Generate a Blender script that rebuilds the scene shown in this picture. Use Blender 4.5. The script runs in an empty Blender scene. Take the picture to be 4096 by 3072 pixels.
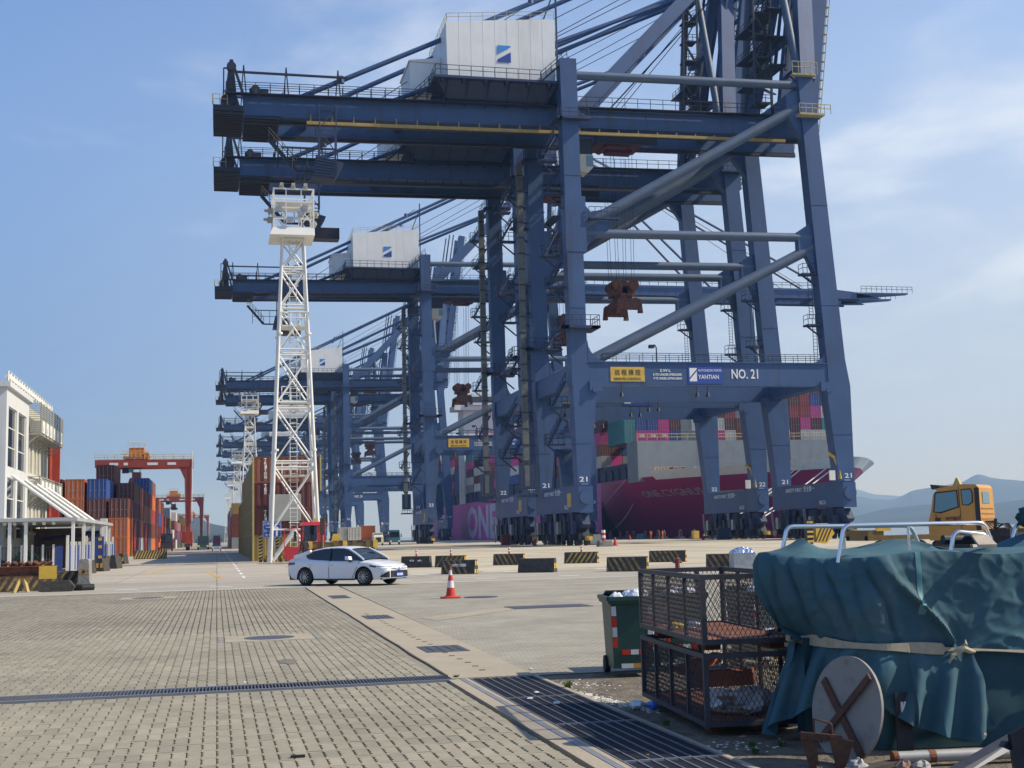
import bpy, math, random
from mathutils import Vector, Matrix
R = math.radians
sc = bpy.context.scene
col = sc.collection
# ---------------------------------------------------------------- camera
cam = bpy.data.cameras.new('camera'); camo = bpy.data.objects.new('camera', cam); col.objects.link(camo)
EYE = Vector((0, 0, 1.8))
_f, _cx, _cy = 5100.0, 2048.0, 1536.0
_y = Vector((868 - _cx, -(2165 - _cy), _f)).normalized()
_z = _y.cross(Vector((1, .024, 0)).normalized()).normalized()
if _z.y < 0: _z = -_z
_x = _y.cross(_z)
if _x.x < 0: _x = -_x
camo.matrix_world = Matrix(((_x[0], _x[1], -_x[2], EYE.x), (_y[0], _y[1], -_y[2], EYE.y), (_z[0], _z[1], -_z[2], EYE.z), (0, 0, 0, 1)))
cam.sensor_width = 36; cam.lens = _f / 4096 * 36
cam.clip_start = .1; cam.clip_end = 60000
sc.camera = camo
# ---------------------------------------------------------------- sky and sun
SUN_EL, SUN_AZ = 42.0, 14.0           # azimuth: degrees from +X (over the water) towards the viewer
world = bpy.data.worlds.new('World'); sc.world = world; world.use_nodes = True
nt = world.node_tree; nt.nodes.clear()
def N(nt, t, **k):
    n = nt.nodes.new(t)
    for a, b in k.items(): setattr(n, a, b)
    return n
L = nt.links.new
sky = N(nt, 'ShaderNodeTexSky', sky_type='NISHITA', sun_disc=False, sun_elevation=R(SUN_EL), sun_rotation=R(90 + SUN_AZ), altitude=0, air_density=1.0, dust_density=.4, ozone_density=3.5)
tc = N(nt, 'ShaderNodeTexCoord')
sep = N(nt, 'ShaderNodeSeparateXYZ'); L(tc.outputs['Generated'], sep.inputs[0])
# clouds: stretch the view direction onto a high flat layer
mx = N(nt, 'ShaderNodeMath', operation='MAXIMUM'); mx.inputs[1].default_value = .02; L(sep.outputs[2], mx.inputs[0])
ad = N(nt, 'ShaderNodeMath', operation='ADD'); ad.inputs[1].default_value = .12; L(mx.outputs[0], ad.inputs[0])
dv = N(nt, 'ShaderNodeVectorMath', operation='DIVIDE'); L(tc.outputs['Generated'], dv.inputs[0]); L(ad.outputs[0], dv.inputs[1])
mp = N(nt, 'ShaderNodeMapping'); mp.inputs['Scale'].default_value = (1.5, 1.2, 0); mp.inputs['Rotation'].default_value = (0, 0, R(25)); mp.inputs['Location'].default_value = (3.1, 1.3, 0)
L(dv.outputs[0], mp.inputs[0])
n1 = N(nt, 'ShaderNodeTexNoise'); n1.inputs['Scale'].default_value = 1.3; n1.inputs['Detail'].default_value = 9; n1.inputs['Roughness'].default_value = .56; n1.inputs['Distortion'].default_value = .35
L(mp.outputs[0], n1.inputs['Vector'])
# more cloud towards the sea side (+X)
mr = N(nt, 'ShaderNodeMapRange'); mr.inputs['From Min'].default_value = -.25; mr.inputs['From Max'].default_value = .75; mr.inputs['To Min'].default_value = -.06; mr.inputs['To Max'].default_value = .14
L(sep.outputs[0], mr.inputs['Value'])
sm = N(nt, 'ShaderNodeMath', operation='ADD'); L(n1.outputs['Fac'], sm.inputs[0]); L(mr.outputs[0], sm.inputs[1])
cr = N(nt, 'ShaderNodeMapRange', interpolation_type='SMOOTHSTEP'); cr.inputs['From Min'].default_value = .52; cr.inputs['From Max'].default_value = .90; cr.inputs['To Max'].default_value = .8
L(sm.outputs[0], cr.inputs['Value'])
# low sky: the pale blue band of a humid day, whiter towards the sun side
low = N(nt, 'ShaderNodeMapRange', interpolation_type='SMOOTHSTEP'); low.inputs['From Min'].default_value = .08; low.inputs['From Max'].default_value = .62; low.inputs['To Min'].default_value = 1; low.inputs['To Max'].default_value = 0
L(sep.outputs[2], low.inputs['Value'])
azr = N(nt, 'ShaderNodeMapRange', interpolation_type='SMOOTHSTEP'); azr.inputs['From Min'].default_value = -.35; azr.inputs['From Max'].default_value = .62; L(sep.outputs[0], azr.inputs['Value'])
band = N(nt, 'ShaderNodeMix', data_type='RGBA'); band.inputs['A'].default_value = (1.12, 2.02, 4.05, 1); band.inputs['B'].default_value = (3.2, 3.95, 5.15, 1); L(azr.outputs[0], band.inputs['Factor'])
tint = N(nt, 'ShaderNodeMix', data_type='RGBA', blend_type='MULTIPLY'); tint.inputs['Factor'].default_value = 1; tint.inputs['B'].default_value = (.95, 1.0, 1.15, 1); L(sky.outputs[0], tint.inputs['A'])
lowm = N(nt, 'ShaderNodeMix', data_type='RGBA'); L(low.outputs[0], lowm.inputs['Factor']); L(tint.outputs['Result'], lowm.inputs['A']); L(band.outputs['Result'], lowm.inputs['B'])
mixc = N(nt, 'ShaderNodeMix', data_type='RGBA'); mixc.inputs['B'].default_value = (5.6, 6.0, 6.6, 1)
ce = N(nt, 'ShaderNodeMapRange', interpolation_type='SMOOTHSTEP'); ce.inputs['From Min'].default_value = .06; ce.inputs['From Max'].default_value = .24; L(sep.outputs[2], ce.inputs['Value']); cm_ = N(nt, 'ShaderNodeMath', operation='MULTIPLY'); L(cr.outputs[0], cm_.inputs[0]); L(ce.outputs[0], cm_.inputs[1]); L(cm_.outputs[0], mixc.inputs['Factor']); L(lowm.outputs['Result'], mixc.inputs['A'])
bg = N(nt, 'ShaderNodeBackground'); bg.inputs['Strength'].default_value = .135
L(mixc.outputs['Result'], bg.inputs[0])
wo = N(nt, 'ShaderNodeOutputWorld'); L(bg.outputs[0], wo.inputs[0])
sl = bpy.data.lights.new('sun', 'SUN'); sl.energy = 4.4; sl.angle = R(.53); sl.color = (1, .91, .76)
so = bpy.data.objects.new('sun', sl); col.objects.link(so)
SUND = Vector((math.cos(R(SUN_EL)) * math.cos(R(SUN_AZ)), -math.cos(R(SUN_EL)) * math.sin(R(SUN_AZ)), math.sin(R(SUN_EL))))
so.rotation_euler = SUND.to_track_quat('Z', 'Y').to_euler(); so.location = (60, -20, 80)
sc.view_settings.view_transform = 'Standard'; sc.view_settings.look = 'None'; sc.view_settings.gamma = 1
sc.view_settings.use_curve_mapping = False; sc.view_settings.exposure = 0.30
sc.render.engine = 'CYCLES'; sc.cycles.max_bounces = 6; sc.cycles.volume_bounces = 0
sc.cycles.diffuse_bounces = 3; sc.cycles.glossy_bounces = 3; sc.cycles.transparent_max_bounces = 12
# ---------------------------------------------------------------- materials
MATS = {}
def mat(name, c, rough=.6, metal=0., var=.12, scale=1.5, bump=0., bscale=8., dirt=None, damt=0., dscale=.6, streak=False, spec=None, coat=0., rust=0.):
    """painted/mineral surface: base colour broken by two noises, optional dirt and fine relief (world position, so nothing repeats)"""
    if name in MATS: return MATS[name]
    m = bpy.data.materials.new(name); m.use_nodes = True; t = m.node_tree; b = t.nodes['Principled BSDF']; l = t.links.new
    m.diffuse_color = (*c, 1)
    g = N(t, 'ShaderNodeNewGeometry'); b.inputs['Roughness'].default_value = rough; b.inputs['Metallic'].default_value = metal
    if spec is not None: b.inputs['Specular IOR Level'].default_value = spec
    if coat: b.inputs['Coat Weight'].default_value = coat; b.inputs['Coat Roughness'].default_value = .08
    no = N(t, 'ShaderNodeTexNoise'); no.inputs['Scale'].default_value = scale; no.inputs['Detail'].default_value = 7; no.inputs['Roughness'].default_value = .65
    l(g.outputs['Position'], no.inputs['Vector'])
    r1 = N(t, 'ShaderNodeMapRange'); r1.inputs['From Min'].default_value = .3; r1.inputs['From Max'].default_value = .7; r1.inputs['To Min'].default_value = 1 - var; r1.inputs['To Max'].default_value = 1 + var
    l(no.outputs['Fac'], r1.inputs['Value'])
    mu = N(t, 'ShaderNodeMix', data_type='RGBA', blend_type='MULTIPLY'); mu.inputs['Factor'].default_value = 1; mu.inputs['A'].default_value = (*c, 1)
    l(r1.outputs[0], mu.inputs['B'])
    out = mu.outputs['Result']
    if dirt:
        d = N(t, 'ShaderNodeTexNoise'); d.inputs['Scale'].default_value = dscale; d.inputs['Detail'].default_value = 8; d.inputs['Roughness'].default_value = .7
        if streak:
            mpp = N(t, 'ShaderNodeMapping'); mpp.inputs['Scale'].default_value = (1, 1, .12); l(g.outputs['Position'], mpp.inputs[0]); l(mpp.outputs[0], d.inputs['Vector'])
        else: l(g.outputs['Position'], d.inputs['Vector'])
        r2 = N(t, 'ShaderNodeMapRange', interpolation_type='SMOOTHSTEP'); r2.inputs['From Min'].default_value = .70 - .35 * damt; r2.inputs['From Max'].default_value = .90 - .28 * damt
        l(d.outputs['Fac'], r2.inputs['Value'])
        mm = N(t, 'ShaderNodeMix', data_type='RGBA'); mm.inputs['B'].default_value = (*dirt, 1); l(r2.outputs[0], mm.inputs['Factor']); l(out, mm.inputs['A']); out = mm.outputs['Result']
    if rust:
        d = N(t, 'ShaderNodeTexNoise'); d.inputs['Scale'].default_value = .9; d.inputs['Detail'].default_value = 10; d.inputs['Roughness'].default_value = .75
        mpp = N(t, 'ShaderNodeMapping'); mpp.inputs['Scale'].default_value = (1, 1, .35); mpp.inputs['Location'].default_value = (7, 3, 1); l(g.outputs['Position'], mpp.inputs[0]); l(mpp.outputs[0], d.inputs['Vector'])
        r2 = N(t, 'ShaderNodeMapRange', interpolation_type='SMOOTHSTEP'); r2.inputs['From Min'].default_value = .69 - .1*rust; r2.inputs['From Max'].default_value = .78 - .1*rust; r2.inputs['To Max'].default_value = .8
        l(d.outputs['Fac'], r2.inputs['Value']); mm = N(t, 'ShaderNodeMix', data_type='RGBA'); mm.inputs['B'].default_value = (.10, .045, .03, 1); l(r2.outputs[0], mm.inputs['Factor']); l(out, mm.inputs['A']); out = mm.outputs['Result']
    l(out, b.inputs['Base Color'])
    if bump:
        n2 = N(t, 'ShaderNodeTexNoise'); n2.inputs['Scale'].default_value = bscale; n2.inputs['Detail'].default_value = 5; l(g.outputs['Position'], n2.inputs['Vector'])
        bp = N(t, 'ShaderNodeBump'); bp.inputs['Strength'].default_value = bump; bp.inputs['Distance'].default_value = .05; l(n2.outputs['Fac'], bp.inputs['Height']); l(bp.outputs[0], b.inputs['Normal'])
    MATS[name] = m
    return m
# ---------------------------------------------------------------- mesh builder
class MB:
    def __init__(s): s.v = []; s.f = []; s.mi = []; s.m = 0
    def add(s, vs, fs):
        o = len(s.v); s.v += [tuple(p) for p in vs]; s.f += [tuple(i + o for i in f) for f in fs]; s.mi += [s.m] * len(fs); return s
    def box(s, x0, x1, y0, y1, z0, z1):
        return s.add([(x0,y0,z0),(x1,y0,z0),(x1,y1,z0),(x0,y1,z0),(x0,y0,z1),(x1,y0,z1),(x1,y1,z1),(x0,y1,z1)],
                     [(0,3,2,1),(4,5,6,7),(0,1,5,4),(1,2,6,5),(2,3,7,6),(3,0,4,7)])
    def hexa(s, b4, t4): return s.add(list(b4) + list(t4), [(0,3,2,1),(4,5,6,7),(0,1,5,4),(1,2,6,5),(2,3,7,6),(3,0,4,7)])
    def bar(s, p, q, w, h=None, up=(0,0,1)):
        """rectangular beam from p to q: w across, h along 'up'"""
        h = w if h is None else h
        p, q = Vector(p), Vector(q); d = (q - p).normalized(); u = Vector(up)
        if abs(d.dot(u)) > .99: u = Vector((0, 1, 0))
        a = d.cross(u).normalized() * (w / 2); c = a.cross(d).normalized() * (h / 2)
        return s.hexa([p-a-c, p+a-c, p+a+c, p-a+c], [q-a-c, q+a-c, q+a+c, q-a+c])
    def tube(s, p, q, r, n=8, r2=None, cap=True):
        p, q = Vector(p), Vector(q); d = (q - p).normalized(); r2 = r if r2 is None else r2
        u = Vector((0,0,1)) if abs(d.z) < .9 else Vector((1,0,0)); a = d.cross(u).normalized(); b = d.cross(a)
        vs = []
        for c, rr in ((p, r), (q, r2)):
            for i in range(n): t = 2*math.pi*i/n; vs.append(c + a*math.cos(t)*rr + b*math.sin(t)*rr)
        fs = [(i, (i+1) % n, n + (i+1) % n, n + i) for i in range(n)]
        if cap: fs += [tuple(range(n-1, -1, -1)), tuple(range(n, 2*n))]
        return s.add(vs, fs)
    def path(s, pts, r, n=8, closed=False):
        pts = [Vector(p) for p in pts]; vs = []; k = len(pts); pa = None
        for i, p in enumerate(pts):
            a0 = pts[i-1] if (i or closed) else p; b0 = pts[(i+1) % k] if (i < k-1 or closed) else p
            d = (b0 - a0).normalized()
            if pa is None:
                u = Vector((0,0,1)) if abs(d.z) < .9 else Vector((1,0,0)); a = d.cross(u).normalized()
            else: a = (pa - d * pa.dot(d)).normalized()
            pa = a; b = d.cross(a); rr = r[i] if isinstance(r, (list, tuple)) else r
            for j in range(n): t = 2*math.pi*j/n; vs.append(p + a*math.cos(t)*rr + b*math.sin(t)*rr)
        fs = [(i*n+j, i*n+(j+1) % n, ((i+1) % k)*n+(j+1) % n, ((i+1) % k)*n+j) for i in range(k if closed else k-1) for j in range(n)]
        if not closed: fs += [tuple(range(n-1,-1,-1)), tuple(range((k-1)*n, k*n))]
        return s.add(vs, fs)
    def prism(s, poly, a0, a1, axis='y'):
        """poly of 2-D points extruded along axis (y: poly is x,z; x: poly is y,z; z: poly is x,y)"""
        def P(p, a): return (p[0], a, p[1]) if axis == 'y' else ((a, p[0], p[1]) if axis == 'x' else (p[0], p[1], a))
        n = len(poly)
        return s.add([P(p, a0) for p in poly] + [P(p, a1) for p in poly],
                     [(i, (i+1) % n, n+(i+1) % n, n+i) for i in range(n)] + [tuple(range(n-1,-1,-1)), tuple(range(n, 2*n))])
    def grid(s, rows):
        n = len(rows[0]); vs = [p for r in rows for p in r]
        return s.add(vs, [(i*n+j, i*n+j+1, (i+1)*n+j+1, (i+1)*n+j) for i in range(len(rows)-1) for j in range(n-1)])
    def xf(s, M):
        s.v = [tuple(M @ Vector(p)) for p in s.v]; return s
    def merge(s, o, M=None):
        k = len(s.v); s.v += [tuple(M @ Vector(p)) for p in o.v] if M else o.v; s.f += [tuple(i + k for i in f) for f in o.f]; s.mi += o.mi; return s
    def mesh(s, name, m, smooth=False):
        me = bpy.data.meshes.new(name); me.from_pydata(s.v, [], s.f)
        ms = m if isinstance(m, (list, tuple)) else [m]
        for x in ms: me.materials.append(x)
        if len(ms) > 1: me.polygons.foreach_set('material_index', s.mi)
        if smooth:
            me.polygons.foreach_set('use_smooth', [True] * len(s.f))
            try: me.set_sharp_from_angle(angle=R(smooth if smooth is not True else 40))
            except Exception: pass
        me.update(); return me
    def build(s, name, m, parent=None, smooth=False, **k):
        o = bpy.data.objects.new(name, s.mesh(name, m, smooth)); col.objects.link(o)
        if parent is not None: o.parent = parent
        if k: tag(o, **k)
        return o
def tag(o, label=None, cat=None, group=None, kind=None):
    if label: o['label'] = label
    if cat: o['category'] = cat
    if group: o['group'] = group
    if kind: o['kind'] = kind
    return o
def thing(name, label, cat, loc=(0,0,0), rz=0, group=None):
    o = bpy.data.objects.new(name, None); col.objects.link(o); o.location = loc; o.rotation_euler = (0, 0, rz); o.empty_display_size = .3
    return tag(o, label, cat, group)
def place(name, me, parent=None, loc=(0,0,0), rz=0, scale=None):
    o = bpy.data.objects.new(name, me); col.objects.link(o); o.location = loc; o.rotation_euler = (0,0,rz)
    if parent is not None: o.parent = parent
    if scale: o.scale = scale
    return o
def copy_tree(o, loc=None, rz=None, label=None, skip=()):
    def rec(a, par):
        c = a.copy(); col.objects.link(c)
        if par is not None: c.parent = par
        for ch in list(a.children):
            if ch.name.split('.')[0] not in skip: rec(ch, c)
        return c
    c = rec(o, None)
    if loc is not None: c.location = loc
    if rz is not None: c.rotation_euler.z = rz
    if label: c['label'] = label
    return c
_tx = {}
def text_mb(s, size, depth=.01, bold=0.0, sx=1.0):
    key = (s, size, depth, bold, sx)
    if key not in _tx:
        cu = bpy.data.curves.new('lettering', 'FONT'); cu.body = s; cu.size = size; cu.extrude = depth; cu.offset = bold; cu.align_x = 'LEFT'; cu.resolution_u = 2
        ob = bpy.data.objects.new('lettering', cu); col.objects.link(ob)
        dg = bpy.context.evaluated_depsgraph_get(); me = bpy.data.meshes.new_from_object(ob.evaluated_get(dg))
        vs = [(v.co.x * sx, v.co.y, v.co.z) for v in me.vertices]; fs = [tuple(p.vertices) for p in me.polygons]
        bpy.data.objects.remove(ob); bpy.data.curves.remove(cu); bpy.data.meshes.remove(me)
        _tx[key] = (vs, fs)
    vs, fs = _tx[key]; b = MB(); b.add(vs, fs); b.w = max([v[0] for v in vs] or [0]); return b
FACE = {'-y': Matrix(((1,0,0,0),(0,0,-1,0),(0,1,0,0),(0,0,0,1))), '-x': Matrix(((0,0,-1,0),(-1,0,0,0),(0,1,0,0),(0,0,0,1))),
        '+x': Matrix(((0,0,1,0),(1,0,0,0),(0,1,0,0),(0,0,0,1))), '+z': Matrix.Identity(4)}
def lettering(s, loc, size, m, parent, face='-y', w=None, bold=0., name='lettering', depth=.01):
    """lettering mesh on a face; w squeezes/stretches it to that width"""
    b = text_mb(s, size, depth, bold); sx = (w / b.w) if w and b.w else 1
    b.xf(Matrix.Translation(loc) @ FACE[face] @ Matrix.Scale(sx, 4, (1,0,0)))
    return b.build(name, m, parent)
def railing(b, p, q, h=1.1, step=2.0, r=.03):
    p, q = Vector(p), Vector(q); n = max(1, int((q-p).length / step)); U = Vector((0,0,1))
    for i in range(n+1): a = p.lerp(q, i/n); b.tube(a, a + U*h, r, 4, cap=False)
    for k in (1, .55): b.tube(p + U*h*k, q + U*h*k, r, 4, cap=False)
    return b
rnd = random.Random(7)
# ---------------------------------------------------------------- palette
BLUE = mat('crane_blue_paint', (.037, .083, .193), .5, rust=.35, var=.14, scale=.25, dirt=(.035, .05, .095), damt=.6, dscale=.35, streak=True, bump=.12, bscale=1.2)
PIPE = mat('dusty_blue_pipe_paint', (.075, .11, .17), .55, rust=.15, var=.12, scale=.5, dirt=(.12, .125, .125), damt=.5, dscale=.5)
BLUE_D = mat('crane_blue_grimy_paint', (.016, .032, .085), .6, rust=.6, var=.25, scale=1.2, dirt=(.05, .04, .035), damt=.6, dscale=1.5)
GRIME = mat('greasy_black_steel', (.012, .015, .024), .55, var=.35, scale=2.0, dirt=(.07, .05, .03), damt=.4, dscale=2.5)
RUSTY = mat('rusty_brown_steel', (.16, .055, .025), .8, var=.35, scale=3, dirt=(.03, .02, .018), damt=.7, dscale=2.5, bump=.3)
YEL = mat('safety_yellow_paint', (.62, .40, .05), .55, var=.15, scale=1.5, dirt=(.12, .09, .05), damt=.45)
YEL_RAIL = mat('yellow_railing_paint', (.42, .36, .16), .6, var=.2)
WHITE = mat('white_steel_paint', (.72, .72, .67), .5, var=.05, scale=.8, dirt=(.42, .38, .30), damt=.35, dscale=.8, streak=True)
WHITE_CLAD = mat('white_cladding', (.80, .80, .76), .5, var=.05, scale=.3, dirt=(.66, .65, .6), damt=.6, dscale=.3, streak=True, bump=.25, bscale=.7)
TXTW = mat('white_lettering', (.78, .78, .76), .6, var=.03)
TXTB = mat('black_lettering', (.04, .035, .03), .7, var=.1)
LOGO_B = mat('logo_dark_blue', (.02, .06, .30), .5, var=.06)
LOGO_L = mat('logo_light_blue', (.05, .25, .62), .5, var=.06)
GLASS = mat('tinted_glass', (.015, .02, .026), .06, var=.05, spec=.8)
GLASS_L = mat('pale_cab_glass', (.10, .22, .26), .08, var=.1, spec=.8)
RUBBER = mat('black_rubber', (.02, .02, .021), .75, var=.2)
STEEL = mat('galvanised_steel', (.36, .37, .38), .45, metal=.7, var=.12)
STAINLESS = mat('polished_stainless_tube', (.80, .80, .80), .16, metal=1, var=.03)
CONC = mat('pale_concrete', (.43, .38, .295), .85, var=.10, scale=.35, dirt=(.27, .25, .21), damt=.5, dscale=.12, bump=.15, bscale=14)
CONC2 = mat('strip_concrete', (.36, .31, .225), .85, var=.09, scale=1.1, dirt=(.24, .205, .15), damt=.45, dscale=.5, bump=.2, bscale=22)
CONC_D = mat('weathered_grey_concrete', (.24, .23, .21), .9, var=.25, scale=3, dirt=(.07, .06, .05), damt=.5, bump=.4)
ASPH = mat('worn_road_surface', (.30, .285, .26), .88, var=.12, scale=.5, dirt=(.20, .19, .17), damt=.55, dscale=.25, bump=.2, bscale=25)
PAVER = mat('grey_interlocking_paver', (.385, .345, .265), .85, var=.14, scale=1.1, dirt=(.22, .195, .15), damt=.62, dscale=.42, bump=.35, bscale=60)
JOINT = mat('dark_joint_sand', (.10, .085, .062), .95, var=.3, scale=8)
ORANGE_RTG = mat('rtg_orange_red_paint', (.30, .045, .018), .55, var=.12, scale=.6, dirt=(.12, .03, .02), damt=.4)
PAINTW = mat('road_marking_white', (.72, .71, .67), .8, var=.12, scale=3, dirt=(.36, .34, .30), damt=.4, dscale=2)
PAINTY = mat('road_marking_yellow', (.55, .33, .06), .8, var=.15, scale=3, dirt=(.36, .33, .28), damt=.8, dscale=2)
LEAF = mat('green_leaves', (.06, .12, .025), .7, var=.4, scale=6)
LAMP = mat('lamp_glass', (.7, .7, .66), .2, var=.02)
# ---------------------------------------------------------------- quay cranes
# local frame: X as in the world, y = 0 at the near leg frame, the far frame stands S metres further along the quay
S = 21.0
def gz(x): return 62.9 + (x - 3.3) * .0125          # top of the main girders
def bogie_set(t, x, y0):
    """equaliser beam, two bogies and their wheels under one corner"""
    b = MB(); b.prism([(y0, 2.9), (y0+1.2, 4.4), (y0+7.8, 4.4), (y0+9, 2.9), (y0+8.4, 2.4), (y0+.6, 2.4)], x-.55, x+.55, 'x'); b.box(x-.9, x+.9, y0+3.8, y0+5.2, 3.3, 4.7)
    b.build('equaliser_beam', BLUE_D, t)
    for k in (0, 1):
        yc = y0 + 2.1 + 4.8*k
        b = MB(); b.prism([(yc-2, 1.3), (yc-1.2, 2.2), (yc+1.2, 2.2), (yc+2, 1.3), (yc+2, .8), (yc-2, .8)], x-.5, x+.5, 'x'); b.box(x-.7, x+.7, yc-.5, yc+.5, 1.2, 2.6)
        for s in (-1.35, 1.35): b.box(x-1.05, x-.5, yc+s-.5, yc+s+.2, .7, 1.7); b.box(x+.5, x+.95, yc+s-.4, yc+s+.2, .8, 1.6)
        g = b.build('bogie', GRIME, t)
        for s in (-1.4, 1.4):
            w = MB(); w.tube((x-.22, yc+s, .52), (x+.22, yc+s, .52), .5, 14); w.tube((x-.3, yc+s, .52), (x+.3, yc+s, .52), .2, 8); w.build('wheel', GRIME, g)
def crane(label, y, number, x0=0, boom='up'):
    t = thing('quay_crane', label, 'crane', (0, y, 0), group='ship-to-shore cranes along the quay')
    P = lambda b, n, m=BLUE, par=None, **k: b.build(n, m, par or t, **k)
    for fy in (0, S):
        d = 2.2
        b = MB()                                                     # land leg: inverse taper below the portal, straight above
        b.hexa([(48.3,fy,8.2),(50.0,fy,8.2),(50.0,fy+d,8.2),(48.3,fy+d,8.2)], [(48.0,fy,22.1),(51.5,fy,22.1),(51.5,fy+d,22.1),(48.0,fy+d,22.1)])
        b.box(47.9, 50.3, fy, fy+d, 22.103, 25.6); b.hexa([(47.85,fy,25.6),(50.2,fy,25.6),(50.2,fy+d,25.6),(47.85,fy+d,25.6)], [(47.45,fy,69.2),(49.9,fy,69.2),(49.9,fy+d,69.2),(47.45,fy+d,69.2)])
        for z in (14, 33, 52, 60): b.box(47.8, 50.15, fy-.04, fy+d+.04, z, z+.12)
        lg = P(b, 'land_leg')
        b = MB(); railing(b, (47.1,fy-.9,60.3), (51.2,fy-.9,60.3), 1.3, 1.2, .05); b.box(46.9,51.5,fy-1.1,fy-.003,60.0,60.3); b.box(46.6,47.3,fy-1.1,fy+3.3,60.0,60.3)
        railing(b, (46.7,fy-.9,60.3), (46.7,fy+3.2,60.3), 1.3, 1.2, .05); P(b, 'leg_platform', BLUE_D, lg)
        b = MB(); b.box(46.5, 51.9, fy-1.2, fy-.003, 30.0, 30.35); b.box(46.5,47.4,fy-1.2,fy+3.6,30.0,30.35); b.box(50.6,51.9,fy-1.2,fy+3.6,30.0,30.35)
        for q in (((46.6,fy-1.1,30.35),(51.8,fy-1.1,30.35)), ((51.8,fy-1.1,30.35),(51.8,fy+3.4,30.35)), ((46.6,fy-1.1,30.35),(46.6,fy+3.4,30.35))): railing(b, *q, 1.5, 1.1, .05)
        P(b, 'leg_platform', BLUE_D, lg)
        b = MB()                                                     # water leg, leaning in as it rises
        b.hexa([(87.5,fy,8.2),(89.85,fy,8.2),(89.85,fy+d,8.2),(87.5,fy+d,8.2)], [(86.2,fy,22.1),(90.0,fy,22.1),(90.0,fy+d,22.1),(86.2,fy+d,22.1)])
        b.hexa([(86.6,fy,22.1),(90.0,fy,22.1),(90.0,fy+d,22.1),(86.6,fy+d,22.1)], [(86.5,fy,26),(89.4,fy,26),(89.4,fy+d,26),(86.5,fy+d,26)])
        b.hexa([(86.5,fy,26),(89.4,fy,26),(89.4,fy+d,26),(86.5,fy+d,26)], [(84.2,fy,68.6),(86.6,fy,68.6),(86.6,fy+d,68.6),(84.2,fy+d,68.6)])
        for z, xa in ((15, 86.9), (34, 86.05), (49, 85.2)): b.box(xa, xa + (3.05 if z == 15 else 2.72), fy-.04, fy+d+.04, z, z+.12)
        wl = P(b, 'water_leg')
        for z, xx in ((38.6, 85.9), (31.0, 86.3)):
            b = MB(); b.box(xx-2.4, xx, fy+.3, fy+1.9, z, z+.25); b.bar((xx-2.2,fy+1,z), (xx,fy+1,z-1.6), .2); railing(b, (xx-2.3,fy+.3,z+.25), (xx,fy+.3,z+.25), 1.4, .9, .05); railing(b, (xx-2.3,fy+1.8,z+.25), (xx-2.3,fy+.3,z+.25), 1.4, .9, .05)
            for k in range(14):
                zz = z - 6.5 + k*.5; b.bar((xx-1.5,fy+.6,zz), (xx-.9,fy+.6,zz), .06)
            b.bar((xx-1.5,fy+.6,z-6.5), (xx-1.5,fy+.6,z+1.4), .07); b.bar((xx-.9,fy+.6,z-6.5), (xx-.9,fy+.6,z+1.4), .07); P(b, 'ladder_platform', BLUE_D, wl)
        b = MB(); b.box(50.303, 86.59, fy+.12, fy+1.9, 22.1, 25.35)   # portal beam with curved knees
        for (a, c, e) in ((50.3, 3.4, 1), (86.6, 3.0, -1)):
            pts = [(a, 25.35)] + [(a + e*(c - c*math.sin(R(q))), 25.35 + c*(1 - math.cos(R(q)))*.9) for q in range(0, 91, 15)][::1]
            if e < 0: pts = pts[::-1]
            b.prism(pts, fy+.15, fy+.6, 'y')
        b.box(50.3, 86.6, fy-.1, fy+.12, 22.0, 22.14); b.box(50.3, 86.6, fy-.1, fy+.12, 25.32, 25.46)
        pb = P(b, 'portal_beam')
        b = MB(); railing(b, (52.5,fy+.3,25.46), (86.0,fy+.3,25.46), 1.25, 1.9, .045); railing(b, (52.5,fy+1.8,25.4), (86.0,fy+1.8,25.4), 1.25, 1.9, .045); P(b, 'portal_railing', BLUE_D, pb)
        for xx in (60.5, 76.2):
            b = MB(); b.path([(xx,fy+.4,25.4),(xx,fy+.4,27.5),(xx-.3,fy+.2,27.9),(xx-.7,fy,27.8)], .09, 6); b.box(xx-1.2, xx-.5, fy-.3, fy+.4, 27.4, 27.85); P(b, 'floodlight', GRIME, pb)
        for xx in (55.0, 66.2, 67.8):
            b = MB(); b.tube((xx,fy,22.0), (xx,fy,21.1), .07, 6); b.tube((xx,fy,21.15), (xx,fy,20.5), .15, 8, r2=.32); P(b, 'hanging_lamp', GRIME, pb)
        for q in ((51.2, 1), (86.1, -1)):                            # pin plates at the knees
            b = MB(); b.box(q[0]-.9, q[0]+.9, fy-.35, fy-.003, 21.3, 22.7); b.tube((q[0]-.2*q[1],fy-.5,21.4), (q[0]-.2*q[1],fy-.3,21.4), .35, 10); P(b, 'pin_plate', BLUE, pb)
        yy = fy + 1.1
        P(MB().tube((49.9,yy,67.1), (84.6,yy,67.6), .62, 16), 'top_strut', PIPE, smooth=True)
        P(MB().tube((50.6,yy,43.9), (85.9,yy,44.3), .66, 16), 'middle_strut', PIPE, smooth=True)
        P(MB().tube((50.0,yy,44.7), (84.8,yy,64.4), .78, 16), 'upper_brace', PIPE, smooth=True)
        P(MB().tube((51.0,yy,25.5), (85.8,yy,42.9), .78, 16), 'lower_brace', PIPE, smooth=True)
        b = MB(); b.box(47.6,50.6,fy-.06,fy-.003,41,49); P(b, 'doubler_plate')
        b = MB(); b.prism([(50.0,40.5),(51.6,43.1),(54.2,44.6),(54.2,47.6),(51.5,46.9),(49.95,48.8)], fy+.5, fy+1.7, 'y'); P(b, 'gusset'); b = MB(); b.prism([(85.2,46.3),(83.2,45.0),(83.2,42.2),(84.6,41.2),(85.75,38.4),(86.3,38.4),(85.7,46.3)], fy+.5, fy+1.7, 'y')
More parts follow.
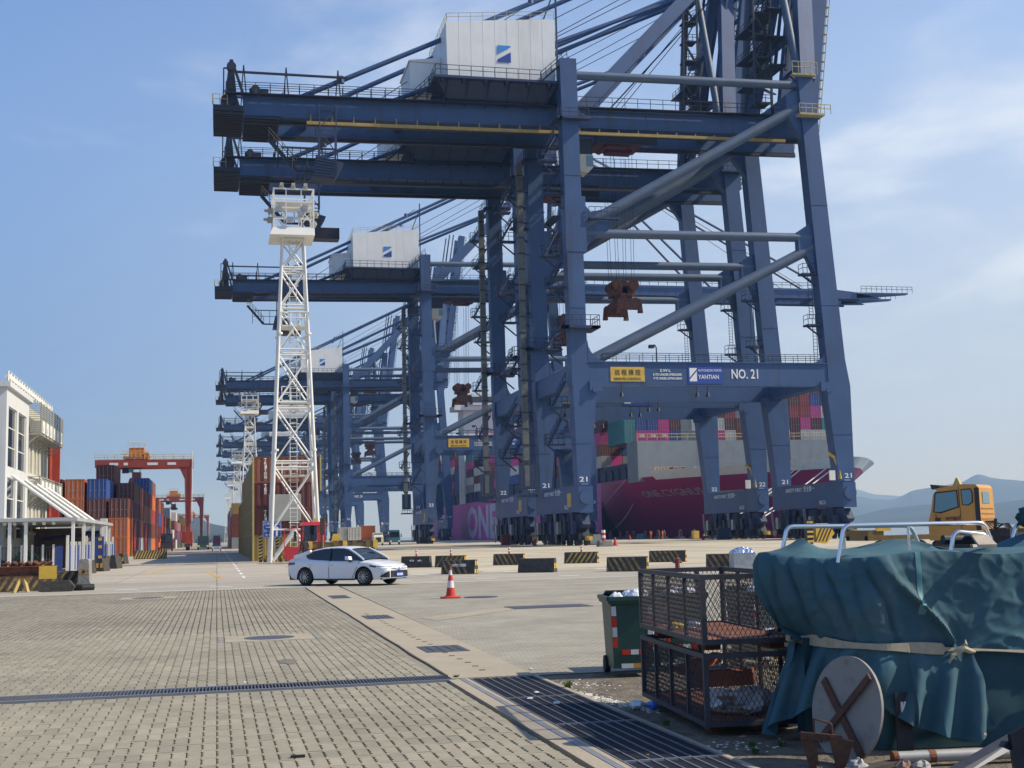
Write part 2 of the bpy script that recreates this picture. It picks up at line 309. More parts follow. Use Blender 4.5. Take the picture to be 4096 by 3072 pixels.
        P(b, 'gusset'); b = MB(); b.prism([(84.6,66.8),(82.4,65.9),(82.4,62.6),(84.9,59.0)], fy+.5, fy+1.7, 'y')
        P(b, 'gusset')
        b = MB(); railing(b, (51.0,fy-.3,46.0), (55.5,fy-.3,46.0), 1.5, .8, .05); b.box(51.0,55.5,fy-.4,fy+.4,45.75,46.0); P(b, 'brace_platform', BLUE_D)
    # sills along the quay with the text boards and end hubs
    for x, nm in ((49.15, 'land_sill'), (88.6, 'water_sill')):
        b = MB(); b.box(x-.9, x+.9, -.5, S+2.7, 4.7, 8.2); b.prism([(-.5,8.2),(3.4,8.2),(2.2,10.2),(2.2,8.3)][:3], x-.5, x+.5, 'x')
        b.box(x-.98, x+.98, -.62, S+2.8, 8.2, 8.3); b.box(x-.98, x+.98, -.62, S+2.8, 4.6, 4.72); sl_ = P(b, nm)
        b = MB(); b.tube((x,-1.0,6.6), (x,-.5,6.6), .95, 20); b.box(x-1.0, x+1.0, -.72, -.503, 4.5, 8.1); P(b, 'hub', par=sl_)
        for y0 in (-.8, 8.0, S-7.0): bogie_set(t, x, y0)
        for k in range(6):                                           # cabinets, hoses, ladders between the sill and the rail
            b = MB(); yy = 1.2 + k*3.9; b.box(x-1.5, x-.95, yy, yy+.9, 1.6, 3.4); b.bar((x-1.3,yy+1.6,.4), (x-1.3,yy+2.4,4.6), .12); b.bar((x-1.3,yy+2.1,.4), (x-1.3,yy+2.9,4.6), .12)
            for q in range(7): b.bar((x-1.3,yy+1.6+.13*q,.7+.6*q), (x-1.3,yy+2.1+.13*q,.7+.6*q), .08)
            P(b, 'cabinet_and_ladder', [BLUE_D, GRIME, STEEL][k % 3], sl_)
        b = MB()
        for yy in (-1.6, S+3.8): b.box(x-.4, x+.4, yy-.5, yy+.5, .7, 1.3); b.tube((x,yy-.8,1.0),(x,yy-.4,1.0),.3,10)
        P(b, 'buffer', YEL, sl_)
        # writing on the landward face of the sill
        xf = x - .915
        lettering('SAFETY FIRST', (xf, 18.6, 7.25), .82, TXTW, sl_, '-x', 5.8, .006); lettering('安全第一', (xf, 12.3, 7.25), .95, TXTW, sl_, '-x', 3.7, .006)
        lettering('NO.' + number, (xf, 7.2, 5.1), .85, TXTW, sl_, '-x', 2.0, .006)
        if x < 60: P(MB().box(xf-.02, xf+.014, 3.6, 5.6, 5.4, 7.3), 'yellow_notice', YEL, sl_)
    P(MB().box(48.2, 50.0, 2.2, S, 22.4, 25.2), 'land_tie_beam'); P(MB().box(86.9, 89.0, 2.2, S, 22.4, 25.2), 'water_tie_beam')
    P(MB().box(47.6, 49.8, 2.2, S, 63.9, 66.6), 'land_cross_beam'); P(MB().box(84.4, 86.6, 2.2, S, 64.6, 67.4), 'water_cross_beam')
    for yy in (5.5, 14.2):                                           # twin main girders
        b = MB(); b.bar((3.4,yy+.75,gz(3.4)-1.3), (90,yy+.75,gz(90)-1.3), 1.5, 2.6); b.bar((3.4,yy+.75,gz(3.4)-2.66), (90,yy+.75,gz(90)-2.66), 2.1, .12); b.bar((3.4,yy+.75,gz(3.4)+.02), (90,yy+.75,gz(90)+.02), 1.9, .1)
        for xx in range(8, 90, 6): b.box(xx, xx+.08, yy-.03, yy+1.53, gz(xx)-2.55, gz(xx)-.05)
        gi = P(b, 'main_girder')
        b = MB(); b.bar((3.4,yy+(1.6 if yy < 10 else -.1),gz(3.4)-3.1), (90,yy+(1.6 if yy < 10 else -.1),gz(90)-3.1), .5, .5); P(b, 'trolley_rail', GRIME, gi)
        b = MB(); yr = yy - .9 if yy < 10 else yy + 2.4; b.bar((1,yr,gz(1)+.05), (90,yr,gz(90)+.05), 1.2, .12); railing(b, (1,yr-.5,gz(1)+.1), (31,yr-.5,gz(31)+.1), 1.5, 1.9, .05); railing(b, (50.5,yr-.5,gz(50)+.1), (84,yr-.5,gz(84)+.1), 1.5, 1.9, .05); railing(b, (1,yr+.5,gz(1)+.1), (31,yr+.5,gz(31)+.1), 1.5, 1.9, .05)
        P(b, 'girder_walkway', GRIME, gi)
    b = MB()
    for xx in (12, 26, 38, 58, 74): b.box(xx-.5, xx+.5, 7, 14.2, gz(xx)-1.6, gz(xx)-.3)
    P(b, 'girder_cross_ties', BLUE_D)
    b = MB(); b.box(-.7, 3.38, 4.9, 16.3, 60.6, 61.4); b.box(3.42, 8.3, 5.2, 16.0, 59.75, 60.15)
    for k in range(14): b.box(-.7, 3.3, 5.1+.8*k, 5.35+.8*k, 60.25, 60.597)
    for k in range(12): b.box(3.5, 8.2, 5.5+.85*k, 5.65+.85*k, 59.5, 59.747)
    bl = P(b, 'counterweight_block', GRIME)
    b = MB(); railing(b, (-.8,4.9,61.4), (1.2,4.9,61.4), 1.5, .7, .05); railing(b, (-.7,4.9,61.4), (-.7,16.3,61.4), 1.5, 1.5, .05); P(b, 'end_railing', YEL_RAIL, bl)
    b = MB()                                                          # rope sheave frame at the back end
    for yy in (5.6, 14.9):
        b.prism([(.6,61.4),(2.6,61.4),(2.0,68.2),(1.5,68.2)], yy, yy+.7, 'y'); b.bar((3.6,yy+.3,62.6), (2.0,yy+.3,67.6), .35); b.bar((.7,yy+.3,67),(.7,yy+.3,62),.18); b.bar((.7,yy+.3,67),(1.7,yy+.3,67),.18)
        b.tube((1.75,yy-.2,67.2),(1.75,yy+.9,67.2),.65,12)
    b.tube((1.2,5.2,62.2),(1.2,15.8,62.2),.9,12); b.box(4.2,6.8,5.6,8.2,gz(5),gz(5)+1.3); b.tube((5,5,gz(5)+1),(5,8.6,gz(5)+1),.6,12)
    P(b, 'sheave_frame', GRIME)
    b = MB()
    for yy in (5.2, 15.6):
        b.bar((2.5,yy,66.3), (17.8,yy,66.3), .28)
        for xx in (3.4, 9.2, 16.4): b.bar((xx-.35,yy,63),(xx,yy,67.3),.16); b.bar((xx+.35,yy,63),(xx,yy,67.3),.16)
    P(b, 'rope_guide_rail', GRIME)
    # machinery house
    hx0, hx1, hy0, hy1, hz = 31.6, 47.4, 2.4, 17.5, 66.0
    b = MB(); b.hexa([(hx0,hy0,hz),(hx1,hy0,hz),(hx1,hy1,hz),(hx0,hy1,hz)], [(hx0-.1,hy0,74.5),(hx1+.1,hy0,75.9),(hx1+.1,hy1,75.9),(hx0-.1,hy1,74.5)])
    for k in range(1, 9): xx = hx0 + (hx1-hx0)*k/9; b.box(xx-.03, xx+.03, hy0-.015, hy0, hz+.1, 74.5+1.4*k/9)
    for k in range(1, 8): yy = hy0 + (hy1-hy0)*k/8; b.box(hx0-.12, hx0-.1, yy-.03, yy+.03, hz+.1, 74.3)
    mh = P(b, 'machinery_house', WHITE_CLAD)
    b = MB(); b.box(27.0, hx0-.12, hy0+5, hy1-1, hz-.6, hz+4.1); b.hexa([(26.8,hy0+4.8,hz+4.1),(hx0-.12,hy0+4.8,hz+4.1),(hx0-.12,hy1-.8,hz+4.1),(26.8,hy1-.8,hz+4.1)], [(26.8,hy0+4.8,hz+4.3),(hx0-.12,hy0+4.8,hz+4.9),(hx0-.12,hy1-.8,hz+4.9),(26.8,hy1-.8,hz+4.3)]); P(b, 'annex_cabin', WHITE_CLAD, mh)
    b = MB(); b.box(hx0-2.2, hx1+.2, hy0-1.6, hy1+1, hz-.35, hz-.003)
    for k in range(6): xx = hx0-1 + k*3.1; b.bar((xx,hy0-1.4,hz-.5),(xx,hy1,hz-.5),.3,.5)
    for k in range(6): xx = hx0 - .2 + k*3; b.prism([(hy0-1.4,hz-.7),(5.6,hz-2.9),(5.6,hz-.7)], xx, xx+.25, 'x')
    b.hexa([(hx0+.6,4.6,gz(40)+.1),(hx1-1,4.6,gz(40)+.1),(hx1-1,16,gz(40)+.1),(hx0+.6,16,gz(40)+.1)], [(hx0-1.6,hy0-.6,hz-.36),(hx1,hy0-.6,hz-.36),(hx1,hy1,hz-.36),(hx0-1.6,hy1,hz-.36)]); P(b, 'house_underframe', BLUE_D, mh)
    b = MB(); railing(b, (hx0-2,hy0-1.5,hz), (hx1-2.5,hy0-1.5,hz), 1.5, 1.7, .05); railing(b, (hx0-2,hy0-1.5,hz), (hx0-2,hy1,hz), 1.5, 1.7, .05)
    b.bar((hx1-2.6,hy0-1.4,hz-.2),(hx1+1.6,hy0-1.4,hz+3.6),.9,.18); railing(b, (hx1-2.6,hy0-1.5,hz),(hx1+1.4,hy0-1.5,hz+3.6),1.2,1.0,.05); b.bar((hx0-4.5,hy0+1.2,gz(28)+.1),(hx0-1.6,hy0+1.2,hz-.2),.9,.18); railing(b,(hx0-4.5,hy0+.8,gz(28)+.2),(hx0-1.8,hy0+.8,hz),1.2,.8,.05)
    P(b, 'house_gangway', GRIME, mh)
    b = MB(); railing(b, (hx0,hy0,74.5), (hx1,hy0,75.9), 1.2, 1.7, .04); railing(b, (hx0,hy0,74.5), (hx0,hy1,74.5), 1.2, 1.7, .04); railing(b, (hx0,hy1,74.5), (hx1,hy1,75.9), 1.2, 1.7, .04); P(b, 'roof_railing', YEL_RAIL, mh)
    b = MB(); b.bar((hx1+.5,hy0+.6,hz),(hx1+.5,hy0+.6,82.5),.24); b.bar((hx1-1.4,hy0+.6,76),(hx1+.5,hy0+.6,81),.2); P(b, 'rope_mast', BLUE_D, mh)
    lx, lz, lw, lh = 38.9, 68.9, 1.95, 2.5                            # square badge split by a slanting white band
    M2 = MB(); M2.prism([(lx,lz+lh),(lx,lz+lh*.46),(lx+lw,lz+lh*.93),(lx+lw,lz+lh)], hy0-.075, hy0-.055, 'y'); P(M2, 'badge_upper', LOGO_L, mh)
    M2 = MB(); M2.prism([(lx,lz),(lx+lw,lz),(lx+lw,lz+lh*.62),(lx,lz+lh*.16)], hy0-.075, hy0-.055, 'y'); P(M2, 'badge_lower', LOGO_B, mh)
    # A-frame and stays
    for yy, ya in ((6.2, 9.0), (15.0, 12.2)):
        b = MB(); b.bar((51.2,yy,gz(51)-.6), (87.0,ya,101), 1.7, 2.0); P(b, 'rear_mast_leg')
        P(MB().tube((10.2,yy,gz(10)), (84,ya,99.4), .36, 10), 'back_stay', smooth=True)
        P(MB().tube((23,yy,gz(23)), (69.5,ya,83.5), .32, 10), 'inner_stay', smooth=True)
        for xx in (17, 45): zz = gz(10) + (99.4-gz(10))*(xx-10.2)/73.8; P(MB().tube((xx,yy,zz-.5),(xx,yy,zz+.5),.42,8),'stay_collar')
    for yy, ya in ((1.1, 8.6), (S+1.1, 12.6)):
        b = MB(); b.tube((85.0,yy,68.6), (84.0,ya,101), .62, 14); P(b, 'mast_pipe', PIPE, smooth=True)
        b = MB(); b.bar((86.0,yy,68.4), (90.0,ya,101), 2.4, 1.8, up=(0,1,0)); P(b, 'front_mast_leg')
    b = MB(); b.box(83.5, 91, 8.0, 13.2, 100, 102.5)
    for z, w in ((76, 5.6), (86, 4.0), (94, 2.8)): b.box(84.4, 85.6, 10.6-w, 10.6+w, z, z+.9)
    P(b, 'mast_head')
    b = MB()
    for z in (72, 76.5, 81): railing(b, (82.2,4,z), (82.2,17,z), 1.3, 1.6, .06); b.box(81.8, 84.4, 4, 17, z-.2, z)
    for k in range(3): b.bar((82.6, 5+8*(k % 2), 72+4.5*k-4.5), (82.6, 13-8*(k % 2), 72+4.5*k), .8, .2)
    P(b, 'mast_stairs', GRIME)
    b = MB(); b.box(83.6, 87.6, -1.4, -.003, 62.3, 62.6); railing(b, (83.6,-1.3,62.6), (88.6,-1.3,62.6), 1.4, .9, .06); b.box(83.0,86.8,-.8,.0,68.6,68.8); railing(b, (83.0,-.8,68.8),(87.0,-.8,68.8),1.8,.9,.06); P(b, 'water_leg_platform', YEL_RAIL if number == '21' else BLUE_D)
    b = MB()
    for k, (p, q) in enumerate((((30,8,67.5),(86,10,100)), ((33,11,67),(86,11,99)), ((47,7,74),(87,9,97)), ((20,10,gz(20)),(48,10.5,83)), ((56,8.5,gz(56)),(85,10,95)), ((58,12,gz(58)),(85,11.5,96)))): b.tube(p, q, .06, 4)
    P(b, 'hoist_lines', GRIME)
    # boom
    if boom == 'up':
        a = R(82); c, s_ = math.cos(a), math.sin(a); H0 = (88.2, 61.5); ln = 62
        at = lambda l, o: (H0[0] + l*c - o*s_, H0[1] + l*s_ + o*c)
        bm = None
        for yy in (5.6, 14.3):
            b = MB(); p, q = at(0, 0), at(ln, 0); b.bar((p[0],yy+.7,p[1]), (q[0],yy+.7,q[1]), 2.5, 1.4, up=(0,1,0)); o = P(b, 'boom_girder'); bm = bm or o
            b = MB()
            for k in range(40): u = at(2+k*1.5, -1.75); b.box(u[0]-.25, u[0]+.25, yy+.4, yy+1.0, u[1], u[1]+.12)
            p, q = at(1, -1.6), at(ln, -1.6); b.bar((p[0],yy+.5,p[1]), (q[0],yy+.5,q[1]), .1); p, q = at(1, -2.0), at(ln, -2.0); b.bar((p[0],yy+.5,p[1]), (q[0],yy+.5,q[1]), .1); P(b, 'boom_walkway', YEL_RAIL if number == '21' else GRIME, o)
        b = MB()
        for k in range(12):
            p, q = at(3+5*k, .2), at(8+5*k, .2); b.bar((p[0],7,p[1]), (q[0],14.3,q[1]), .3); b.bar((p[0],14.3,p[1]), (p[0],7,p[1]), .5)
        P(b, 'boom_bracing', BLUE_D, bm)
        for yy, o_ in ((6.4, 4.2), (14.9, 4.6), (7.4, 5.6), (13.8, 6.0)):  # folded stay links lying along the raised boom
            p, q = at(10, o_), at(ln, o_-.8); P(MB().bar((p[0],yy,p[1]), (q[0],yy,q[1]), .42), 'folded_stay', BLUE_D)
        b = MB()
        for k in range(9): z = 66 + k*3.6; b.box(79.6+.1*k, 82.0+.1*k, 5, 7.4, z, z+.25); railing(b, (79.6+.1*k,5,z+.25),(82.0+.1*k,5,z+.25),1.1,.8,.06); b.bar((79.8+.1*k+2*(k % 2),5.4,z),(79.8+.1*k+2*((k+1) % 2),5.4,z+3.6),.5,.18)
        b.bar((79.4,5.1,64),(80.4,5.1,98),.3); b.bar((82.2,5.1,64),(82.9,5.1,98),.3); P(b, 'mast_stair_tower', GRIME)
    else:
        bm = None
        for yy in (5.6, 14.3):
            b = MB(); zt = gz(90); b.hexa([(88.5,yy,zt-2.6),(158,yy,zt-2.6),(158,yy+1.4,zt-2.6),(88.5,yy+1.4,zt-2.6)], [(88.5,yy,zt),(158,yy,zt),(158,yy+1.4,zt),(88.5,yy+1.4,zt)])
            b.hexa([(158,yy,zt-2.6),(172,yy,zt-2.2),(172,yy+1.4,zt-2.2),(158,yy+1.4,zt-2.6)], [(158,yy,zt),(164,yy,zt-.6),(164,yy+1.4,zt-.6),(158,yy+1.4,zt)]); b.hexa([(165,yy,zt-2.3),(180,yy,zt-1.0),(180,yy+1.4,zt-1.0),(165,yy+1.4,zt-2.3)],[(165,yy,zt-.9),(180,yy,zt-.6),(180,yy+1.4,zt-.6),(165,yy+1.4,zt-.9)])
            o = P(b, 'boom_girder'); bm = bm or o
            b = MB(); railing(b, (90,yy-.6,zt), (158,yy-.6,zt), 1.4, 2.4, .07); railing(b, (166,yy-.6,zt-.7),(181,yy-.6,zt-.7),1.6,1.5,.07); b.bar((88,yy+.7,zt-2.75),(166,yy+.7,zt-2.75),.5,.4); P(b, 'boom_walkway', BLUE_D, o)
        b = MB()
        for xx in range(95, 160, 10): b.box(xx, xx+.8, 7, 14.3, gz(90)-1.8, gz(90)-.5)
        P(b, 'boom_cross_ties', BLUE_D, bm)
        for yy, ya in ((6.3, 9.2), (15, 12.0)):
            P(MB().tube((87,ya,101), (124,yy,gz(90)), .36, 8), 'fore_stay', smooth=True); P(MB().tube((88,ya,101), (157,yy,gz(90)), .36, 8), 'fore_stay', smooth=True)
            P(MB().tube((88,ya-.8,101), (150,yy,gz(90)+.5), .1, 6), 'hoist_rope')
    # trolley, cab, ropes and spreader
    tx = 59.0
    b = MB(); b.box(tx-3.6, tx+3.6, 7.4, 13.8, gz(60)-3.9, gz(60)-3.3); b.box(tx-2.4, tx+1, 8, 9.6, gz(60)-4.5, gz(60)-3.9); b.box(tx-1.4, tx+2.6, 11, 13, gz(60)-4.5, gz(60)-3.9); b.tube((tx-2,7.6,gz(60)-3.6),(tx-2,13.6,gz(60)-3.6),.6,10); b.tube((tx+2,7.6,gz(60)-3.6),(tx+2,13.6,gz(60)-3.6),.5,10); tr = P(b, 'trolley', mat('trolley_red_brown', (.10,.014,.014), .6, var=.4))
    b = MB(); b.box(tx-4.4, tx+5.2, 6.9, 7.4, gz(60)-4.4, gz(60)-3.2); railing(b, (tx-4.4,6.9,gz(60)-3.2),(tx+5.2,6.9,gz(60)-3.2),1.1,1.2,.05); P(b, 'trolley_platform', GRIME, tr)
    b = MB(); b.prism([(51.2,57.2),(53.9,57.2),(53.9,55.2),(53.1,54.4),(51.2,54.9)], 6.5, 8.9, 'y'); cb = P(b, 'operator_cab', mat('cab_cream_paint', (.60,.55,.44), .5))
    b = MB(); b.box(52.9, 53.95, 6.44, 8.96, 55.4, 57.0); P(b, 'cab_window', GLASS_L, cb); P(MB().box(51.3, 53.9, 6.6, 8.8, 57.2, 59.6), 'cab_hanger', GRIME, cb)
    sx0, sz = 59.0, 34.0
    b = MB()
    for dx in (-1.7, -1.2, 1.2, 1.7):
        for yy in (8.6, 12.4): b.tube((tx+dx,yy,gz(60)-5), (sx0+dx*.8,yy,sz+4.8), .035, 4)
    P(b, 'hoist_ropes', GRIME)
    b = MB(); b.box(sx0-1.7, sx0+1.7, 9.0, 9.3, sz+2.6, sz+4.0); b.box(sx0-1.7, sx0+1.7, 11.7, 12.0, sz+2.6, sz+4.0); b.box(sx0-1.7,sx0-1.4,9.3,11.7,sz+2.8,sz+3.6); b.box(sx0+1.4,sx0+1.7,9.3,11.7,sz+2.8,sz+3.6); b.box(sx0-.4,sx0+.4,9.0,12.0,sz+2.7,sz+4.9)
    for dx in (-1.25, 1.25):
        for yq in (8.5, 9.5, 11.2, 12.2): b.tube((sx0+dx,yq,sz+4.2),(sx0+dx,yq+.28,sz+4.2),.82,16); b.box(sx0+dx-.08,sx0+dx+.08,yq+.3,yq+.4,sz+3.0,sz+5.2)
    hb = P(b, 'head_block', RUSTY)
    b = MB(); b.box(sx0-1.3, sx0-.8, 7.2, 13.8, sz+1.3, sz+2.0); b.box(sx0+.8, sx0+1.3, 7.2, 13.8, sz+1.3, sz+2.0); [b.box(sx0-.8,sx0+.8,yq,yq+.35,sz+1.3,sz+1.9) for yq in (7.6,9.3,11.2,13.0)]; b.box(sx0-1.7, sx0+1.7, 7.0, 7.6, sz+.2, sz+1.8); b.box(sx0-1.7, sx0+1.7, 13.4, 14.0, sz+.2, sz+1.8); b.box(sx0-.9, sx0+.9, 8.4, 12.6, sz+1.9, sz+2.9)
    for dx in (-1.8, 1.5):
        for yy in (6.9, 13.6): b.prism([(sx0+dx-.2,sz-.3),(sx0+dx+.5,sz-.3),(sx0+dx+.3,sz+1.6),(sx0+dx,sz+1.6)], yy, yy+.6, 'y')
    P(b, 'spreader', RUSTY, hb)
    # festoon line, hanging stairs, lift mast, leg stairs
    b = MB(); b.bar((12,4.9,59.4), (84,4.9,60.2), .34, .42)
    for k in range(24): xx = 12.5 + 3*k; b.box(xx, xx+.12, 4.85, 5.5, 59.3+.011*xx-.13, 60.6)
    P(b, 'festoon_track', mat('dull_ochre_track', (.36, .25, .07), .6, var=.2) if number == '21' else GRIME)
    b = MB()
    for xx in (13.6, 15.9):
        for yy in (3.0, 5.0): b.bar((xx,yy,61.6), (xx,yy,54.4), .16)
    for z in (61.3, 57.8, 54.6): b.bar((13.6,3,z),(15.9,3,z),.12); b.bar((13.6,5,z),(15.9,5,z),.12)
    b.bar((13.6,3,58),(15.9,3,61.3),.12); b.bar((13.6,3,58),(15.9,3,54.6),.12)
    b.hexa([(12.6,2.6,51.2),(15.6,2.6,50.8),(15.6,5.4,50.8),(12.6,5.4,51.2)], [(13.2,2.6,54.2),(16.9,2.6,53.2),(16.9,5.4,53.2),(13.2,5.4,54.2)])
    for k in range(7): b.bar((12.6+.1*k,2.5,51.4+.42*k),(16.0,2.5,51.2+.36*k),.12)
    P(b, 'hanging_stair', BLUE_D)
    b = MB(); b.bar((6.8,5.6,57),(10.6,5.6,52.6),.5); b.bar((10.6,5.6,52.6),(13.6,5.6,52.6),.3); railing(b,(6.8,5.2,57.2),(10.6,5.2,52.9),1.4,.9,.05); railing(b,(8,5,52.6),(16,5,52.6),3.2,1.7,.06); b.bar((8.5,5,55.8),(16,5,55.8),.2); b.box(14.8,19.2,4.4,7,50.0,51.8) if number != '21' else None; P(b, 'cable_bracket', GRIME)
    if boom == 'up' or True:
        b = MB(); x_, y_ = 46.3, S+.2; b.box(x_-.45, x_+.45, y_, y_+.9, 12.5, 60)
        lm = P(b, 'lift_mast', mat('lift_mast_grey', (.12,.13,.12), .6, var=.25))
        b = MB()
        for k in range(19): z = 12.8 + 2.5*k; b.box(x_-.52, x_+.52, y_-.08, y_+.98, z, z+.16); b.bar((x_+.4,y_+.4,z),(47.9,y_+.6,z),.12) if k % 2 else None
        P(b, 'mast_collars', GRIME, lm); b = MB(); b.box(x_-.9, x_+1.1, y_-.5, y_+1.6, 8.6, 12.4); b.box(x_-1.2, x_+1.4, y_-.8, y_+1.9, 7.4, 7.7); railing(b,(x_-1.2,y_-.8,7.7),(x_+1.4,y_-.8,7.7),1.1,.6,.05); lc_ = P(b, 'lift_cage', BLUE_D, lm); P(MB().box(x_-.5, x_+.25, y_-.53, y_-.503, 9.0, 12.2), 'cage_door', lm.data.materials[0], lc_)
    for fy in (0, S):
        for i, z in enumerate((55, 49.5, 41, 36, 27.5, 19, 14)):
            b = MB(); yy = fy + 3.4 - (2.4 if i % 2 else 0); b.box(44.9, 47.6, yy, yy+1.4, z, z+.22); railing(b, (44.9,yy,z+.2),(47.4,yy,z+.2),1.4,.8,.05); railing(b, (44.9,yy,z+.2),(44.9,yy+1.4,z+.2),1.4,.7,.05); b.bar((45.2,yy+.6,z),(47.6,yy+.6,z-2.0),.2)
            b.bar((45.4,yy+1,z+.2),(47.6,yy+1.6,z+4.0),.7,.15); railing(b,(45.4,yy+.7,z+.4),(47.6,yy+1.3,z+4.2),1.0,.8,.04)
            P(b, 'leg_stairs', BLUE_D)
    # writing on the portal beam (near frame) and the legs
    fy = .12 - .018
    if int(number) < 24:
        P(MB().box(53.5, 58.5, fy-.05, fy-.03, 22.65, 24.7), 'remote_control_board', YEL)
        lettering('远 程 操 控', (54.1, fy-.07, 23.62), .88, TXTB, t, '-y', 3.8, .004); lettering('REMOTE CONTROL', (54.0, fy-.07, 22.85), .5, TXTB, t, '-y', 4.0)
        lettering('S.W.L', (60.8, fy-.02, 24.05), .55, TXTW, t, '-y', 1.6, .01); lettering('61TE UNDER SPREADER', (59.75, fy-.02, 23.5), .46, TXTW, t, '-y', 4.3, .01); lettering('71TE UNDER LIFTING BEAM', (59.75, fy-.02, 22.95), .46, TXTW, t, '-y', 4.3, .01)
        P(MB().box(65.0, 70.2, fy-.045, fy-.03, 22.35, 25.0), 'operator_board', LOGO_B)
        P(MB().prism([(65.2,24.6),(65.2,23.25),(66.3,24.45),(66.3,24.6)], fy-.07, fy-.055, 'y'), 'badge', TXTW); P(MB().prism([(65.2,22.7),(66.3,22.7),(66.3,24.15),(65.2,22.95)], fy-.07, fy-.055, 'y'), 'badge', TXTW)
        lettering('HUTCHISON PORTS', (66.5, fy-.065, 24.1), .48, TXTW, t, '-y', 3.55, .004); lettering('YANTIAN', (66.5, fy-.065, 23.05), .85, TXTW, t, '-y', 3.1, .012)
    lettering('NO. ' + number, (71.5, fy-.02, 23.15), 1.9, TXTW, t, '-y', 4.15, .03)
    for xx in (48.5, 88.3): lettering(number, (xx, -.02, 8.75), .95, TXTW, t, '-y', 1.15, .015)
    for xx in (48.6, 88.2): lettering(number, (xx, S-.02, 8.75), .95, TXTW, t, '-y', 1.1, .015)
    # mooring-side cable chute, yellow arc
    b = MB(); b.path([(86.6,1.2,12.4),(87.2,.6,11.8),(87.6,.3,10.4),(87.7,.2,8.6)], .28, 8); P(b, 'cable_guide', YEL)
    P(MB().box(85.6,86.5,-.7,-.5,8.4,9.8) , 'white_cabinet', WHITE)
    return t
C1 = crane('nearest blue quay crane, NO. 21 on its portal beam, boom raised', 169, '21')
C2 = crane('blue quay crane close behind NO. 21, girder just below the nearest one', 199, '22')
C3 = crane('blue quay crane with its boom lowered out over the ship, third in the row', 298, '23', boom='down')
C4 = crane('fourth blue quay crane in the row, white house behind the tall lighting tower', 494, '24')
names = ['fifth blue quay crane in the row, girder right under that of the fourth', 'sixth blue quay crane in the row, behind the lower half of the lighting tower', 'seventh blue quay crane in the row along the quay',
         'eighth blue quay crane in the row along the quay', 'ninth blue quay crane, hazy, behind the third white lighting tower', 'farthest blue quay crane, pale with haze, lowest girder in the row']
for i, y in enumerate((547, 684, 805, 900, 1080, 1250)):
    copy_tree(C4, (0, y, 0), label=names[i], skip=('floodlight', 'hanging_lamp', 'pin_plate', 'ladder_platform', 'cabinet_and_ladder', 'brace_platform', 'buffer', 'leg_stairs', 'roof_railing'))
# ---------------------------------------------------------------- ground, quay, water, hills
def slab_material(name, base, dark, sx, sy, rot=0):
    m = bpy.data.materials.new(name); m.use_nodes = True; t = m.node_tree; bs = t.nodes['Principled BSDF']; l = t.links.new; bs.inputs['Roughness'].default_value = .86
    g = N(t, 'ShaderNodeNewGeometry'); mp = N(t, 'ShaderNodeMapping'); mp.inputs['Rotation'].default_value = (0,0,rot); mp.inputs['Location'].default_value = (3333, 2222, 0) if sx > 900 else (0,0,0); l(g.outputs['Position'], mp.inputs[0])
    br = N(t, 'ShaderNodeTexBrick', offset=0.); br.inputs['Scale'].default_value = 1; br.inputs['Brick Width'].default_value = sx; br.inputs['Row Height'].default_value = sy; br.inputs['Mortar Size'].default_value = .03; br.inputs['Mortar Smooth'].default_value = .3; br.inputs['Bias'].default_value = 0
    br.inputs['Color1'].default_value = (1.05,1.05,1.05,1); br.inputs['Color2'].default_value = (.9,.9,.9,1); br.inputs['Mortar'].default_value = (.55,.53,.5,1); l(mp.outputs[0], br.inputs['Vector'])
    def ns(scale, sc3, lo, hi, a, b_):
        mq = N(t, 'ShaderNodeMapping'); mq.inputs['Scale'].default_value = sc3; l(g.outputs['Position'], mq.inputs[0]); n = N(t, 'ShaderNodeTexNoise'); n.inputs['Scale'].default_value = scale; n.inputs['Detail'].default_value = 9; n.inputs['Roughness'].default_value = .68; l(mq.outputs[0], n.inputs['Vector'])
        r = N(t, 'ShaderNodeMapRange', interpolation_type='SMOOTHSTEP'); r.inputs['From Min'].default_value = lo; r.inputs['From Max'].default_value = hi; r.inputs['To Min'].default_value = a; r.inputs['To Max'].default_value = b_; l(n.outputs['Fac'], r.inputs['Value']); return r.outputs[0]
    tyre = ns(.9, (.06, 1.3, 1) if sx < 900 else (1.1, .05, 1), .52, .72, 0, .55 if sx < 900 else .32); blot = ns(.12 if sx < 900 else .22, (1, 1, 1), .42, .66, 0, .6 if sx < 900 else .95); fine = ns(5, (1, 1, 1), .3, .7, .9, 1.08)
    c = N(t, 'ShaderNodeMix', data_type='RGBA'); c.inputs['A'].default_value = (*base, 1); c.inputs['B'].default_value = (*dark, 1); l(blot, c.inputs['Factor'])
    c2 = N(t, 'ShaderNodeMix', data_type='RGBA'); c2.inputs['B'].default_value = tuple(q*.62 for q in base) + (1,); l(tyre, c2.inputs['Factor']); l(c.outputs['Result'], c2.inputs['A'])
    m1 = N(t, 'ShaderNodeMix', data_type='RGBA', blend_type='MULTIPLY'); m1.inputs['Factor'].default_value = 1; l(c2.outputs['Result'], m1.inputs['A']); l(br.outputs['Color'], m1.inputs['B'])
    m2 = N(t, 'ShaderNodeMix', data_type='RGBA', blend_type='MULTIPLY'); m2.inputs['Factor'].default_value = 1; l(m1.outputs['Result'], m2.inputs['A']); l(fine, m2.inputs['B']); l(m2.outputs['Result'], bs.inputs['Base Color'])
    return m
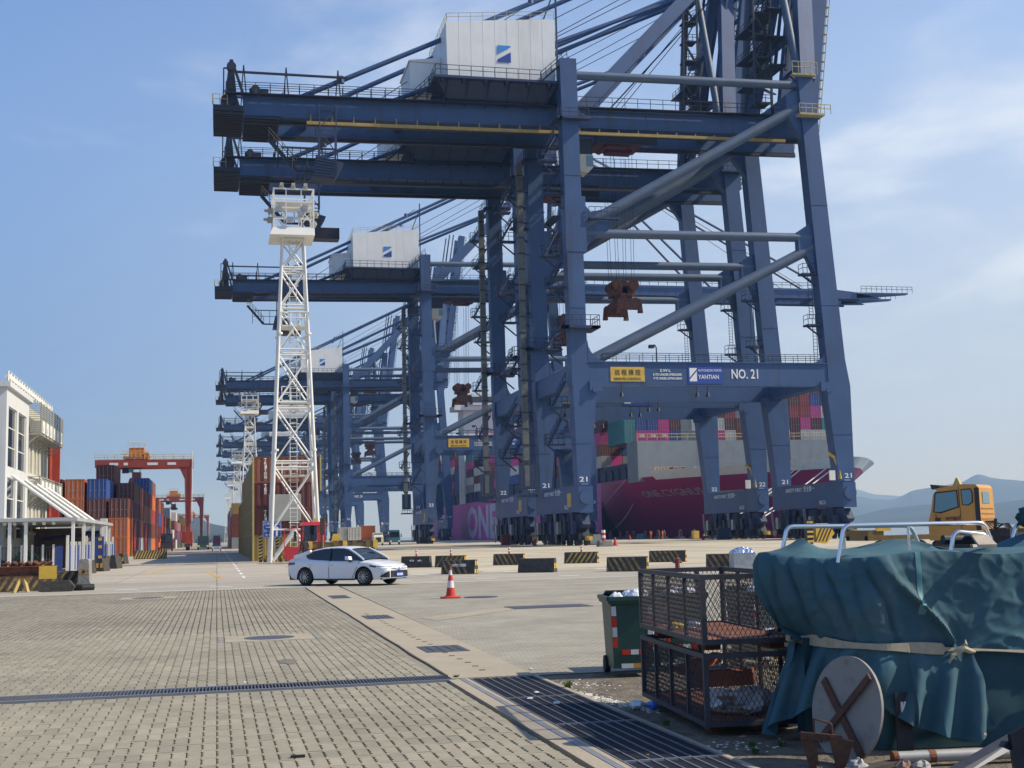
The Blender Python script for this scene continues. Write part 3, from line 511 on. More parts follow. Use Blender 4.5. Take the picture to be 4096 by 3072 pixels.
CONC = slab_material('apron_concrete', (.50,.44,.315), (.40,.35,.26), 6, 5); ASPH = slab_material('road_concrete', (.37,.335,.265), (.30,.27,.215), 9, 4.1); PAVER = slab_material('grey_interlocking_paver', (.305,.275,.20), (.235,.21,.15), 9999, 9999); YROAD = slab_material('yard_road_slabs', (.43,.38,.30), (.31,.28,.225), 4.5, 7)
def sheet(name, x0, x1, y0, y1, z, m, parent=None, kind='structure', label=None, n=1):
    b = MB(); b.grid([[(x0+(x1-x0)*i/n, y0+(y1-y0)*j/n, z) for i in range(n+1)] for j in range(n+1)])
    o = b.build(name, m, parent)
    if kind: o['kind'] = kind
    return o
GZ = -.055
b = MB(); b.add([(-9000,-400,GZ),(93,-400,GZ),(93,9000,GZ),(-9000,9000,GZ)], [(0,1,2,3)]); b.add([(93,-400,GZ),(93,9000,GZ),(93,9000,-6),(93,-400,-6)], [(3,2,1,0)])
b.build('ground', JOINT, kind='structure')
EDGE = lambda y: 2.90 + max(0, y-16.5)*.0105                        # left edge of the concrete strip
CH = [R(0)]
# quay apron: pale concrete from the barriers to the quay edge, road in front of it
b = MB(); b.add([(8.7,61.6,0),(93,61.6,0),(93,1900,0),(8.7,1900,0)], [(0,1,2,3)]); b.add([(93,61.6,0),(93,1900,0),(93,1900,-2),(93,61.6,-2)], [(3,2,1,0)]); b.build('quay_apron', CONC, kind='structure')
b = MB(); b.add([(-60,49.2,0),(93,49.2,0),(93,61.6,0),(-60,61.6,0)], [(0,1,2,3)]); b.build('cross_road', ASPH, kind='structure')
b = MB(); b.add([(-60,61.6,0),(8.7,61.6,0),(8.7,1900,0),(-60,1900,0)], [(0,1,2,3)]); b.build('yard_road', YROAD, kind='structure')
b = MB(); b.add([(93,-400,0),(93,61.6,0),(45,61.6,0),(45,49.2,0),(93,49.2,0)], [(0,1,4)])
# right-hand paved area (fine blocks): blocks far too small to tell apart are left to the material
def fine_pavers():
    m = bpy.data.materials.new('fine_block_paving'); m.use_nodes = True; t = m.node_tree; bs = t.nodes['Principled BSDF']; l = t.links.new; bs.inputs['Roughness'].default_value = .88
    g = N(t, 'ShaderNodeNewGeometry'); mp = N(t, 'ShaderNodeMapping'); mp.inputs['Rotation'].default_value = (0,0,R(28)); l(g.outputs['Position'], mp.inputs[0])
    br = N(t, 'ShaderNodeTexBrick'); br.inputs['Scale'].default_value = 1; br.inputs['Brick Width'].default_value = .23; br.inputs['Row Height'].default_value = .115; br.inputs['Mortar Size'].default_value = .008; br.inputs['Mortar Smooth'].default_value = .4
    br.inputs['Color1'].default_value = (.36,.335,.26,1); br.inputs['Color2'].default_value = (.31,.285,.22,1); br.inputs['Mortar'].default_value = (.18,.16,.12,1); l(mp.outputs[0], br.inputs['Vector'])
    no = N(t, 'ShaderNodeTexNoise'); no.inputs['Scale'].default_value = .5; no.inputs['Detail'].default_value = 8; no.inputs['Roughness'].default_value = .7; l(g.outputs['Position'], no.inputs['Vector'])
    r = N(t, 'ShaderNodeMapRange'); r.inputs['From Min'].default_value = .35; r.inputs['From Max'].default_value = .68; r.inputs['To Min'].default_value = 1.1; r.inputs['To Max'].default_value = .74; l(no.outputs['Fac'], r.inputs['Value'])
    mu = N(t, 'ShaderNodeMix', data_type='RGBA', blend_type='MULTIPLY'); mu.inputs['Factor'].default_value = 1; l(br.outputs['Color'], mu.inputs['A']); l(r.outputs[0], mu.inputs['B']); l(mu.outputs['Result'], bs.inputs['Base Color'])
    bp = N(t, 'ShaderNodeBump'); bp.inputs['Strength'].default_value = .5; bp.inputs['Distance'].default_value = .01; bp.invert = True; l(br.outputs['Fac'], bp.inputs['Height']); l(bp.outputs[0], bs.inputs['Normal'])
    return m
FINE = fine_pavers()
b = MB(); b.add([(3.98,16.2,-.004),(60,16.2,-.004),(60,49.197,-.004),(4.55,49.197,-.004)], [(0,1,2,3)]); b.build('block_paving', FINE, kind='structure')
b = MB(); b.add([(60,5,-.01),(93,5,-.01),(93,49.19,-.01),(60,49.19,-.01)], [(0,1,2,3)]); b.add([(4.02,2,-.012),(60,2,-.012),(60,16.196,-.012),(4.02,16.196,-.012)], [(0,1,2,3)])
b.build('dirt_ground', mat('dirty_earth_ground', (.15,.125,.09), .95, var=.4, scale=4, dirt=(.05,.045,.035), damt=.6, dscale=2.5, bump=.8, bscale=18), kind='structure')
# far part of the left paving, where single blocks no longer read
def far_pavers():
    m = bpy.data.materials.new('far_block_paving'); m.use_nodes = True; t = m.node_tree; bs = t.nodes['Principled BSDF']; l = t.links.new; bs.inputs['Roughness'].default_value = .88
    g = N(t, 'ShaderNodeNewGeometry'); sp = N(t, 'ShaderNodeSeparateXYZ'); l(g.outputs['Position'], sp.inputs[0])
    nx = N(t, 'ShaderNodeTexNoise'); nx.inputs['Scale'].default_value = .35; nx.inputs['Detail'].default_value = 2; l(g.outputs['Position'], nx.inputs['Vector'])
    a1 = N(t, 'ShaderNodeMath', operation='MULTIPLY_ADD'); a1.inputs[1].default_value = .22; l(nx.outputs['Fac'], a1.inputs[0]); l(sp.outputs[0], a1.inputs[2])
    fr = N(t, 'ShaderNodeMath', operation='PINGPONG'); fr.inputs[1].default_value = .126; l(a1.outputs[0], fr.inputs[0])
    r = N(t, 'ShaderNodeMapRange'); r.inputs['From Min'].default_value = .0; r.inputs['From Max'].default_value = .035; r.inputs['To Min'].default_value = .0; r.inputs['To Max'].default_value = 1; l(fr.outputs[0], r.inputs['Value'])
    n2 = N(t, 'ShaderNodeTexNoise'); n2.inputs['Scale'].default_value = .45; n2.inputs['Detail'].default_value = 8; n2.inputs['Roughness'].default_value = .7; l(g.outputs['Position'], n2.inputs['Vector'])
    r2 = N(t, 'ShaderNodeMapRange'); r2.inputs['From Min'].default_value = .35; r2.inputs['From Max'].default_value = .7; r2.inputs['To Min'].default_value = 1.08; r2.inputs['To Max'].default_value = .76; l(n2.outputs['Fac'], r2.inputs['Value'])
    mx_ = N(t, 'ShaderNodeMix', data_type='RGBA'); mx_.inputs['A'].default_value = (.17,.15,.11,1); mx_.inputs['B'].default_value = (.30,.27,.195,1); l(r.outputs[0], mx_.inputs['Factor'])
    mu = N(t, 'ShaderNodeMix', data_type='RGBA', blend_type='MULTIPLY'); mu.inputs['Factor'].default_value = 1; l(mx_.outputs['Result'], mu.inputs['A']); l(r2.outputs[0], mu.inputs['B']); l(mu.outputs['Result'], bs.inputs['Base Color'])
    return m
YP = 49.19
b = MB(); b.add([(-60,20,-.004),(-.20*20-1.2,20,-.004),(-.20*49.2-1.2,49.197,-.004),(-60,49.197,-.004)], [(0,1,2,3)]); b.add([(-60,2,-.004),(-.20*8.6-1.2,2,-.004),(-.20*8.6-1.2,8.6,-.004),(-.20*20-1.2,20,-.004),(-60,20,-.004)], [(0,1,2,3,4)]); b.add([(-2.92,2,-.006),(2.84,2,-.006),(2.84,8.56,-.006),(-2.92,8.56,-.006)], [(0,1,2,3)]); b.build('far_paving', far_pavers(), kind='structure')
# individual interlocking pavers: long side along the view, zigzag flanks, open joint in the middle of each flank
PW, PL = .126, .385
def paver_shape(w, l_):
    g = .0125; z = .0115; ys = [0, .07, .085, .125, .165, .205, .245, .285, .30, 1]
    ys = [0, .055, .06] + [.06 + (l_-.12)*k/6 for k in range(1, 7)] + [l_-.055, l_]
    off = [.0015, .0015] + [g + (z if k % 2 else -z*.6) for k in range(7)] + [.0015, .0015]
    offR = [.0015, .0015] + [g - (z if k % 2 else -z*.6) for k in range(7)] + [.0015, .0015]
    left = [(o, y) for o, y in zip(off, ys)]; right = [(w - o, y) for o, y in zip(offR, ys)]
    return left, right
_pl, _pr = paver_shape(PW, PL - .0025)
def paver_far(b, x, y, dz):
    g = .013; e = .08; P_ = [(x+.002,y),(x+PW-.002,y),(x+PW-.002,y+e),(x+PW-g,y+e+.02),(x+PW-g,y+PL-e-.02),(x+PW-.002,y+PL-e),(x+PW-.002,y+PL-.003),(x+.002,y+PL-.003),(x+.002,y+PL-e),(x+g,y+PL-e-.02),(x+g,y+e+.02),(x+.002,y+e)]
    b.add([(p[0],p[1],dz) for p in P_], [tuple(range(12))])
def paver(b, x, y, dz=0., h=.04):
    vs = []
    for p in _pl: vs.append((x+p[0], y+p[1], dz))
    for p in _pr: vs.append((x+p[0], y+p[1], dz))
    n = len(_pl); k = len(vs)
    vs += [(a[0], a[1], -h) for a in vs]
    fs = [(i, n+i, n+i+1, i+1) for i in range(n-1)]
    fs += [(i+k, i, i+1, i+1+k) for i in range(n-1)]; fs += [(n+i, n+i+k, n+i+1+k, n+i+1) for i in range(n-1)]
    fs += [(0, k, n+k, n), (n-1, 2*n-1, 2*n-1+k, n-1+k)]
    b.add(vs, fs)
pav = thing('paving', 'grey zigzag block paving of the near yard, left of the concrete strip', 'paving'); del pav['category']; pav['kind'] = 'structure'
one = MB(); paver(one, 0, 0); PM3 = []; pme = [one.mesh('paver', PAVER), one.mesh('paver', slab_material('darker_paver', (.265,.24,.175), (.21,.19,.14), 9999, 9999)), one.mesh('paver', slab_material('lighter_paver', (.335,.30,.22), (.26,.235,.17), 9999, 9999))]
PM3 = [m_.materials[0] for m_ in pme]
cells = []
y = 8.6; row = 0
DR0, DR1 = 16.12, 16.70                                               # the slot drain crosses here
while y < YP - .02:
    xl = -.20*y - 1.25; x = math.floor(xl/PW)*PW
    while x + PW < EDGE(y) - .06:
        if not (DR0 - PL < y < DR1): cells.append((x, y))
        x += PW
    y += PL
    if DR0 - PL < y < DR1: y = DR1 + .004
rest = MB(); rest.m = 0
inview = [c for c in cells if 9.55 < c[1] and -.162*c[1]-.02 < c[0] < 2.9 and c[1] < 12.2]
inview.sort(key=lambda c: c[1] + abs(c[0]-.9)*.15); near = set(inview[:300])
for c in cells:
    dz = rnd.uniform(-.0035, .0015)
    if c in near: place('paver', pme[rnd.choice((0,0,0,1,2))], pav, (c[0], c[1], dz))
    else:
        rest.m = rnd.choice((0,0,0,0,1,2)); (paver if c[1] < 26 else paver_far)(rest, c[0], c[1], dz)
rest.build('paver_field', list(PM3), pav, kind='stuff')
# concrete strip with its cover plates
st = thing('concrete_strip', 'pale concrete strip with steel covers running away beside the zigzag paving', 'strip'); del st['category']; st['kind'] = 'structure'
ys_ = [16.2 + k*(49.197-16.2)/11 for k in range(12)]
for k in range(11):
    y0, y1 = ys_[k]+.012, ys_[k+1]; b = MB(); e0, e1 = EDGE(y0), EDGE(y1)
    b.hexa([(e0,y0,-.05),(3.97+(y0-16)*.015,y0,-.05),(3.97+(y1-16)*.015,y1,-.05),(e1,y1,-.05)], [(e0,y0,.006),(3.97+(y0-16)*.015,y0,.006),(3.97+(y1-16)*.015,y1,.006),(e1,y1,.006)]); b.build('concrete_slab', CONC2, st)
for (x0, x1, y0, y1, hole) in ((3.18,3.86,19.9,21.0,1), (3.25,3.85,28.6,29.9,0), (3.4,3.95,39.0,41.0,0)):
    b = MB(); b.box(x0, x1, y0, y1, -.02, .014); pl = b.build('cover_plate', mat('blue_grey_cast_iron', (.09,.095,.115), .6, metal=.3, var=.2, scale=6), st)
    b = MB()
    if hole:
        for i in range(4):
            for j in range(4): b.box(x0+.1+i*.15, x0+.15+i*.15, y0+.15+j*.25, y0+.24+j*.25, .014, .018)
    else:
        for i in range(1, 5): b.box(x0+(x1-x0)*i/5-.008, x0+(x1-x0)*i/5+.008, y0+.05, y1-.05, .014, .018)
    b.build('plate_slots', RUBBER, pl)
b = MB()
for k in range(26):
    y = 17.0 + k*.55; b.box(3.42+.02*math.sin(k), 3.50+.02*math.sin(k), y, y+.07, .006, .010)
b.build('lifting_slots', RUBBER, st, kind='stuff')
b = MB(); b.path([(EDGE(16.5+k*1.6)-.03+rnd.uniform(-.01,.02), 16.5+k*1.6, .004) for k in range(21)], .018, 5); b.build('edge_crack', JOINT, st)
b = MB(); b.add([(EDGE(16.65)-.16,16.65,-.003),(EDGE(16.65)-.0,16.65,-.003),(EDGE(49.19)-.0,49.19,-.003),(EDGE(49.19)-.16,49.19,-.003)],[(0,1,2,3)]); b.build('edge_infill', mat('edge_infill_mortar', (.25,.22,.165), .9, var=.2, scale=4), st)
# slot drain across the paving
dr = thing('slot_drain', 'dark steel slot drain crossing the zigzag paving from the left edge to the concrete strip', 'drain')
b = MB(); b.box(-6, 2.93, DR0+.02, DR1-.02, -.054, -.05); b.build('channel_floor', RUBBER, dr)
b = MB(); b.box(-6, 2.93, DR0, DR0+.045, -.05, .006); b.build('drain_frame', STEEL, dr); b = MB(); b.box(-6, 2.93, DR1-.045, DR1, -.05, .006); b.build('drain_frame', STEEL, dr)
bm_ = MB().box(-.007, .007, DR0+.045, DR1-.045, -.03, .004).mesh('bar', mat('worn_grating_steel', (.13,.135,.15), .5, metal=.4, var=.3, scale=5))
for k in range(150): place('bar', bm_, dr, (2.90 - k*.042, 0, 0))
# big trench grating in the foreground
tg = thing('trench_grating', 'wide dark steel trench grating beside the wire cages in the right foreground', 'grating')
for k in range(5):
    y1 = 16.15 - k*2.1; y0 = y1 - 2.09; b = MB(); x0, x1 = 3.12, 3.93
    for i in range(8): xx = x0 + (x1-x0)*i/7; b.box(xx-.006, xx+.006, y0, y1, -.03, .006)
    b.box(x0, x1, y0, y0+.025, -.03, .005); pn = b.build('grating_panel', mat('grating_light_edge', (.20,.215,.25), .5, metal=.3, var=.2), tg)
    b = MB(); yy = y0 + .04
    while yy < y1 - .01: b.box(x0, x1, yy, yy+.006, -.03, -.002); yy += .034
    b.build('cross_bars', mat('grating_dark_bars', (.045,.05,.065), .6, metal=.2, var=.2), pn, kind='stuff')
b = MB(); b.box(3.05, 3.10, 5.6, 16.18, -.05, .004); b.box(3.95, 4.0, 5.6, 16.18, -.05, .004); b.build('grating_kerb', CONC2, tg)
b = MB(); b.box(2.99, 3.045, 5.6, 16.18, -.05, .004); b.build('steel_edge', mat('edge_steel', (.25,.26,.28), .5, metal=.3, var=.2), tg)
b = MB(); b.box(2.84, 2.985, 5.6, 16.18, -.05, -.0); b.build('edge_concrete', CONC2, tg)
# road markings
mk = MB()
def mline(x0, y0, x1, y1, w, z=.004):
    p, q = Vector((x0,y0,z)), Vector((x1,y1,z)); d = (q-p).normalized(); a = Vector((-d.y, d.x, 0))*w/2; mk.add([p-a, q-a, q+a, p+a], [(0,1,2,3)])
mline(-8, 49.6, 40, 49.6, .22)
for k in range(14): mline(-7.5+3.6*k, 52.6, -6.6+3.6*k, 52.6, .35)
mline(-8, 54.2, 14, 54.2, .16); mline(10, 56.6, 60, 56.6, .22)
for k in range(9): mline(6+6.4*k, 44.2-.0*k, 9.2+6.4*k, 44.2, .14) if k else mline(4.7, 44.2, 6.6, 44.2, .14)
for k in range(6): mline(9+4.6*k, 61.0, 10.4+4.6*k, 60.0, .6)
for k in range(30): mline(1.3-.004*k, 64+7*k, 1.3-.004*k, 67.5+7*k, .16)
mline(-7.6, 66, 2.6, 66, .3); mline(1.3, 300, 1.3, 900, .16); mline(-6.3, 62, -6.3, 64.5, .25)
for k in range(12): mline(12+9*k, 108, 17+9*k, 108, .2)
mk.build('road_marking', PAINTW, kind='structure')
mk = MB(); mline(.2, 63, -.6, 82, .28); mline(-3.9, 76, -3.2, 92, .28); mline(-3.4, 67.5, 1.0, 67.5, .18); mk.build('yellow_road_marking', PAINTY, kind='structure')
b = MB()
for x in (49.15, 88.6, 12.6):
    for o in (-.12, .12): b.box(x+o-.05, x+o+.05, 62, 1900, .0, .004)
b.build('crane_rail', mat('dark_rail_slot', (.07,.06,.05), .6, metal=.3), kind='structure')
b = MB()
for (a, c) in (((14,62,.004),(80,82,.004)), ((12,100,.004),(88,100,.004)), ((12,136,.004),(90,136,.004)), ((30,62,.004),(30,300,.004))): b.bar(a, c, .12, .004)
b.build('apron_joint', mat('joint_filler', (.13,.115,.09), .9), kind='structure')
# repair patches and stains: slightly raised skins of a different mix, each with its own ragged outline
def patch(name, x, y, rx, ry, m, z=.005, seed=0):
    r_ = random.Random(seed); n = 22; ph = [r_.uniform(.72, 1.12) for _ in range(n)]
    b = MB(); b.add([(x,y,z)] + [(x+rx*ph[i]*math.cos(2*math.pi*i/n), y+ry*ph[i]*math.sin(2*math.pi*i/n), z) for i in range(n)], [(0, 1+i, 1+(i+1) % n) for i in range(n)]); return b.build(name, m, kind='structure')
OIL = mat('oil_stain', (.17,.155,.125), .7, var=.3, scale=5)
for i, (x, y, rx, ry) in enumerate(((1.02,19.6,.14,.4),)): patch('stain', x, y, rx, ry, OIL, .0035, i)
# manholes
def manhole(x, y, r, label, frame=True, rect=None):
    t = thing('manhole', label, 'manhole cover', (x, y, 0))
    if rect:
        MB().box(-rect[0], rect[0], -rect[1], rect[1], -.01, .008).build('cover', mat('blue_grey_cast_iron', (.09,.095,.115)), t)
    else:
        MB().tube((0,0,-.02),(0,0,.012), r, 28).build('cover', MATS['blue_grey_cast_iron'], t)
    if frame:
        MB().box(-r*1.75, r*1.75, -r*1.5, r*1.5, -.02, .007).build('concrete_surround', CONC2, t)
        for s in (-1, 1): MB().box(s*r*1.9-.05, s*r*1.9+.05, -r*1.5, r*1.5, -.02, .007).build('surround_edge', CONC_D, t)
manhole(.95, 24.4, .46, 'round manhole cover in a concrete square in the middle of the zigzag paving')
manhole(-2.2, 44.0, .5, 'round manhole cover far left in the paving, near the rusty beam')
manhole(7.5, 36.9, .5, 'round manhole cover just right of the traffic cone', frame=False)
manhole(8.0, 31.0, 1, 'long rectangular cover plate lying in the block paving right of the cone', frame=False, rect=(1.0, .55))
b = MB(); b.add([(4.6,27.4,.001),(7.0,30.3,.001),(7.0,31.2,.001),(4.4,28.6,.001)], [(0,1,2,3)]); b.add([(7.0,30.55,.0012),(16,31.4,.0012),(16,31.9,.0012),(7.0,31.0,.0012)], [(0,1,2,3)]); b.build('concrete_band', CONC2, kind='structure')
# water and hills
WAT = bpy.data.materials.new('harbour_water'); WAT.use_nodes = True; _t = WAT.node_tree; _b = _t.nodes['Principled BSDF']; _b.inputs['Base Color'].default_value = (.05,.10,.13,1); _b.inputs['Roughness'].default_value = .12; _b.inputs['Specular IOR Level'].default_value = .6
_n = N(_t, 'ShaderNodeTexNoise'); _n.inputs['Scale'].default_value = .35; _n.inputs['Detail'].default_value = 8; _g = N(_t, 'ShaderNodeNewGeometry'); _t.links.new(_g.outputs['Position'], _n.inputs['Vector'])
_bp = N(_t, 'ShaderNodeBump'); _bp.inputs['Strength'].default_value = .6; _bp.inputs['Distance'].default_value = .8; _t.links.new(_n.outputs['Fac'], _bp.inputs['Height']); _t.links.new(_bp.outputs[0], _b.inputs['Normal'])
b = MB(); b.add([(93.01,-3000,-3),(16000,-3000,-3),(16000,14000,-3),(93.01,14000,-3)], [(0,1,2,3)]); b.build('water', WAT, kind='structure')
HILL = mat('wooded_hillside', (.025,.042,.035), .95, var=.3, scale=.004, dirt=(.05,.06,.045), damt=.4, dscale=.01)
from mathutils import noise as mn
def hill(name, pts, depth, seed, m=HILL, z0=-3):
    """ridge through pts (x, y, height) falling away to both sides"""
    pts = [Vector(p) for p in pts]; fine = []
    for a, c in zip(pts, pts[1:]):
        for k in range(16): fine.append(a.lerp(c, (1-math.cos(math.pi*k/16))/2 if False else k/16))
    fine.append(pts[-1]); n = len(fine); rows = []
    sm_ = [sum((fine[min(n-1, max(0, i+d))].z for d in range(-5, 6)))/11 for i in range(n)]
    for j in range(-10, 11):
        row = []
        for i, p in enumerate(fine):
            d = Vector((fine[min(n-1,i+1)].x - fine[max(0,i-1)].x, fine[min(n-1,i+1)].y - fine[max(0,i-1)].y, 0)).normalized(); nn = Vector((-d.y, d.x, 0)); u = j/10
            q = Vector((p.x, p.y, 0)) + nn*u*depth; f = (1-abs(u))**1.15
            h = sm_[i]*f + mn.noise(Vector((q.x*.0022, q.y*.0022, seed)))*sm_[i]*.30*(1-abs(u))*min(1, abs(u)*5+.12) + mn.noise(Vector((q.x*.012, q.y*.012, seed+5)))*6*(1-abs(u))
            row.append((q.x, q.y, z0 + max(0, h)))
        rows.append(row)
    b = MB(); b.grid(rows); b.build(name, m, kind='structure', smooth=True)
def dirp(px, d):
    """ground point at distance d along the bearing of photo column px (px measured on the horizon)"""
    v = Vector((px - _cx, -(2165 - .024*(px-868) - _cy), _f)); w = _x*v.x + _y*v.x*0
    X = _x.dot(v); Y = _y.dot(v); k = d/math.hypot(X, Y); return X*k, Y*k
def ridge(cols, d):
    out = []
    for px, py in cols:
        X, Y = dirp(px, d); hor = 2165 - .024*(px-868); out.append((X, Y, max(4, (hor-py)/_f*math.cos(math.atan((px-_cx)/_f))*1.0*d*1.02 + 5)))
    return out
hill('hills', ridge([(3150,2080),(3300,2072),(3420,2068),(3520,2044),(3640,2022),(3720,2018),(3860,2024),(4000,2016),(4160,1996),(4400,2010)], 4200), 1100, 1)
hill('hills', ridge([(3100,2020),(3300,2005),(3420,1988),(3500,1999),(3568,2003),(3610,1988),(3650,1969),(3740,1950),(3860,1933),(3922,1903),(3975,1913),(4096,1925),(4300,1940)], 7000), 1500, 2)
hill('hills', ridge([(2900,1990),(3200,1975),(3380,1948),(3440,1962),(3500,1980),(3600,1985),(3800,1990)], 10500), 1500, 3)
hill('hills', ridge([(300,2110),(560,2070),(700,2062),(780,2076),(840,2106),(900,2112),(960,2125),(1100,2135)], 2600), 700, 4, z0=0)
hill('hills', ridge([(400,2130),(700,2110),(800,2140),(960,2142),(1200,2140)], 1900), 350, 5, z0=0)
# ---------------------------------------------------------------- shipping containers
CCOL = {'brown': (.13,.035,.022), 'maroon': (.10,.018,.022), 'red': (.30,.035,.03), 'orange': (.50,.13,.03), 'blue': (.025,.07,.26), 'grey': (.22,.25,.25), 'white': (.58,.57,.52),
        'pink': (.62,.04,.24), 'green': (.03,.16,.07), 'yellow': (.24,.17,.04), 'teal': (.05,.22,.22), 'rust': (.22,.075,.04)}
CM = {k: mat(k + '_container_paint', v, .6, var=.10, scale=.5, dirt=tuple(.5*c + .02 for c in v), damt=.5, dscale=.5, streak=True) for k, v in CCOL.items()}
GALV = mat('container_door_gear', (.30,.29,.28), .55, metal=.3, var=.15)
def container_mb(ln, w=2.44, h=2.6, corr=True):
    """long axis along y; door end at y=0; corrugated sides, framed doors with four lock rods"""
    b = MB(); e = .12; t = .035
    for x in (0, w-e):                                                  # corner posts and rails
        for y in (0, ln-e): b.box(x, x+e, y, y+e, 0, h)
        b.box(x, x+e, e, ln-e, 0, .14); b.box(x, x+e, e, ln-e, h-.1, h)
    b.box(e, w-e, 0, e, 0, .14); b.box(e, w-e, 0, e, h-.12, h); b.box(e, w-e, ln-e, ln, 0, .14); b.box(e, w-e, ln-e, ln, h-.12, h)
    b.box(e, w-e, e, ln-e, h-.07, h-.03); b.box(e, w-e, e, ln-e, .05, .1)
    n = int((ln-2*e)/.28)
    for x, s in ((.02, 1), (w-.02, -1)):
        pr = []
        for k in range(n+1):
            y = e + (ln-2*e)*k/n; q = (ln-2*e)/n
            pr.append((x + (0 if k % 2 else s*t), y)); 
            if k < n: pr.append((x + (0 if k % 2 else s*t), y + q*.7))
        rows = [[(p[0], p[1], z) for p in pr] for z in (.14, h-.1)]; b.grid(rows if s < 0 else rows[::-1])
    b.box(e, w/2-.01, .05, .09, .14, h-.12); b.box(w/2+.01, w-e, .05, .09, .14, h-.12)
    for z in (.75, 1.35, 1.95): b.box(e+.05, w/2-.08, .03, .05, z, z+.06); b.box(w/2+.08, w-e-.05, .03, .05, z, z+.06)
    nn = 8; pr = []
    for k in range(nn): q = (w-2*e)/nn; pr += [(e+q*k, ln-.03-(0 if k % 2 else .035)), (e+q*(k+.7), ln-.03-(0 if k % 2 else .035))]
    b.grid([[(p[0], p[1], z) for p in pr] for z in (.14, h-.12)])
    b.m = 1
    for x in (.38, .92, w-.92, w-.38): b.bar((x,.0,.1), (x,.0,h-.08), .05); b.box(x-.02, x+.3, -.02, .0, 1.05, 1.1)
    b.m = 0
    return b
_cmesh = {}
def cmesh(c, ln):
    if (c, ln) not in _cmesh: _cmesh[(c, ln)] = container_mb(ln).mesh(c + '_container', [CM[c], GALV])
    return _cmesh[(c, ln)]
ORD = ['bottom', 'second', 'third', 'fourth', 'fifth', 'sixth', 'seventh', 'eighth', 'ninth', 'tenth']
ORDN = ['first', 'second', 'third', 'fourth', 'fifth', 'sixth', 'seventh', 'eighth', 'ninth', 'tenth', 'eleventh', 'twelfth', 'thirteenth', 'fourteenth', 'fifteenth', 'sixteenth', 'seventeenth', 'eighteenth', 'nineteenth', 'twentieth', '21st', '22nd', '23rd', '24th', '25th', '26th', '27th', '28th', '29th', '30th', '31st', '32nd', '33rd', '34th']
farbox = MB(); farcols = list(CM); FARM = [CM[k] for k in farcols]
def box_far(c, x, y, z, ln, w=2.44, h=2.6):
    farbox.m = farcols.index(c); farbox.box(x, x+w, y, y+ln, z+.02, z+h-.03)
def cont(c, ln, x, y, z, label, group, scale=None, rz=0):
    o = place('shipping_container', cmesh(c, ln), None, (x, y, z), rz, scale); return tag(o, label, 'container', group)
# left yard: bays along the road, columns counted from the road
fixed = {0: [['orange','orange','brown'], ['brown','brown','brown','blue'], ['brown','orange','orange','orange'], ['maroon','maroon','maroon','maroon'], ['brown','brown','maroon','brown'], ['maroon','brown','brown']],
         1: [['red','maroon','maroon','brown'], ['maroon','red','maroon','maroon','brown'], ['brown','maroon','brown','maroon'], ['brown','brown','brown','brown'], ['maroon','maroon','brown','brown']],
         2: [['cream','rust','brown','brown'], ['brown','maroon','maroon','maroon'], ['brown','brown','brown'], ['maroon','brown','brown','brown']]}
pool = ['brown','brown','maroon','maroon','red','rust','blue','grey','white','orange','green','pink','teal','yellow','brown']
ci_ok = lambda c_, bay: c_ == 0 and bay > 3
XR = -14.05; by = 178.0
for bay in range(36):
    y = by + bay*13.3 + (6 if bay > 8 else 0) + (8 if bay > 18 else 0)
    cols = fixed.get(bay)
    if cols is None:
        cols = []
        for c_ in range(6 if bay < 9 else 5):
            hgt = (5 if ci_ok(c_, bay) else 4) if bay < 6 else rnd.choice((3,4,4,4)) if bay < 10 else rnd.choice((2,3,3,4)); cols.append([rnd.choice(pool if bay > 8 else pool[:6] + ['brown','maroon','orange','grey','blue']) for _ in range(hgt)])
    for ci, stack in enumerate(cols):
        for k, c in enumerate(stack):
            c = 'white' if c == 'cream' else c; x = XR - ci*2.78
            top = k == len(stack)-1
            if bay < 3 or (bay < 6 and ci < 4) or (bay < 10 and ci < 1): cont(c, 12.19, x, y, k*2.61, '%s container, %s tier, %s row from the road, %s bay, left yard' % (c, ORD[k], ORDN[ci], ORDN[bay]), 'containers stacked in the left yard')
            else: box_far(c, x, y, k*2.61, 12.19)
lettering('HAPAG', (XR+2.46, 187, 6.0), 1.3, TXTW, None, '+x', 3.6) if False else None
# yellow and brown stack at the roadside: two crosswise ends, long ones behind
SX0, SX1, SY, SH = 3.12, 8.72, 112.6, .865
sc20 = ((SX1-SX0)/6.06, .90, SH)
for k, c in enumerate(('yellow', 'brown', 'maroon', 'rust')):
    o = place('shipping_container', cmesh(c, 6.06), None, (SX1, SY, k*2.6*SH+.001), R(90), (.95, (SX1-SX0)/6.06, SH)); o.location = (SX1, SY, k*2.6*SH)
    tag(o, '%s container set crosswise, %s tier, right behind the lighting tower' % (c, ORD[k]), 'container', 'containers of the roadside stack')
zt = [0, 2.25, 4.5, 6.75]
for s, col_ in ((('T','R','I','T','O','N'), 3), (('T','E','X'), 2), (('T','R','I'), 1)):
    for i, ch in enumerate(s): lettering(ch, (3.95, SY-.045, zt[col_]+1.95-.30*i-.1), .36, TXTW, None, '-y', .24, .012, name='stack_letter')
for o in [o for o in bpy.data.objects if o.name.startswith('stack_letter')]:
    pz = min(v[2] for v in o.bound_box); par = [q for q in bpy.data.objects if q.get('group') == 'containers of the roadside stack'][min(3, int(pz/2.25))]; bpy.context.view_layer.update(); o.parent = par; o.matrix_parent_inverse = par.matrix_world.inverted(); o.name = 'lettering'
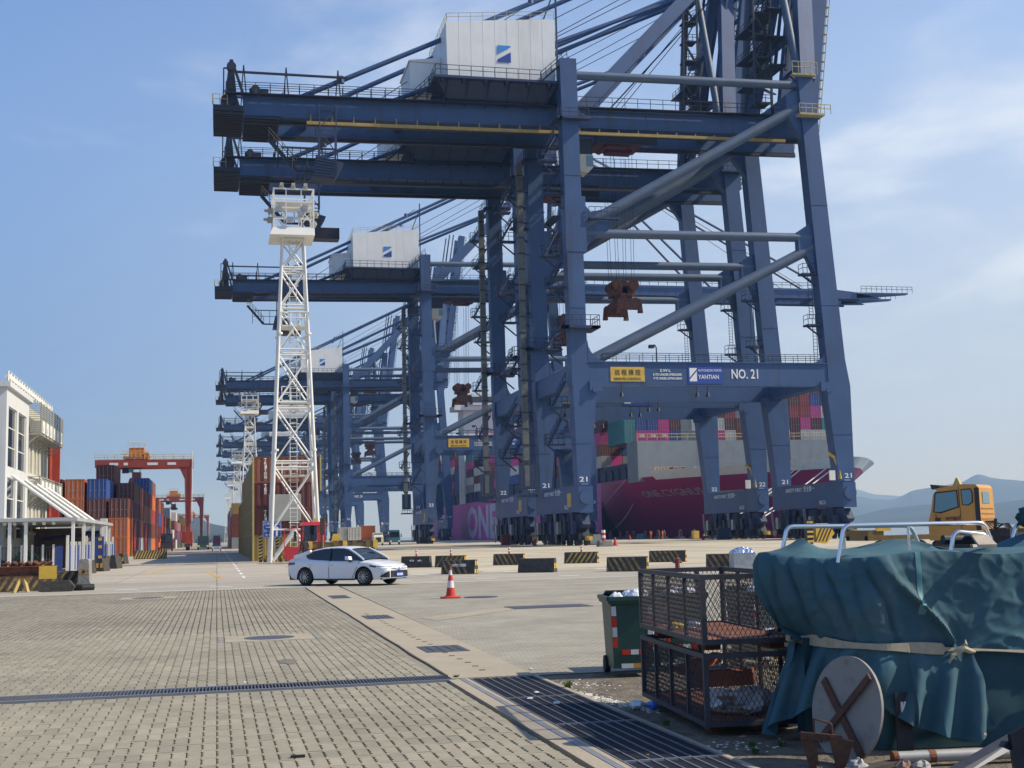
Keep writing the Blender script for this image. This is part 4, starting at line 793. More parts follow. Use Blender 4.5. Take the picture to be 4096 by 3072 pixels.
for r_ in range(2):
    for j in range(6):
        for k in range(4):
            if (j > 3 and k == 3 and r_ == 0) or (r_ and j > 1): continue
            c = 'yellow' if (r_ == 0 or rnd.random() < .4) else rnd.choice(('brown','maroon','rust')); y = SY + 2.6 + j*13.6
            o = place('shipping_container', cmesh(c, 12.19), None, (SX0 + .02 + r_*2.7, y, k*2.6*SH), 0, (1.05, 1.09, SH))
            tag(o, '%s container, %s tier, %s along the %s of the roadside stack' % (c, ORD[k], ORDN[j], 'road side' if r_ == 0 else 'crane side'), 'container', 'containers of the roadside stack')
P_ = MB(); P_.box(SX0-.16, SX0-.01, SY-.16, SY, 0, 4*2.6*SH); P_.box(SX1+.03, SX1+.15, SY-.12, SY, 6.0, 4*2.6*SH+.1); P_.build('stack_guide_frame', mat('faded_yellow_paint', (.42,.36,.12), .6, var=.15), label='yellow steel corner guide post at the near edge of the roadside container stack', cat='guide post')
MB().box(4.35, 7.1, SY-.35, SY-.2, 3.4, 5.7).build('notice_panel', mat('grey_notice_panel', (.33,.34,.32), .6, var=.1), label='large blank grey panel hung on the brown containers inside the lighting tower', cat='panel')
for j in range(10):
    for k in range(3 if j % 3 else 4):
        box_far(rnd.choice(pool), 3.3, 300 + j*13, k*2.6, 12.19); box_far(rnd.choice(pool), 6.3, 300 + j*13, k*2.6, 12.19)
# ---------------------------------------------------------------- rubber-tyred gantries
def rtg(label, y, xl=-24.5, xr=-6.2, h=18.0, sc_=1.0):
    t = thing('yard_gantry', label, 'gantry crane', (0, y, 0), group='orange yard gantry cranes')
    for yy in (0, 7.5):
        for x, s in ((xl, 1), (xr, -1)):
            b = MB(); b.hexa([(x-.35,yy-.4,1.4),(x+.35,yy-.4,1.4),(x+.35,yy+.4,1.4),(x-.35,yy+.4,1.4)], [(x-.75,yy-.4,h),(x+.75,yy-.4,h),(x+.75,yy+.4,h),(x-.75,yy+.4,h)]); b.build('leg', ORANGE_RTG, t)
            b = MB(); b.prism([(x+s*.7,h-2.6),(x+s*.7,h),(x+s*1.9,h)], yy-.35, yy+.35, 'y'); b.build('knee', ORANGE_RTG, t)
        b = MB(); b.box(xl-1.0, xr+1.0, yy-.55, yy+.55, h, h+1.65); g = b.build('girder', ORANGE_RTG, t)
        b = MB(); railing(b, (xl-1,yy-.6,h+1.65), (xr+1,yy-.6,h+1.65), 1.1, 1.9, .05); b.build('girder_railing', YEL_RAIL, g)
        if yy == 0:
            for xx, w_ in ((xl+2.0, 1.8), (xl+4.9, .9), (xl+9.8, 2.2), (xl+14, 1.8)): MB().box(xx, xx+w_, yy-.6, yy-.56, h+.45, h+1.0).build('sign_plate', TXTW, g)
    for x in (xl, xr):
        b = MB(); b.box(x-.5, x+.5, -1.2, 9, 1.3, 2.2); sb = b.build('sill', ORANGE_RTG, t)
        for yy in (-.6, .9, 6.6, 8.2): MB().tube((x-.35,yy,.75), (x+.35,yy,.75), .74, 16).build('tyre', RUBBER, sb)
        b = MB(); b.box(x-1.0 if x < -10 else x-1.3, x+1.0 if x < -10 else x+.9, 2.2, 5.4, 1.6, 4.0); b.build('power_pack', ORANGE_RTG, sb)
    tx = xl + 7.4
    b = MB(); b.box(tx-2.6, tx+2.6, -.6, 8, h+1.8, h+2.4); b.box(tx-1.5, tx+1.6, .5, 6, h+2.4, h+4.3); b.tube((tx+2.2,0,h+2.7),(tx+2.2,6,h+2.7),.6,10); tr = b.build('trolley', mat('orange_trolley_paint', (.50,.16,.03), .6, var=.2), t)
    b = MB(); railing(b,(tx-2.8,-.7,h+2.4),(tx+2.8,-.7,h+2.4),1.1,.9,.05); railing(b,(tx-1.7,.4,h+4.3),(tx+1.8,.4,h+4.3),1.0,.9,.05); b.build('trolley_railing', YEL, tr)
    MB().box(tx-2.9, tx-1.6, 1, 3, h-1.1, h-.05).build('cab', BLUE_D, t); MB().box(tx-1.55, tx-.7, .9, 3.1, h-1.0, h-.2).build('cab_window', GLASS_L, t)
    b = MB()
    for dx in (-.7, .7):
        for yy in (2, 5.5): b.tube((tx+dx,yy,h-1.3),(tx+dx,yy,h+1.8),.04,4)
    b.build('ropes', GRIME, t)
    b = MB(); b.box(tx-.9, tx+.9, 2, 5.5, h-2.2, h-.9); b.box(tx-1.1, tx+1.1, -1.2, 8.4, h-3.2, h-2.3); b.prism([(tx-1.7,h-3.1),(tx-1.4,h-2.2),(tx-1.1,h-2.7),(tx+1.1,h-2.7),(tx+1.4,h-2.2),(tx+1.7,h-3.1)], 2.4, 5.0, 'y'); b.build('spreader', mat('dark_red_spreader', (.09,.02,.018), .7, var=.3), t)
    b = MB(); b.tube((xr+.9,-.6,h-12),(xr+.9,-.6,h+3.4),.09,6); b.build('cable_mast', WHITE, t)
    return t
g1 = rtg('nearest orange-red yard gantry spanning the left container yard', 286)
g2 = copy_tree(g1, (0, 530, 0), label='second orange-red yard gantry, smaller, farther along the left yard')
g3 = copy_tree(g1, (0, 900, 0), label='far hazy yard gantry at the end of the left yard, lowest of the three')
# ---------------------------------------------------------------- white lattice lighting towers
def tower(label, x, y, k=1.0):
    t = thing('lighting_tower', label, 'lighting tower', (x, y, 0), group='white lattice lighting towers along the road'); hw = lambda z: (1.86 - .0375*z)*1.0
    for sx in (-1, 1):
        for sy in (-1, 1):
            b = MB(); b.tube((sx*1.95,sy*1.95,0), (sx*hw(26.7),sy*hw(26.7),26.7), .15, 10, r2=.10)
            for z in (9.0, 18.6): b.tube((sx*hw(z),sy*hw(z),z-.08),(sx*hw(z),sy*hw(z),z+.08),.27,10)
            b.build('leg', WHITE, t, smooth=True)
    zs = [2.5, 5.8, 10.7, 14.0, 17.5, 20.9, 24.5, 26.7]
    zz = [2.5, 8.0, 8.5, 13.2, 13.7, 17.6, 18.0, 21.4, 21.8, 24.6]
    lv = [(2.6, 7.6), (8.1, 12.4), (12.9, 16.8), (17.3, 20.7), (21.0, 24.0), (24.2, 26.6)]
    for za, zb in lv:
        for z in (za, zb):
            h = hw(z); b = MB()
            for s in (-1, 1): b.tube((-h,s*h,z),(h,s*h,z),.075,6); b.tube((s*h,-h,z),(s*h,h,z),.075,6)
            b.build('ring_frame', WHITE, t)
        b = MB(); ha, hb = hw(za), hw(zb)
        for s in (-1, 1):
            b.tube((-ha,s*ha,za),(hb,s*hb,zb),.065,6); b.tube((ha,s*ha,za),(-hb,s*hb,zb),.075,6); b.tube((s*ha,-ha,za),(s*hb,hb,zb),.075,6); b.tube((s*ha,ha,za),(s*hb,-hb,zb),.075,6)
        b.build('cross_bracing', WHITE, t)
    b = MB(); h = hw(2.5)
    for s in (-1, 1): b.tube((0,s*h,2.5),(-1.75,s*1.95,.1),.11,6); b.tube((0,s*h,2.5),(1.75,s*1.95,.1),.11,6)
    b.build('foot_bracing', WHITE, t)
    b = MB(); b.bar((-.28,-.2,.3),(-.28,-.2,27),.06); b.bar((.28,-.2,.3),(.28,-.2,27),.06)
    for i in range(76): b.bar((-.28,-.2,.5+i*.35),(.28,-.2,.5+i*.35),.04)
    for i in range(22): z = 2+i*1.15; b.path([(-.36,-.2,z),(-.42,-.75,z),(.42,-.75,z),(.36,-.2,z)], .03, 4)
    b.build('ladder', WHITE, t)
    for z, s in ((6.9, 1), (13.0, -1), (19.2, 1)):
        b = MB(); b.box(-1.0, 1.2, -1.2, 1.0, z, z+.1); railing(b,(-1,-1.2,z+.1),(1.2,-1.2,z+.1),1.1,.7,.04); railing(b,(1.2,-1.2,z+.1),(1.2,1,z+.1),1.1,.7,.04); b.build('rest_platform', WHITE, t)
    b = MB(); b.hexa([(-1.95,-1.95,26.7),(1.7,-1.95,26.7),(1.7,1.95,26.7),(-1.95,1.95,26.7)], [(-1.7,-1.7,27.35),(1.7,-1.7,27.35),(1.7,1.7,27.35),(-1.7,1.7,27.35)]); hd = b.build('head_platform', WHITE, t)
    b = MB()
    for sx in (-1.62, 1.62):
        for sy in (-1.62, 1.62): b.bar((sx,sy,27.3),(sx,sy,30.7),.14)
    for z in (27.4, 28.1, 29.05, 29.55, 30.65):
        for s in (-1.62, 1.62): b.bar((-1.62,s,z),(1.62,s,z),.11); b.bar((s,-1.62,z),(s,1.62,z),.11)
    for sx in (-.62, .62):
        for s in (-1.62, 1.62): b.bar((sx,s,27.4),(sx,s,30.6),.09)
    for s in (-1.62, 1.62): b.bar((-1.6,s,29.5),(-.6,s,28.1),.08); b.bar((1.6,s,29.5),(.6,s,28.1),.08); b.bar((.6,s,29.0),(1.6,s,27.5),.08)
    b.box(-1.6, 1.6, -1.6, 1.6, 29.5, 29.58); b.build('lamp_cage', WHITE, hd)
    for xx in (-1.0, -.05, .95):
        b = MB(); b.box(xx-.2, xx+.2, -1.8, -1.45, 30.65, 30.85); b.box(xx-.13, xx+.16, -1.85, -1.6, 30.85, 31.1); b.build('floodlight', mat('tan_floodlight', (.40,.37,.28), .5), hd)
    for (xx, yy, zz_) in ((-1.85,-.8,28.9), (-1.85,.6,28.5), (1.85,-.6,28.75), (1.8,.8,28.3), (.9,-1.72,29.0), (-.3,-1.7,28.0), (.55,-1.7,28.55), (-1.2,-1.7,28.9)):
        b = MB(); b.box(xx-.22, xx+.22, yy-.22, yy+.22, zz_-.22, zz_+.22); b.tube((xx-(.5 if xx < -1.5 else 0)+(.2 if xx > 1.5 else 0),yy-.2,zz_),(xx,yy,zz_),.12,8); b.build('floodlight', STEEL if yy < -1.5 else mat('tan_floodlight', (.4,.37,.28)), hd)
    return t
T1 = tower('tall white lattice lighting tower nearest the camera, in front of the brown container stack', 6.1, 106)
copy_tree(T1, (6.3, 258, 0), label='second white lattice lighting tower, just left of the nearest one')
copy_tree(T1, (6.3, 425, 0), label='third white lattice lighting tower, pale, left of the second')
copy_tree(T1, (6.3, 600, 0), label='fourth white lattice lighting tower, far and hazy', skip=('floodlight',))
copy_tree(T1, (6.3, 780, 0), label='farthest white lattice lighting tower at the end of the road', skip=('floodlight',))
# ---------------------------------------------------------------- office building on the left
bd = thing('office_building', 'white three-storey office building with tall glazed stairwell at the left edge', 'building', (-13.7, 90, 0))
WALLW = mat('white_render_wall', (.56,.57,.56), .7, var=.05, scale=.6, dirt=(.5,.49,.44), damt=.4, dscale=.6, streak=True, bump=.1)
BEIGE = mat('beige_wing_wall', (.48,.46,.38), .75, var=.06, scale=.8, dirt=(.30,.28,.22), damt=.4, dscale=.7, streak=True, bump=.1)
# stair tower: x from 0 (road side) to -9, y 0..9.5 ; wall built round its window openings
def wall_x(name, y0, y1, z0, z1, holes, th, m, par):
    """wall in the plane x=0 facing +x, with rectangular holes (ya, yb, za, zb)"""
    ys = sorted({y0, y1} | {h[0] for h in holes} | {h[1] for h in holes}); zs = sorted({z0, z1} | {h[2] for h in holes} | {h[3] for h in holes}); b = MB()
    for a, c in zip(ys, ys[1:]):
        run = None
        for e, f in zip(zs, zs[1:]):
            hit = any(h[0] <= (a+c)/2 <= h[1] and h[2] <= (e+f)/2 <= h[3] for h in holes)
            if not hit: b.box(-th, 0, a, c, e, f)
    return b.build(name, m, par)
hs = [(.9,4.6,7.1,11.2),(5.4,9.2,7.1,11.2),(.9,4.6,2.3,6.4),(5.4,9.2,2.3,6.4)]
wall_x('stair_wall', 0, 10.4, 0, 12.4, hs, .3, WALLW, bd)
MB().box(-9, -.302, 0, .3, 0, 12.4).build('end_wall', WALLW, bd); MB().box(-9, -.302, .302, 10.4, 12.2, 12.4).build('roof_slab', WALLW, bd)
b = MB(); b.box(-9.4, .25, -.3, 10.7, 12.4, 12.75); b.build('parapet', WALLW, bd)
b = MB(); railing(b, (.1,-.2,12.75), (.1,23,12.75), .7, 1.2, .05); b.bar((0,0,13.1),(0,23,13.1),.3,.3); b.build('roof_railing', WHITE, bd)
for h in hs:
    b = MB(); b.box(-.22, -.1, h[0], h[0]+.12, h[2], h[3]); b.box(-.22,-.1,h[1]-.12,h[1],h[2],h[3])
    for q in range(4): z = h[2] + (h[3]-h[2]-.08)*q/3; b.box(-.22,-.1,h[0]+.12,h[1]-.12,z,z+.08)
    w = b.build('window', mat('window_frame_paint', (.55,.54,.48), .6), bd)
    for q in range(3):
        z = h[2] + (h[3]-h[2]-.08)*q/3 + .083; MB().box(-.18,-.15,h[0]+.122,h[1]-.122,z,z+(h[3]-h[2])/3-.09).build('pane', GLASS, w)
b = MB()
for s in range(3): b.bar((-1.8,1.2,3.0+1.2*s),(-1.8,7.2,4.4+1.2*s),.1,.25); b.bar((-1.6,1.2,3.9+1.2*s),(-1.6,7.2,5.3+1.2*s),.06)
b.box(-8.8,-.35,.35,10.3,6.5,6.7); b.build('inner_stairs', mat('inner_stair_grey', (.35,.34,.32), .7), bd)
b = MB(); b.box(-.003, .02, 2.0, 2.4, 3, 3.1); 
# wing, set back, with window strips and louvred air-conditioner cages
wx = -.2
wy0, wy1 = 10.42, 23.4; holes = []
for z0_, z1_ in ((7.3,9.9), (2.9,5.5)):
    for k in range(3): yb = 11.0+4.1*k; holes += [(yb,yb+1.1,z0_,z1_),(yb+1.8,yb+2.9,z0_,z1_)]
wo_ = wall_x('wing_wall', wy0, wy1, 0, 12.2, holes, .3, BEIGE, bd); wo_.location.x = wx
MB().box(wx-8, wx-.302, wy1-.3, wy1, 0, 12.2).build('wing_back_wall', BEIGE, bd); MB().box(wx-8,wx-.302,wy0,wy1-.303,12.0,12.2).build('wing_roof', WALLW, bd)
b = MB(); b.box(wx-8,wx-6,wy0,wy1-.4,0.01,11.9); b.build('wing_inside', BEIGE, bd)
for h in holes:
    b = MB(); b.box(wx-.22,wx-.12,h[0],h[0]+.1,h[2],h[3]); b.box(wx-.22,wx-.12,h[1]-.1,h[1],h[2],h[3]); b.box(wx-.22,wx-.12,h[0]+.1,h[1]-.1,h[2],h[2]+.1); b.box(wx-.22,wx-.12,h[0]+.1,h[1]-.1,h[3]-.1,h[3]); w = b.build('window', MATS['window_frame_paint'], bd)
    MB().box(wx-.18,wx-.15,h[0]+.102,h[1]-.102,h[2]+.102,h[3]-.102).build('pane', GLASS, w)
b = MB(); b.box(wx,wx+.12,wy0,wy1,7.0,7.2); b.box(wx,wx+.12,wy0,wy1,2.6,2.8); b.build('sill_band', WALLW, bd)
CAGE = mat('louvre_beige_metal', (.34,.32,.26), .6, var=.2)
for z0_, z1_, ext in ((10.2,12.5,1.0), (5.7,7.0,1.0)):
    b = MB(); b.box(wx,wx+ext,wy0+.2,wy1+1.8,z0_-.15,z0_)
    for yy in [wy0+.3+1.7*k for k in range(9)]: b.bar((wx+ext,yy,z0_-.1),(wx+ext,yy,z1_),.08); b.bar((wx,yy,z0_-.9),(wx+ext,yy,z0_-.1),.08)
    cg = b.build('ac_balcony', CAGE, bd)
    nsl = int((z1_-z0_)/.16)
    sm_ = MB().box(-.03,.05,0,wy1+1.6-wy0-.2,0,.05).mesh('slat', CAGE); sm2 = MB().box(0,ext,-.03,.03,0,.05).mesh('slat', CAGE)
    for k in range(nsl): place('slat', sm_, cg, (wx+ext, wy0+.2, z0_+.05+k*.16)); place('slat', sm2, cg, (wx, wy1+1.8, z0_+.05+k*.16)); place('slat', sm2, cg, (wx, wy0+.2, z0_+.05+k*.16))
    for k in range(6):
        b = MB(); yy = wy0+.8+2.2*k; b.box(wx+.3,wx+1.1,yy,yy+1.3,z0_+.01,z0_+.95); b.tube((wx+1.1,yy+.45,z0_+.5),(wx+1.13,yy+.45,z0_+.5),.3,12); b.build('ac_unit', WHITE, cg)
b = MB(); b.tube((-.4,wy1+3.2,4.2),(-.4,wy1+3.2,10.6),.28,8); b.box(-.8,.4,wy1+3.0,wy1+3.4,4,10.3); b.build('red_stack_sign', mat('red_panel_paint', (.42,.05,.02), .6, var=.2), label='tall orange-red steel frame standing behind the far corner of the office building', cat='steel frame').location = (-13.7, 90, 0)
# white sloping tubes from the building down to the canopy
tg_ = thing('sloping_tubes', 'four white tubes slanting from the office building down to the canopy roof', 'tubes', (0, 0, 0))
for k in range(4): MB().tube((-13.55+.25*k, 92+4.2*k, 6.55-.12*k+.0), (-9.0+.05*k, 91+5.2*k, 3.15), .11, 8).build('tube', WHITE, tg_, smooth=True)
# canopy with posts
cn = thing('canopy', 'low grey flat-roofed canopy on slim white posts beside the office building', 'canopy')
CGREY = mat('canopy_grey', (.42,.44,.44), .5, metal=.2, var=.1, scale=1)
b = MB(); b.hexa([(-14.6,80,3.22),(-8.1,80,3.22),(-8.1,107,3.22),(-14.6,107,3.22)],[(-14.6,80,3.42),(-8.1,80,3.42),(-8.1,107,3.42),(-14.6,107,3.42)])
b.build('canopy_roof', CGREY, cn)
for k, (px_, y_) in enumerate(((-8.35,80.3),(-8.35,86.5),(-8.35,93.0),(-8.35,99.5),(-8.35,106.5),(-11.0,80.3),(-11.9,80.3),(-13.2,80.3),(-14.3,80.3))): MB().box(px_-.09,px_+.09,y_-.09,y_+.09,0,3.2).build('post', WHITE, cn)
b = MB()
for k in range(9): b.tube((-13.9+.55*k,80.6,3.1),(-13.9+.55*k,80.9,3.1),.1,8)
b.build('ceiling_lamps', LAMP, cn); MB().box(-14.4,-10.4,106,106.3,0,3.1).build('back_wall', mat('brown_shed_wall', (.16,.12,.08), .8, var=.3, scale=2), cn)
# dark awning, a low white shed behind the fence
b = MB(); b.hexa([(-12.6,98,2.15),(-8.3,98,2.5),(-8.3,101,2.5),(-12.6,101,2.15)],[(-12.3,98,2.4),(-9.6,98,2.62),(-9.6,101,2.62),(-12.3,101,2.4)]); b.build('awning', mat('navy_awning', (.02,.03,.08), .7), label='dark blue awning under the canopy in front of the low shed', cat='awning')
sd = thing('low_shed', 'low pale grey shed with dark glazing behind the blue fence', 'shed'); MB().box(-17,-10.32,122,126,0,4.0).build('shed_wall', mat('pale_shed_wall', (.5,.53,.55), .6, var=.06), sd); MB().box(-14.6,-10.4,121.9,121.99,1.0,3.0).build('window', GLASS, sd); MB().box(-10.3,-9.75,121.5,122.5,0,4.1).build('gate_post', WHITE, sd)
# blue corrugated fence with white posts
fn = thing('blue_fence', 'blue sheet-metal fence with white posts along the left side of the road', 'fence')
FB = mat('blue_fence_panel', (.025,.05,.20), .5, var=.12); p0, p1 = Vector((-9.05,84,0)), Vector((-8.9,120,0))
nP = 16
for k in range(nP):
    a = p0.lerp(p1, k/nP); c = p0.lerp(p1, (k+1)/nP); MB().bar((a.x,a.y+.06,1.0),(c.x,c.y-.06,1.0),.05,1.55).build('panel', FB, fn); MB().box(a.x-.08,a.x+.08,a.y-.08,a.y+.08,0,2.0 if k % 5 else 2.4).build('post', WHITE, fn)
xs = [-14.2+.62*k for k in range(9)]
for a, c in zip(xs, xs[1:]): MB().box(a+.07,c-.07,83.9,83.95,.2,1.75).build('panel' if a > -9.9 else 'rail_panel', FB if a > -9.9 else mat('thin_blue_bars', (.05,.08,.14), .6), fn) if a > -9.9 else None; MB().box(a-.06,a+.06,83.85,83.99,0,1.85).build('post', WHITE, fn)
b = MB(); railing(b, (-15,83.9,0), (-9.9,83.9,0), 1.7, .18, .018); b.build('bar_fence', mat('thin_blue_bars', (.05,.08,.14), .6), fn)
# bushes behind the bar fence
def bush(x, y, rx, rz, n, label, seed):
    r_ = random.Random(seed); t = thing('bush', label, 'bush', (x, y, 0)); b = MB()
    for i in range(n):
        a, e, q = r_.uniform(0, 6.28), r_.uniform(-.2, 1.5), r_.uniform(.55, 1)
        c = Vector((math.cos(a)*math.cos(e)*rx*q, math.sin(a)*math.cos(e)*rx*.7*q, .15+abs(math.sin(e))*rz*q)); d = Vector((r_.gauss(0,1), r_.gauss(0,1), r_.gauss(0,1))).normalized()*.11; u = d.cross(Vector((r_.gauss(0,1),r_.gauss(0,1),.3))).normalized()*.06
        b.add([c-d, c+u, c+d, c-u], [(0,1,2,3)])
    b.build('foliage', mat('bright_green_leaves', (.10,.20,.035), .7, var=.4, scale=6), t, kind='stuff'); bs = MB()
    for i in range(6): bs.tube((0,0,0),(r_.uniform(-.5,.5)*rx,r_.uniform(-.3,.3),rz*.7),.03,5)
    bs.build('stems', RUSTY, t)
bush(-11.5, 84.9, 1.2, 1.35, 1500, 'bright green leafy bush behind the bar fence under the canopy', 3); bush(-13.3, 85.2, .9, .8, 900, 'smaller dark green bush left of the bright one under the canopy', 4)
farbox.m = 0
if farbox.v: farbox.build('distant_containers', FARM, kind='stuff', label='mass of stacked containers of many colours far down the yard', cat='containers')
# ---------------------------------------------------------------- small clutter at the foot of the cranes
def small_cone(x, y, k, lab):
    t = thing('traffic_cone', lab, 'cone', (x, y, 0)); MB().tube((0,0,.04),(0,0,k),.26*k,10,r2=.05*k).build('cone', mat('cone_red', (.50,.035,.02)), t); MB().box(-.3*k,.3*k,-.3*k,.3*k,0,.04).build('base', RUBBER, t); MB().tube((0,0,.45*k),(0,0,.65*k),.165*k,10,r2=.12*k).build('band', TXTW, t)
for i, (x, y) in enumerate(((86, 262), (87, 222), (50.5, 160), (47.2, 190), (52, 200), (88.5, 186))): small_cone(x, y, 1.1, 'small red and white cone on the quay, %s one by the crane wheels' % ORDN[i])
for i, (x, y, w, h, m_, lab) in enumerate(((84, 205, 2.2, 2.0, BLUE_D, 'dark blue cabinet'), (52.5, 176, 1.6, 1.5, STEEL, 'grey metal box'), (90.5, 268, 1.5, 1.2, mat('teal_truck_paint', (.02,.10,.14), .5), 'teal box'), (90.5, 235, 1.2, 1.6, YEL, 'yellow box'), (46, 205, 1.4, 1.8, mat('dark_red_hydrant', (.16,.03,.02)), 'dark red cabinet'))):
    t = thing('cabinet', lab + ' on the quay at the foot of the cranes', 'cabinet', (x, y, 0)); MB().box(-w/2,w/2,-.5,.5,.12,h).build('housing', m_, t); MB().box(-w/2+.1,w/2-.1,-.53,-.503,.3,h-.2).build('door', m_, t); MB().box(-w/2,w/2,-.45,.45,0,.12).build('plinth', CONC_D, t)
# ---------------------------------------------------------------- container ship at the quay
sh = thing('container_ship', 'big magenta container ship moored at the quay, bow to the right behind the cranes', 'ship')
HM = mat('magenta_hull_paint', (.38,.022,.12), .5, var=.10, scale=.06, dirt=(.24,.025,.09), damt=.5, dscale=.08, streak=True)
HP = mat('pink_hull_paint', (.62,.06,.34), .5, var=.08, scale=.06, dirt=(.45,.05,.24), damt=.4, dscale=.1, streak=True)
CXS, BW = 125.0, 28.0; DECK = 15.4
def stem(z): return 234 + (DECK - z)*1.25
def hb(y, z):
    t = (y - stem(z)) / (60 + (DECK - z)*3.4)
    return BW * (math.sin(min(1, max(0, t))*math.pi/2)**1.12) + 2.6*min(1, t*9)**.5*max(0, 1-t*1.2) if t > 0 else .0
zl = [-2.5, 0, 2, 4, 6, 8, 10, 12, 13.6]
def dk(y): return DECK - .0 if y > 300 else DECK + (300-y)*-.013        # sheer
ysH = [stem(z_) for z_ in ()] or [233+.0*k for k in ()]
us = [0,.004,.012,.025,.045,.07,.1,.135,.175,.22,.27,.33,.4,.5,.62,.75,.88,1.0]
def hull_rows(side, za, zb, ya=None, n=9):
    rows = []
    for i in range(n+1):
        z = za + (zb-za)*i/n; st_ = stem(z); rows.append([(CXS + side*hb(st_ + u*(620-st_), z), st_ + u*(620-st_), z) for u in us])
    return rows
def yrow(z, y): return hb(y, z)
def hull_part(name, ylo, yhi, za, zb, m, side, par, nz=8, ny=26, off=0.):
    rows = []
    for i in range(nz+1):
        z = za + (zb-za)*i/nz; a = max(ylo, stem(z)) ; rows.append([(CXS + side*(hb(a+(yhi-a)*(j/ny)**1.6, z)+off), a+(yhi-a)*(j/ny)**1.6, z) for j in range(ny+1)])
    b = MB(); b.grid(rows if side < 0 else rows[::-1]); return b.build(name, m, par, smooth=60)
YS = 318
for side in (-1, 1):
    hull_part('bow_hull', 200, YS, -2.5, 13.6, HM, side, sh); hull_part('bow_hull', 200, YS, 13.6, DECK, HM, side, sh, 2) if False else None
    b = MB(); b.grid([[(CXS+side*BW, y, z) for y in (YS, 360, 420, 500, 600, 640)] for z in (-2.5, 5, 13.6)][::-side]); b.build('side_hull', HP, sh)
    # sheer strake: magenta up to the deck aft of the bulwark, white bulwark round the bow
    hull_part('bulwark', 200, 283, 13.6, 15.6, mat('bright_white_bulwark', (.86,.86,.84), .5), side, sh, 2); hull_part('deck_strake', 283, YS, 13.6, 14.4, HM, side, sh, 1)
    b = MB(); b.grid([[(CXS+side*BW, y, z) for y in (YS, 640)] for z in (13.6, 14.4)][::-side]); b.build('side_strake', HP, sh)
b = MB(); b.grid([[(CXS+s*hb(max(y, stem(13.4)), 13.4), y, 13.4) for s in (-1, 1)] for y in (236,240,245,252,262,275,290,310,330)]); b.add([(97,330,13.4),(153,330,13.4),(153,640,13.4),(97,640,13.4)],[(0,1,2,3)]); b.build('deck', mat('deck_dark_red', (.10,.05,.05), .8, var=.2), sh)
MB().box(97, 153, 639, 640, -2.5, 14.4).build('transom', HP, sh)
xs_ = lambda y, z: CXS - hb(y, z) - .05
def hull_text(s, y_left, z, size, w, m, nm='hull_lettering'):
    """lettering wrapped onto the quay-side hull; reads towards the bow"""
    b = text_mb(s, size, .02, .012); k = w/b.w
    v = []
    for p in b.v: y = y_left - p[0]*k; zz = z + p[1]; v.append((xs_(y, zz) - .06 - p[2]*2, y, zz))
    b.v = v; b.build(nm, m, sh)
hull_text('ONE CYGNUS', 293.5, 9.8, 2.2, 21, mat('hull_letter_grey', (.42,.35,.36), .6))
b = text_mb('ONE', 16.5, .04, .55); k = 56/b.w; b.v = [(96.9 - p[2], 501 - p[0]*k, 1.0 + p[1]) for p in b.v]; b.build('hull_lettering', mat('hull_letter_pale', (.55,.50,.58), .6), sh)
b = MB()
for (ya, yb) in ((270, 262), (261, 244)): b.grid([[(xs_(y, z)-.05, y, z) for y in [ya+(yb-ya)*i/8 for i in range(9)]] for z in (8.6, 10.3)])
b.build('hull_stripe', mat('stripe_grey', (.50,.50,.46), .6), sh)
# breakwater, mooring gear on the foredeck
BRK = mat('breakwater_grey', (.21,.245,.26), .6, var=.08, scale=.4, dirt=(.15,.18,.19), damt=.55, dscale=.4, streak=True)
b = MB(); b.box(97.2, 152.6, 288, 288.6, 13.4, 23.1)
b.box(97.2, 97.9, 288.6, 296, 13.4, 23.1); b.build('breakwater', BRK, sh)
b = MB(); railing(b, (97.2,288,23.1), (152.6,288,23.1), 1.6, 2.5, .07); b.build('breakwater_railing', YEL_RAIL, sh)
for i, (x, y, w) in enumerate(((104,280,1.3),(109,278,1.3),(113,276,1.0),(118,274,1.2),(121,262,1.6),(127,258,1.4),(132,262,1.3))):
    b = MB(); b.tube((x-w,y,15.2),(x+w,y,15.2),.9,12); b.box(x-w-.3,x-w,y-.8,y+.8,13.4,16.3); b.box(x+w,x+w+.3,y-.8,y+.8,13.4,16.3); b.build('winch', [GRIME, WHITE, mat('pink_winch', (.4,.15,.2), .6)][i % 3], sh)
b = MB(); b.tube((122,258,13.4),(122,258,22),.2,8); b.tube((128,246,13.4),(128,246,23),.16,8); b.bar((122,258,21),(118,258,22),.15); b.build('foremast', GRIME, sh)
b = MB()
for k in range(5): b.path([(100+1.6*k,284,15),(100+1.6*k,284,16.6),(100.9+1.6*k,284,16.6),(100.9+1.6*k,284,15)], .13, 5)
b.build('deck_vents', YEL, sh); 
for (y0, y1) in ((296, 318),):
    b = MB(); b.box(97.5, 99, y0, y1, 13.6, 18.3)
    for k in range(4): b.tube((97.2,y0+3+5.6*k,15.8),(97.6,y0+3+5.6*k,15.8),1.7,14)
    b.build('lashing_bridge', BLUE_D, sh)
b = MB(); b.path([(151,250,15.4)] , .1) if False else None
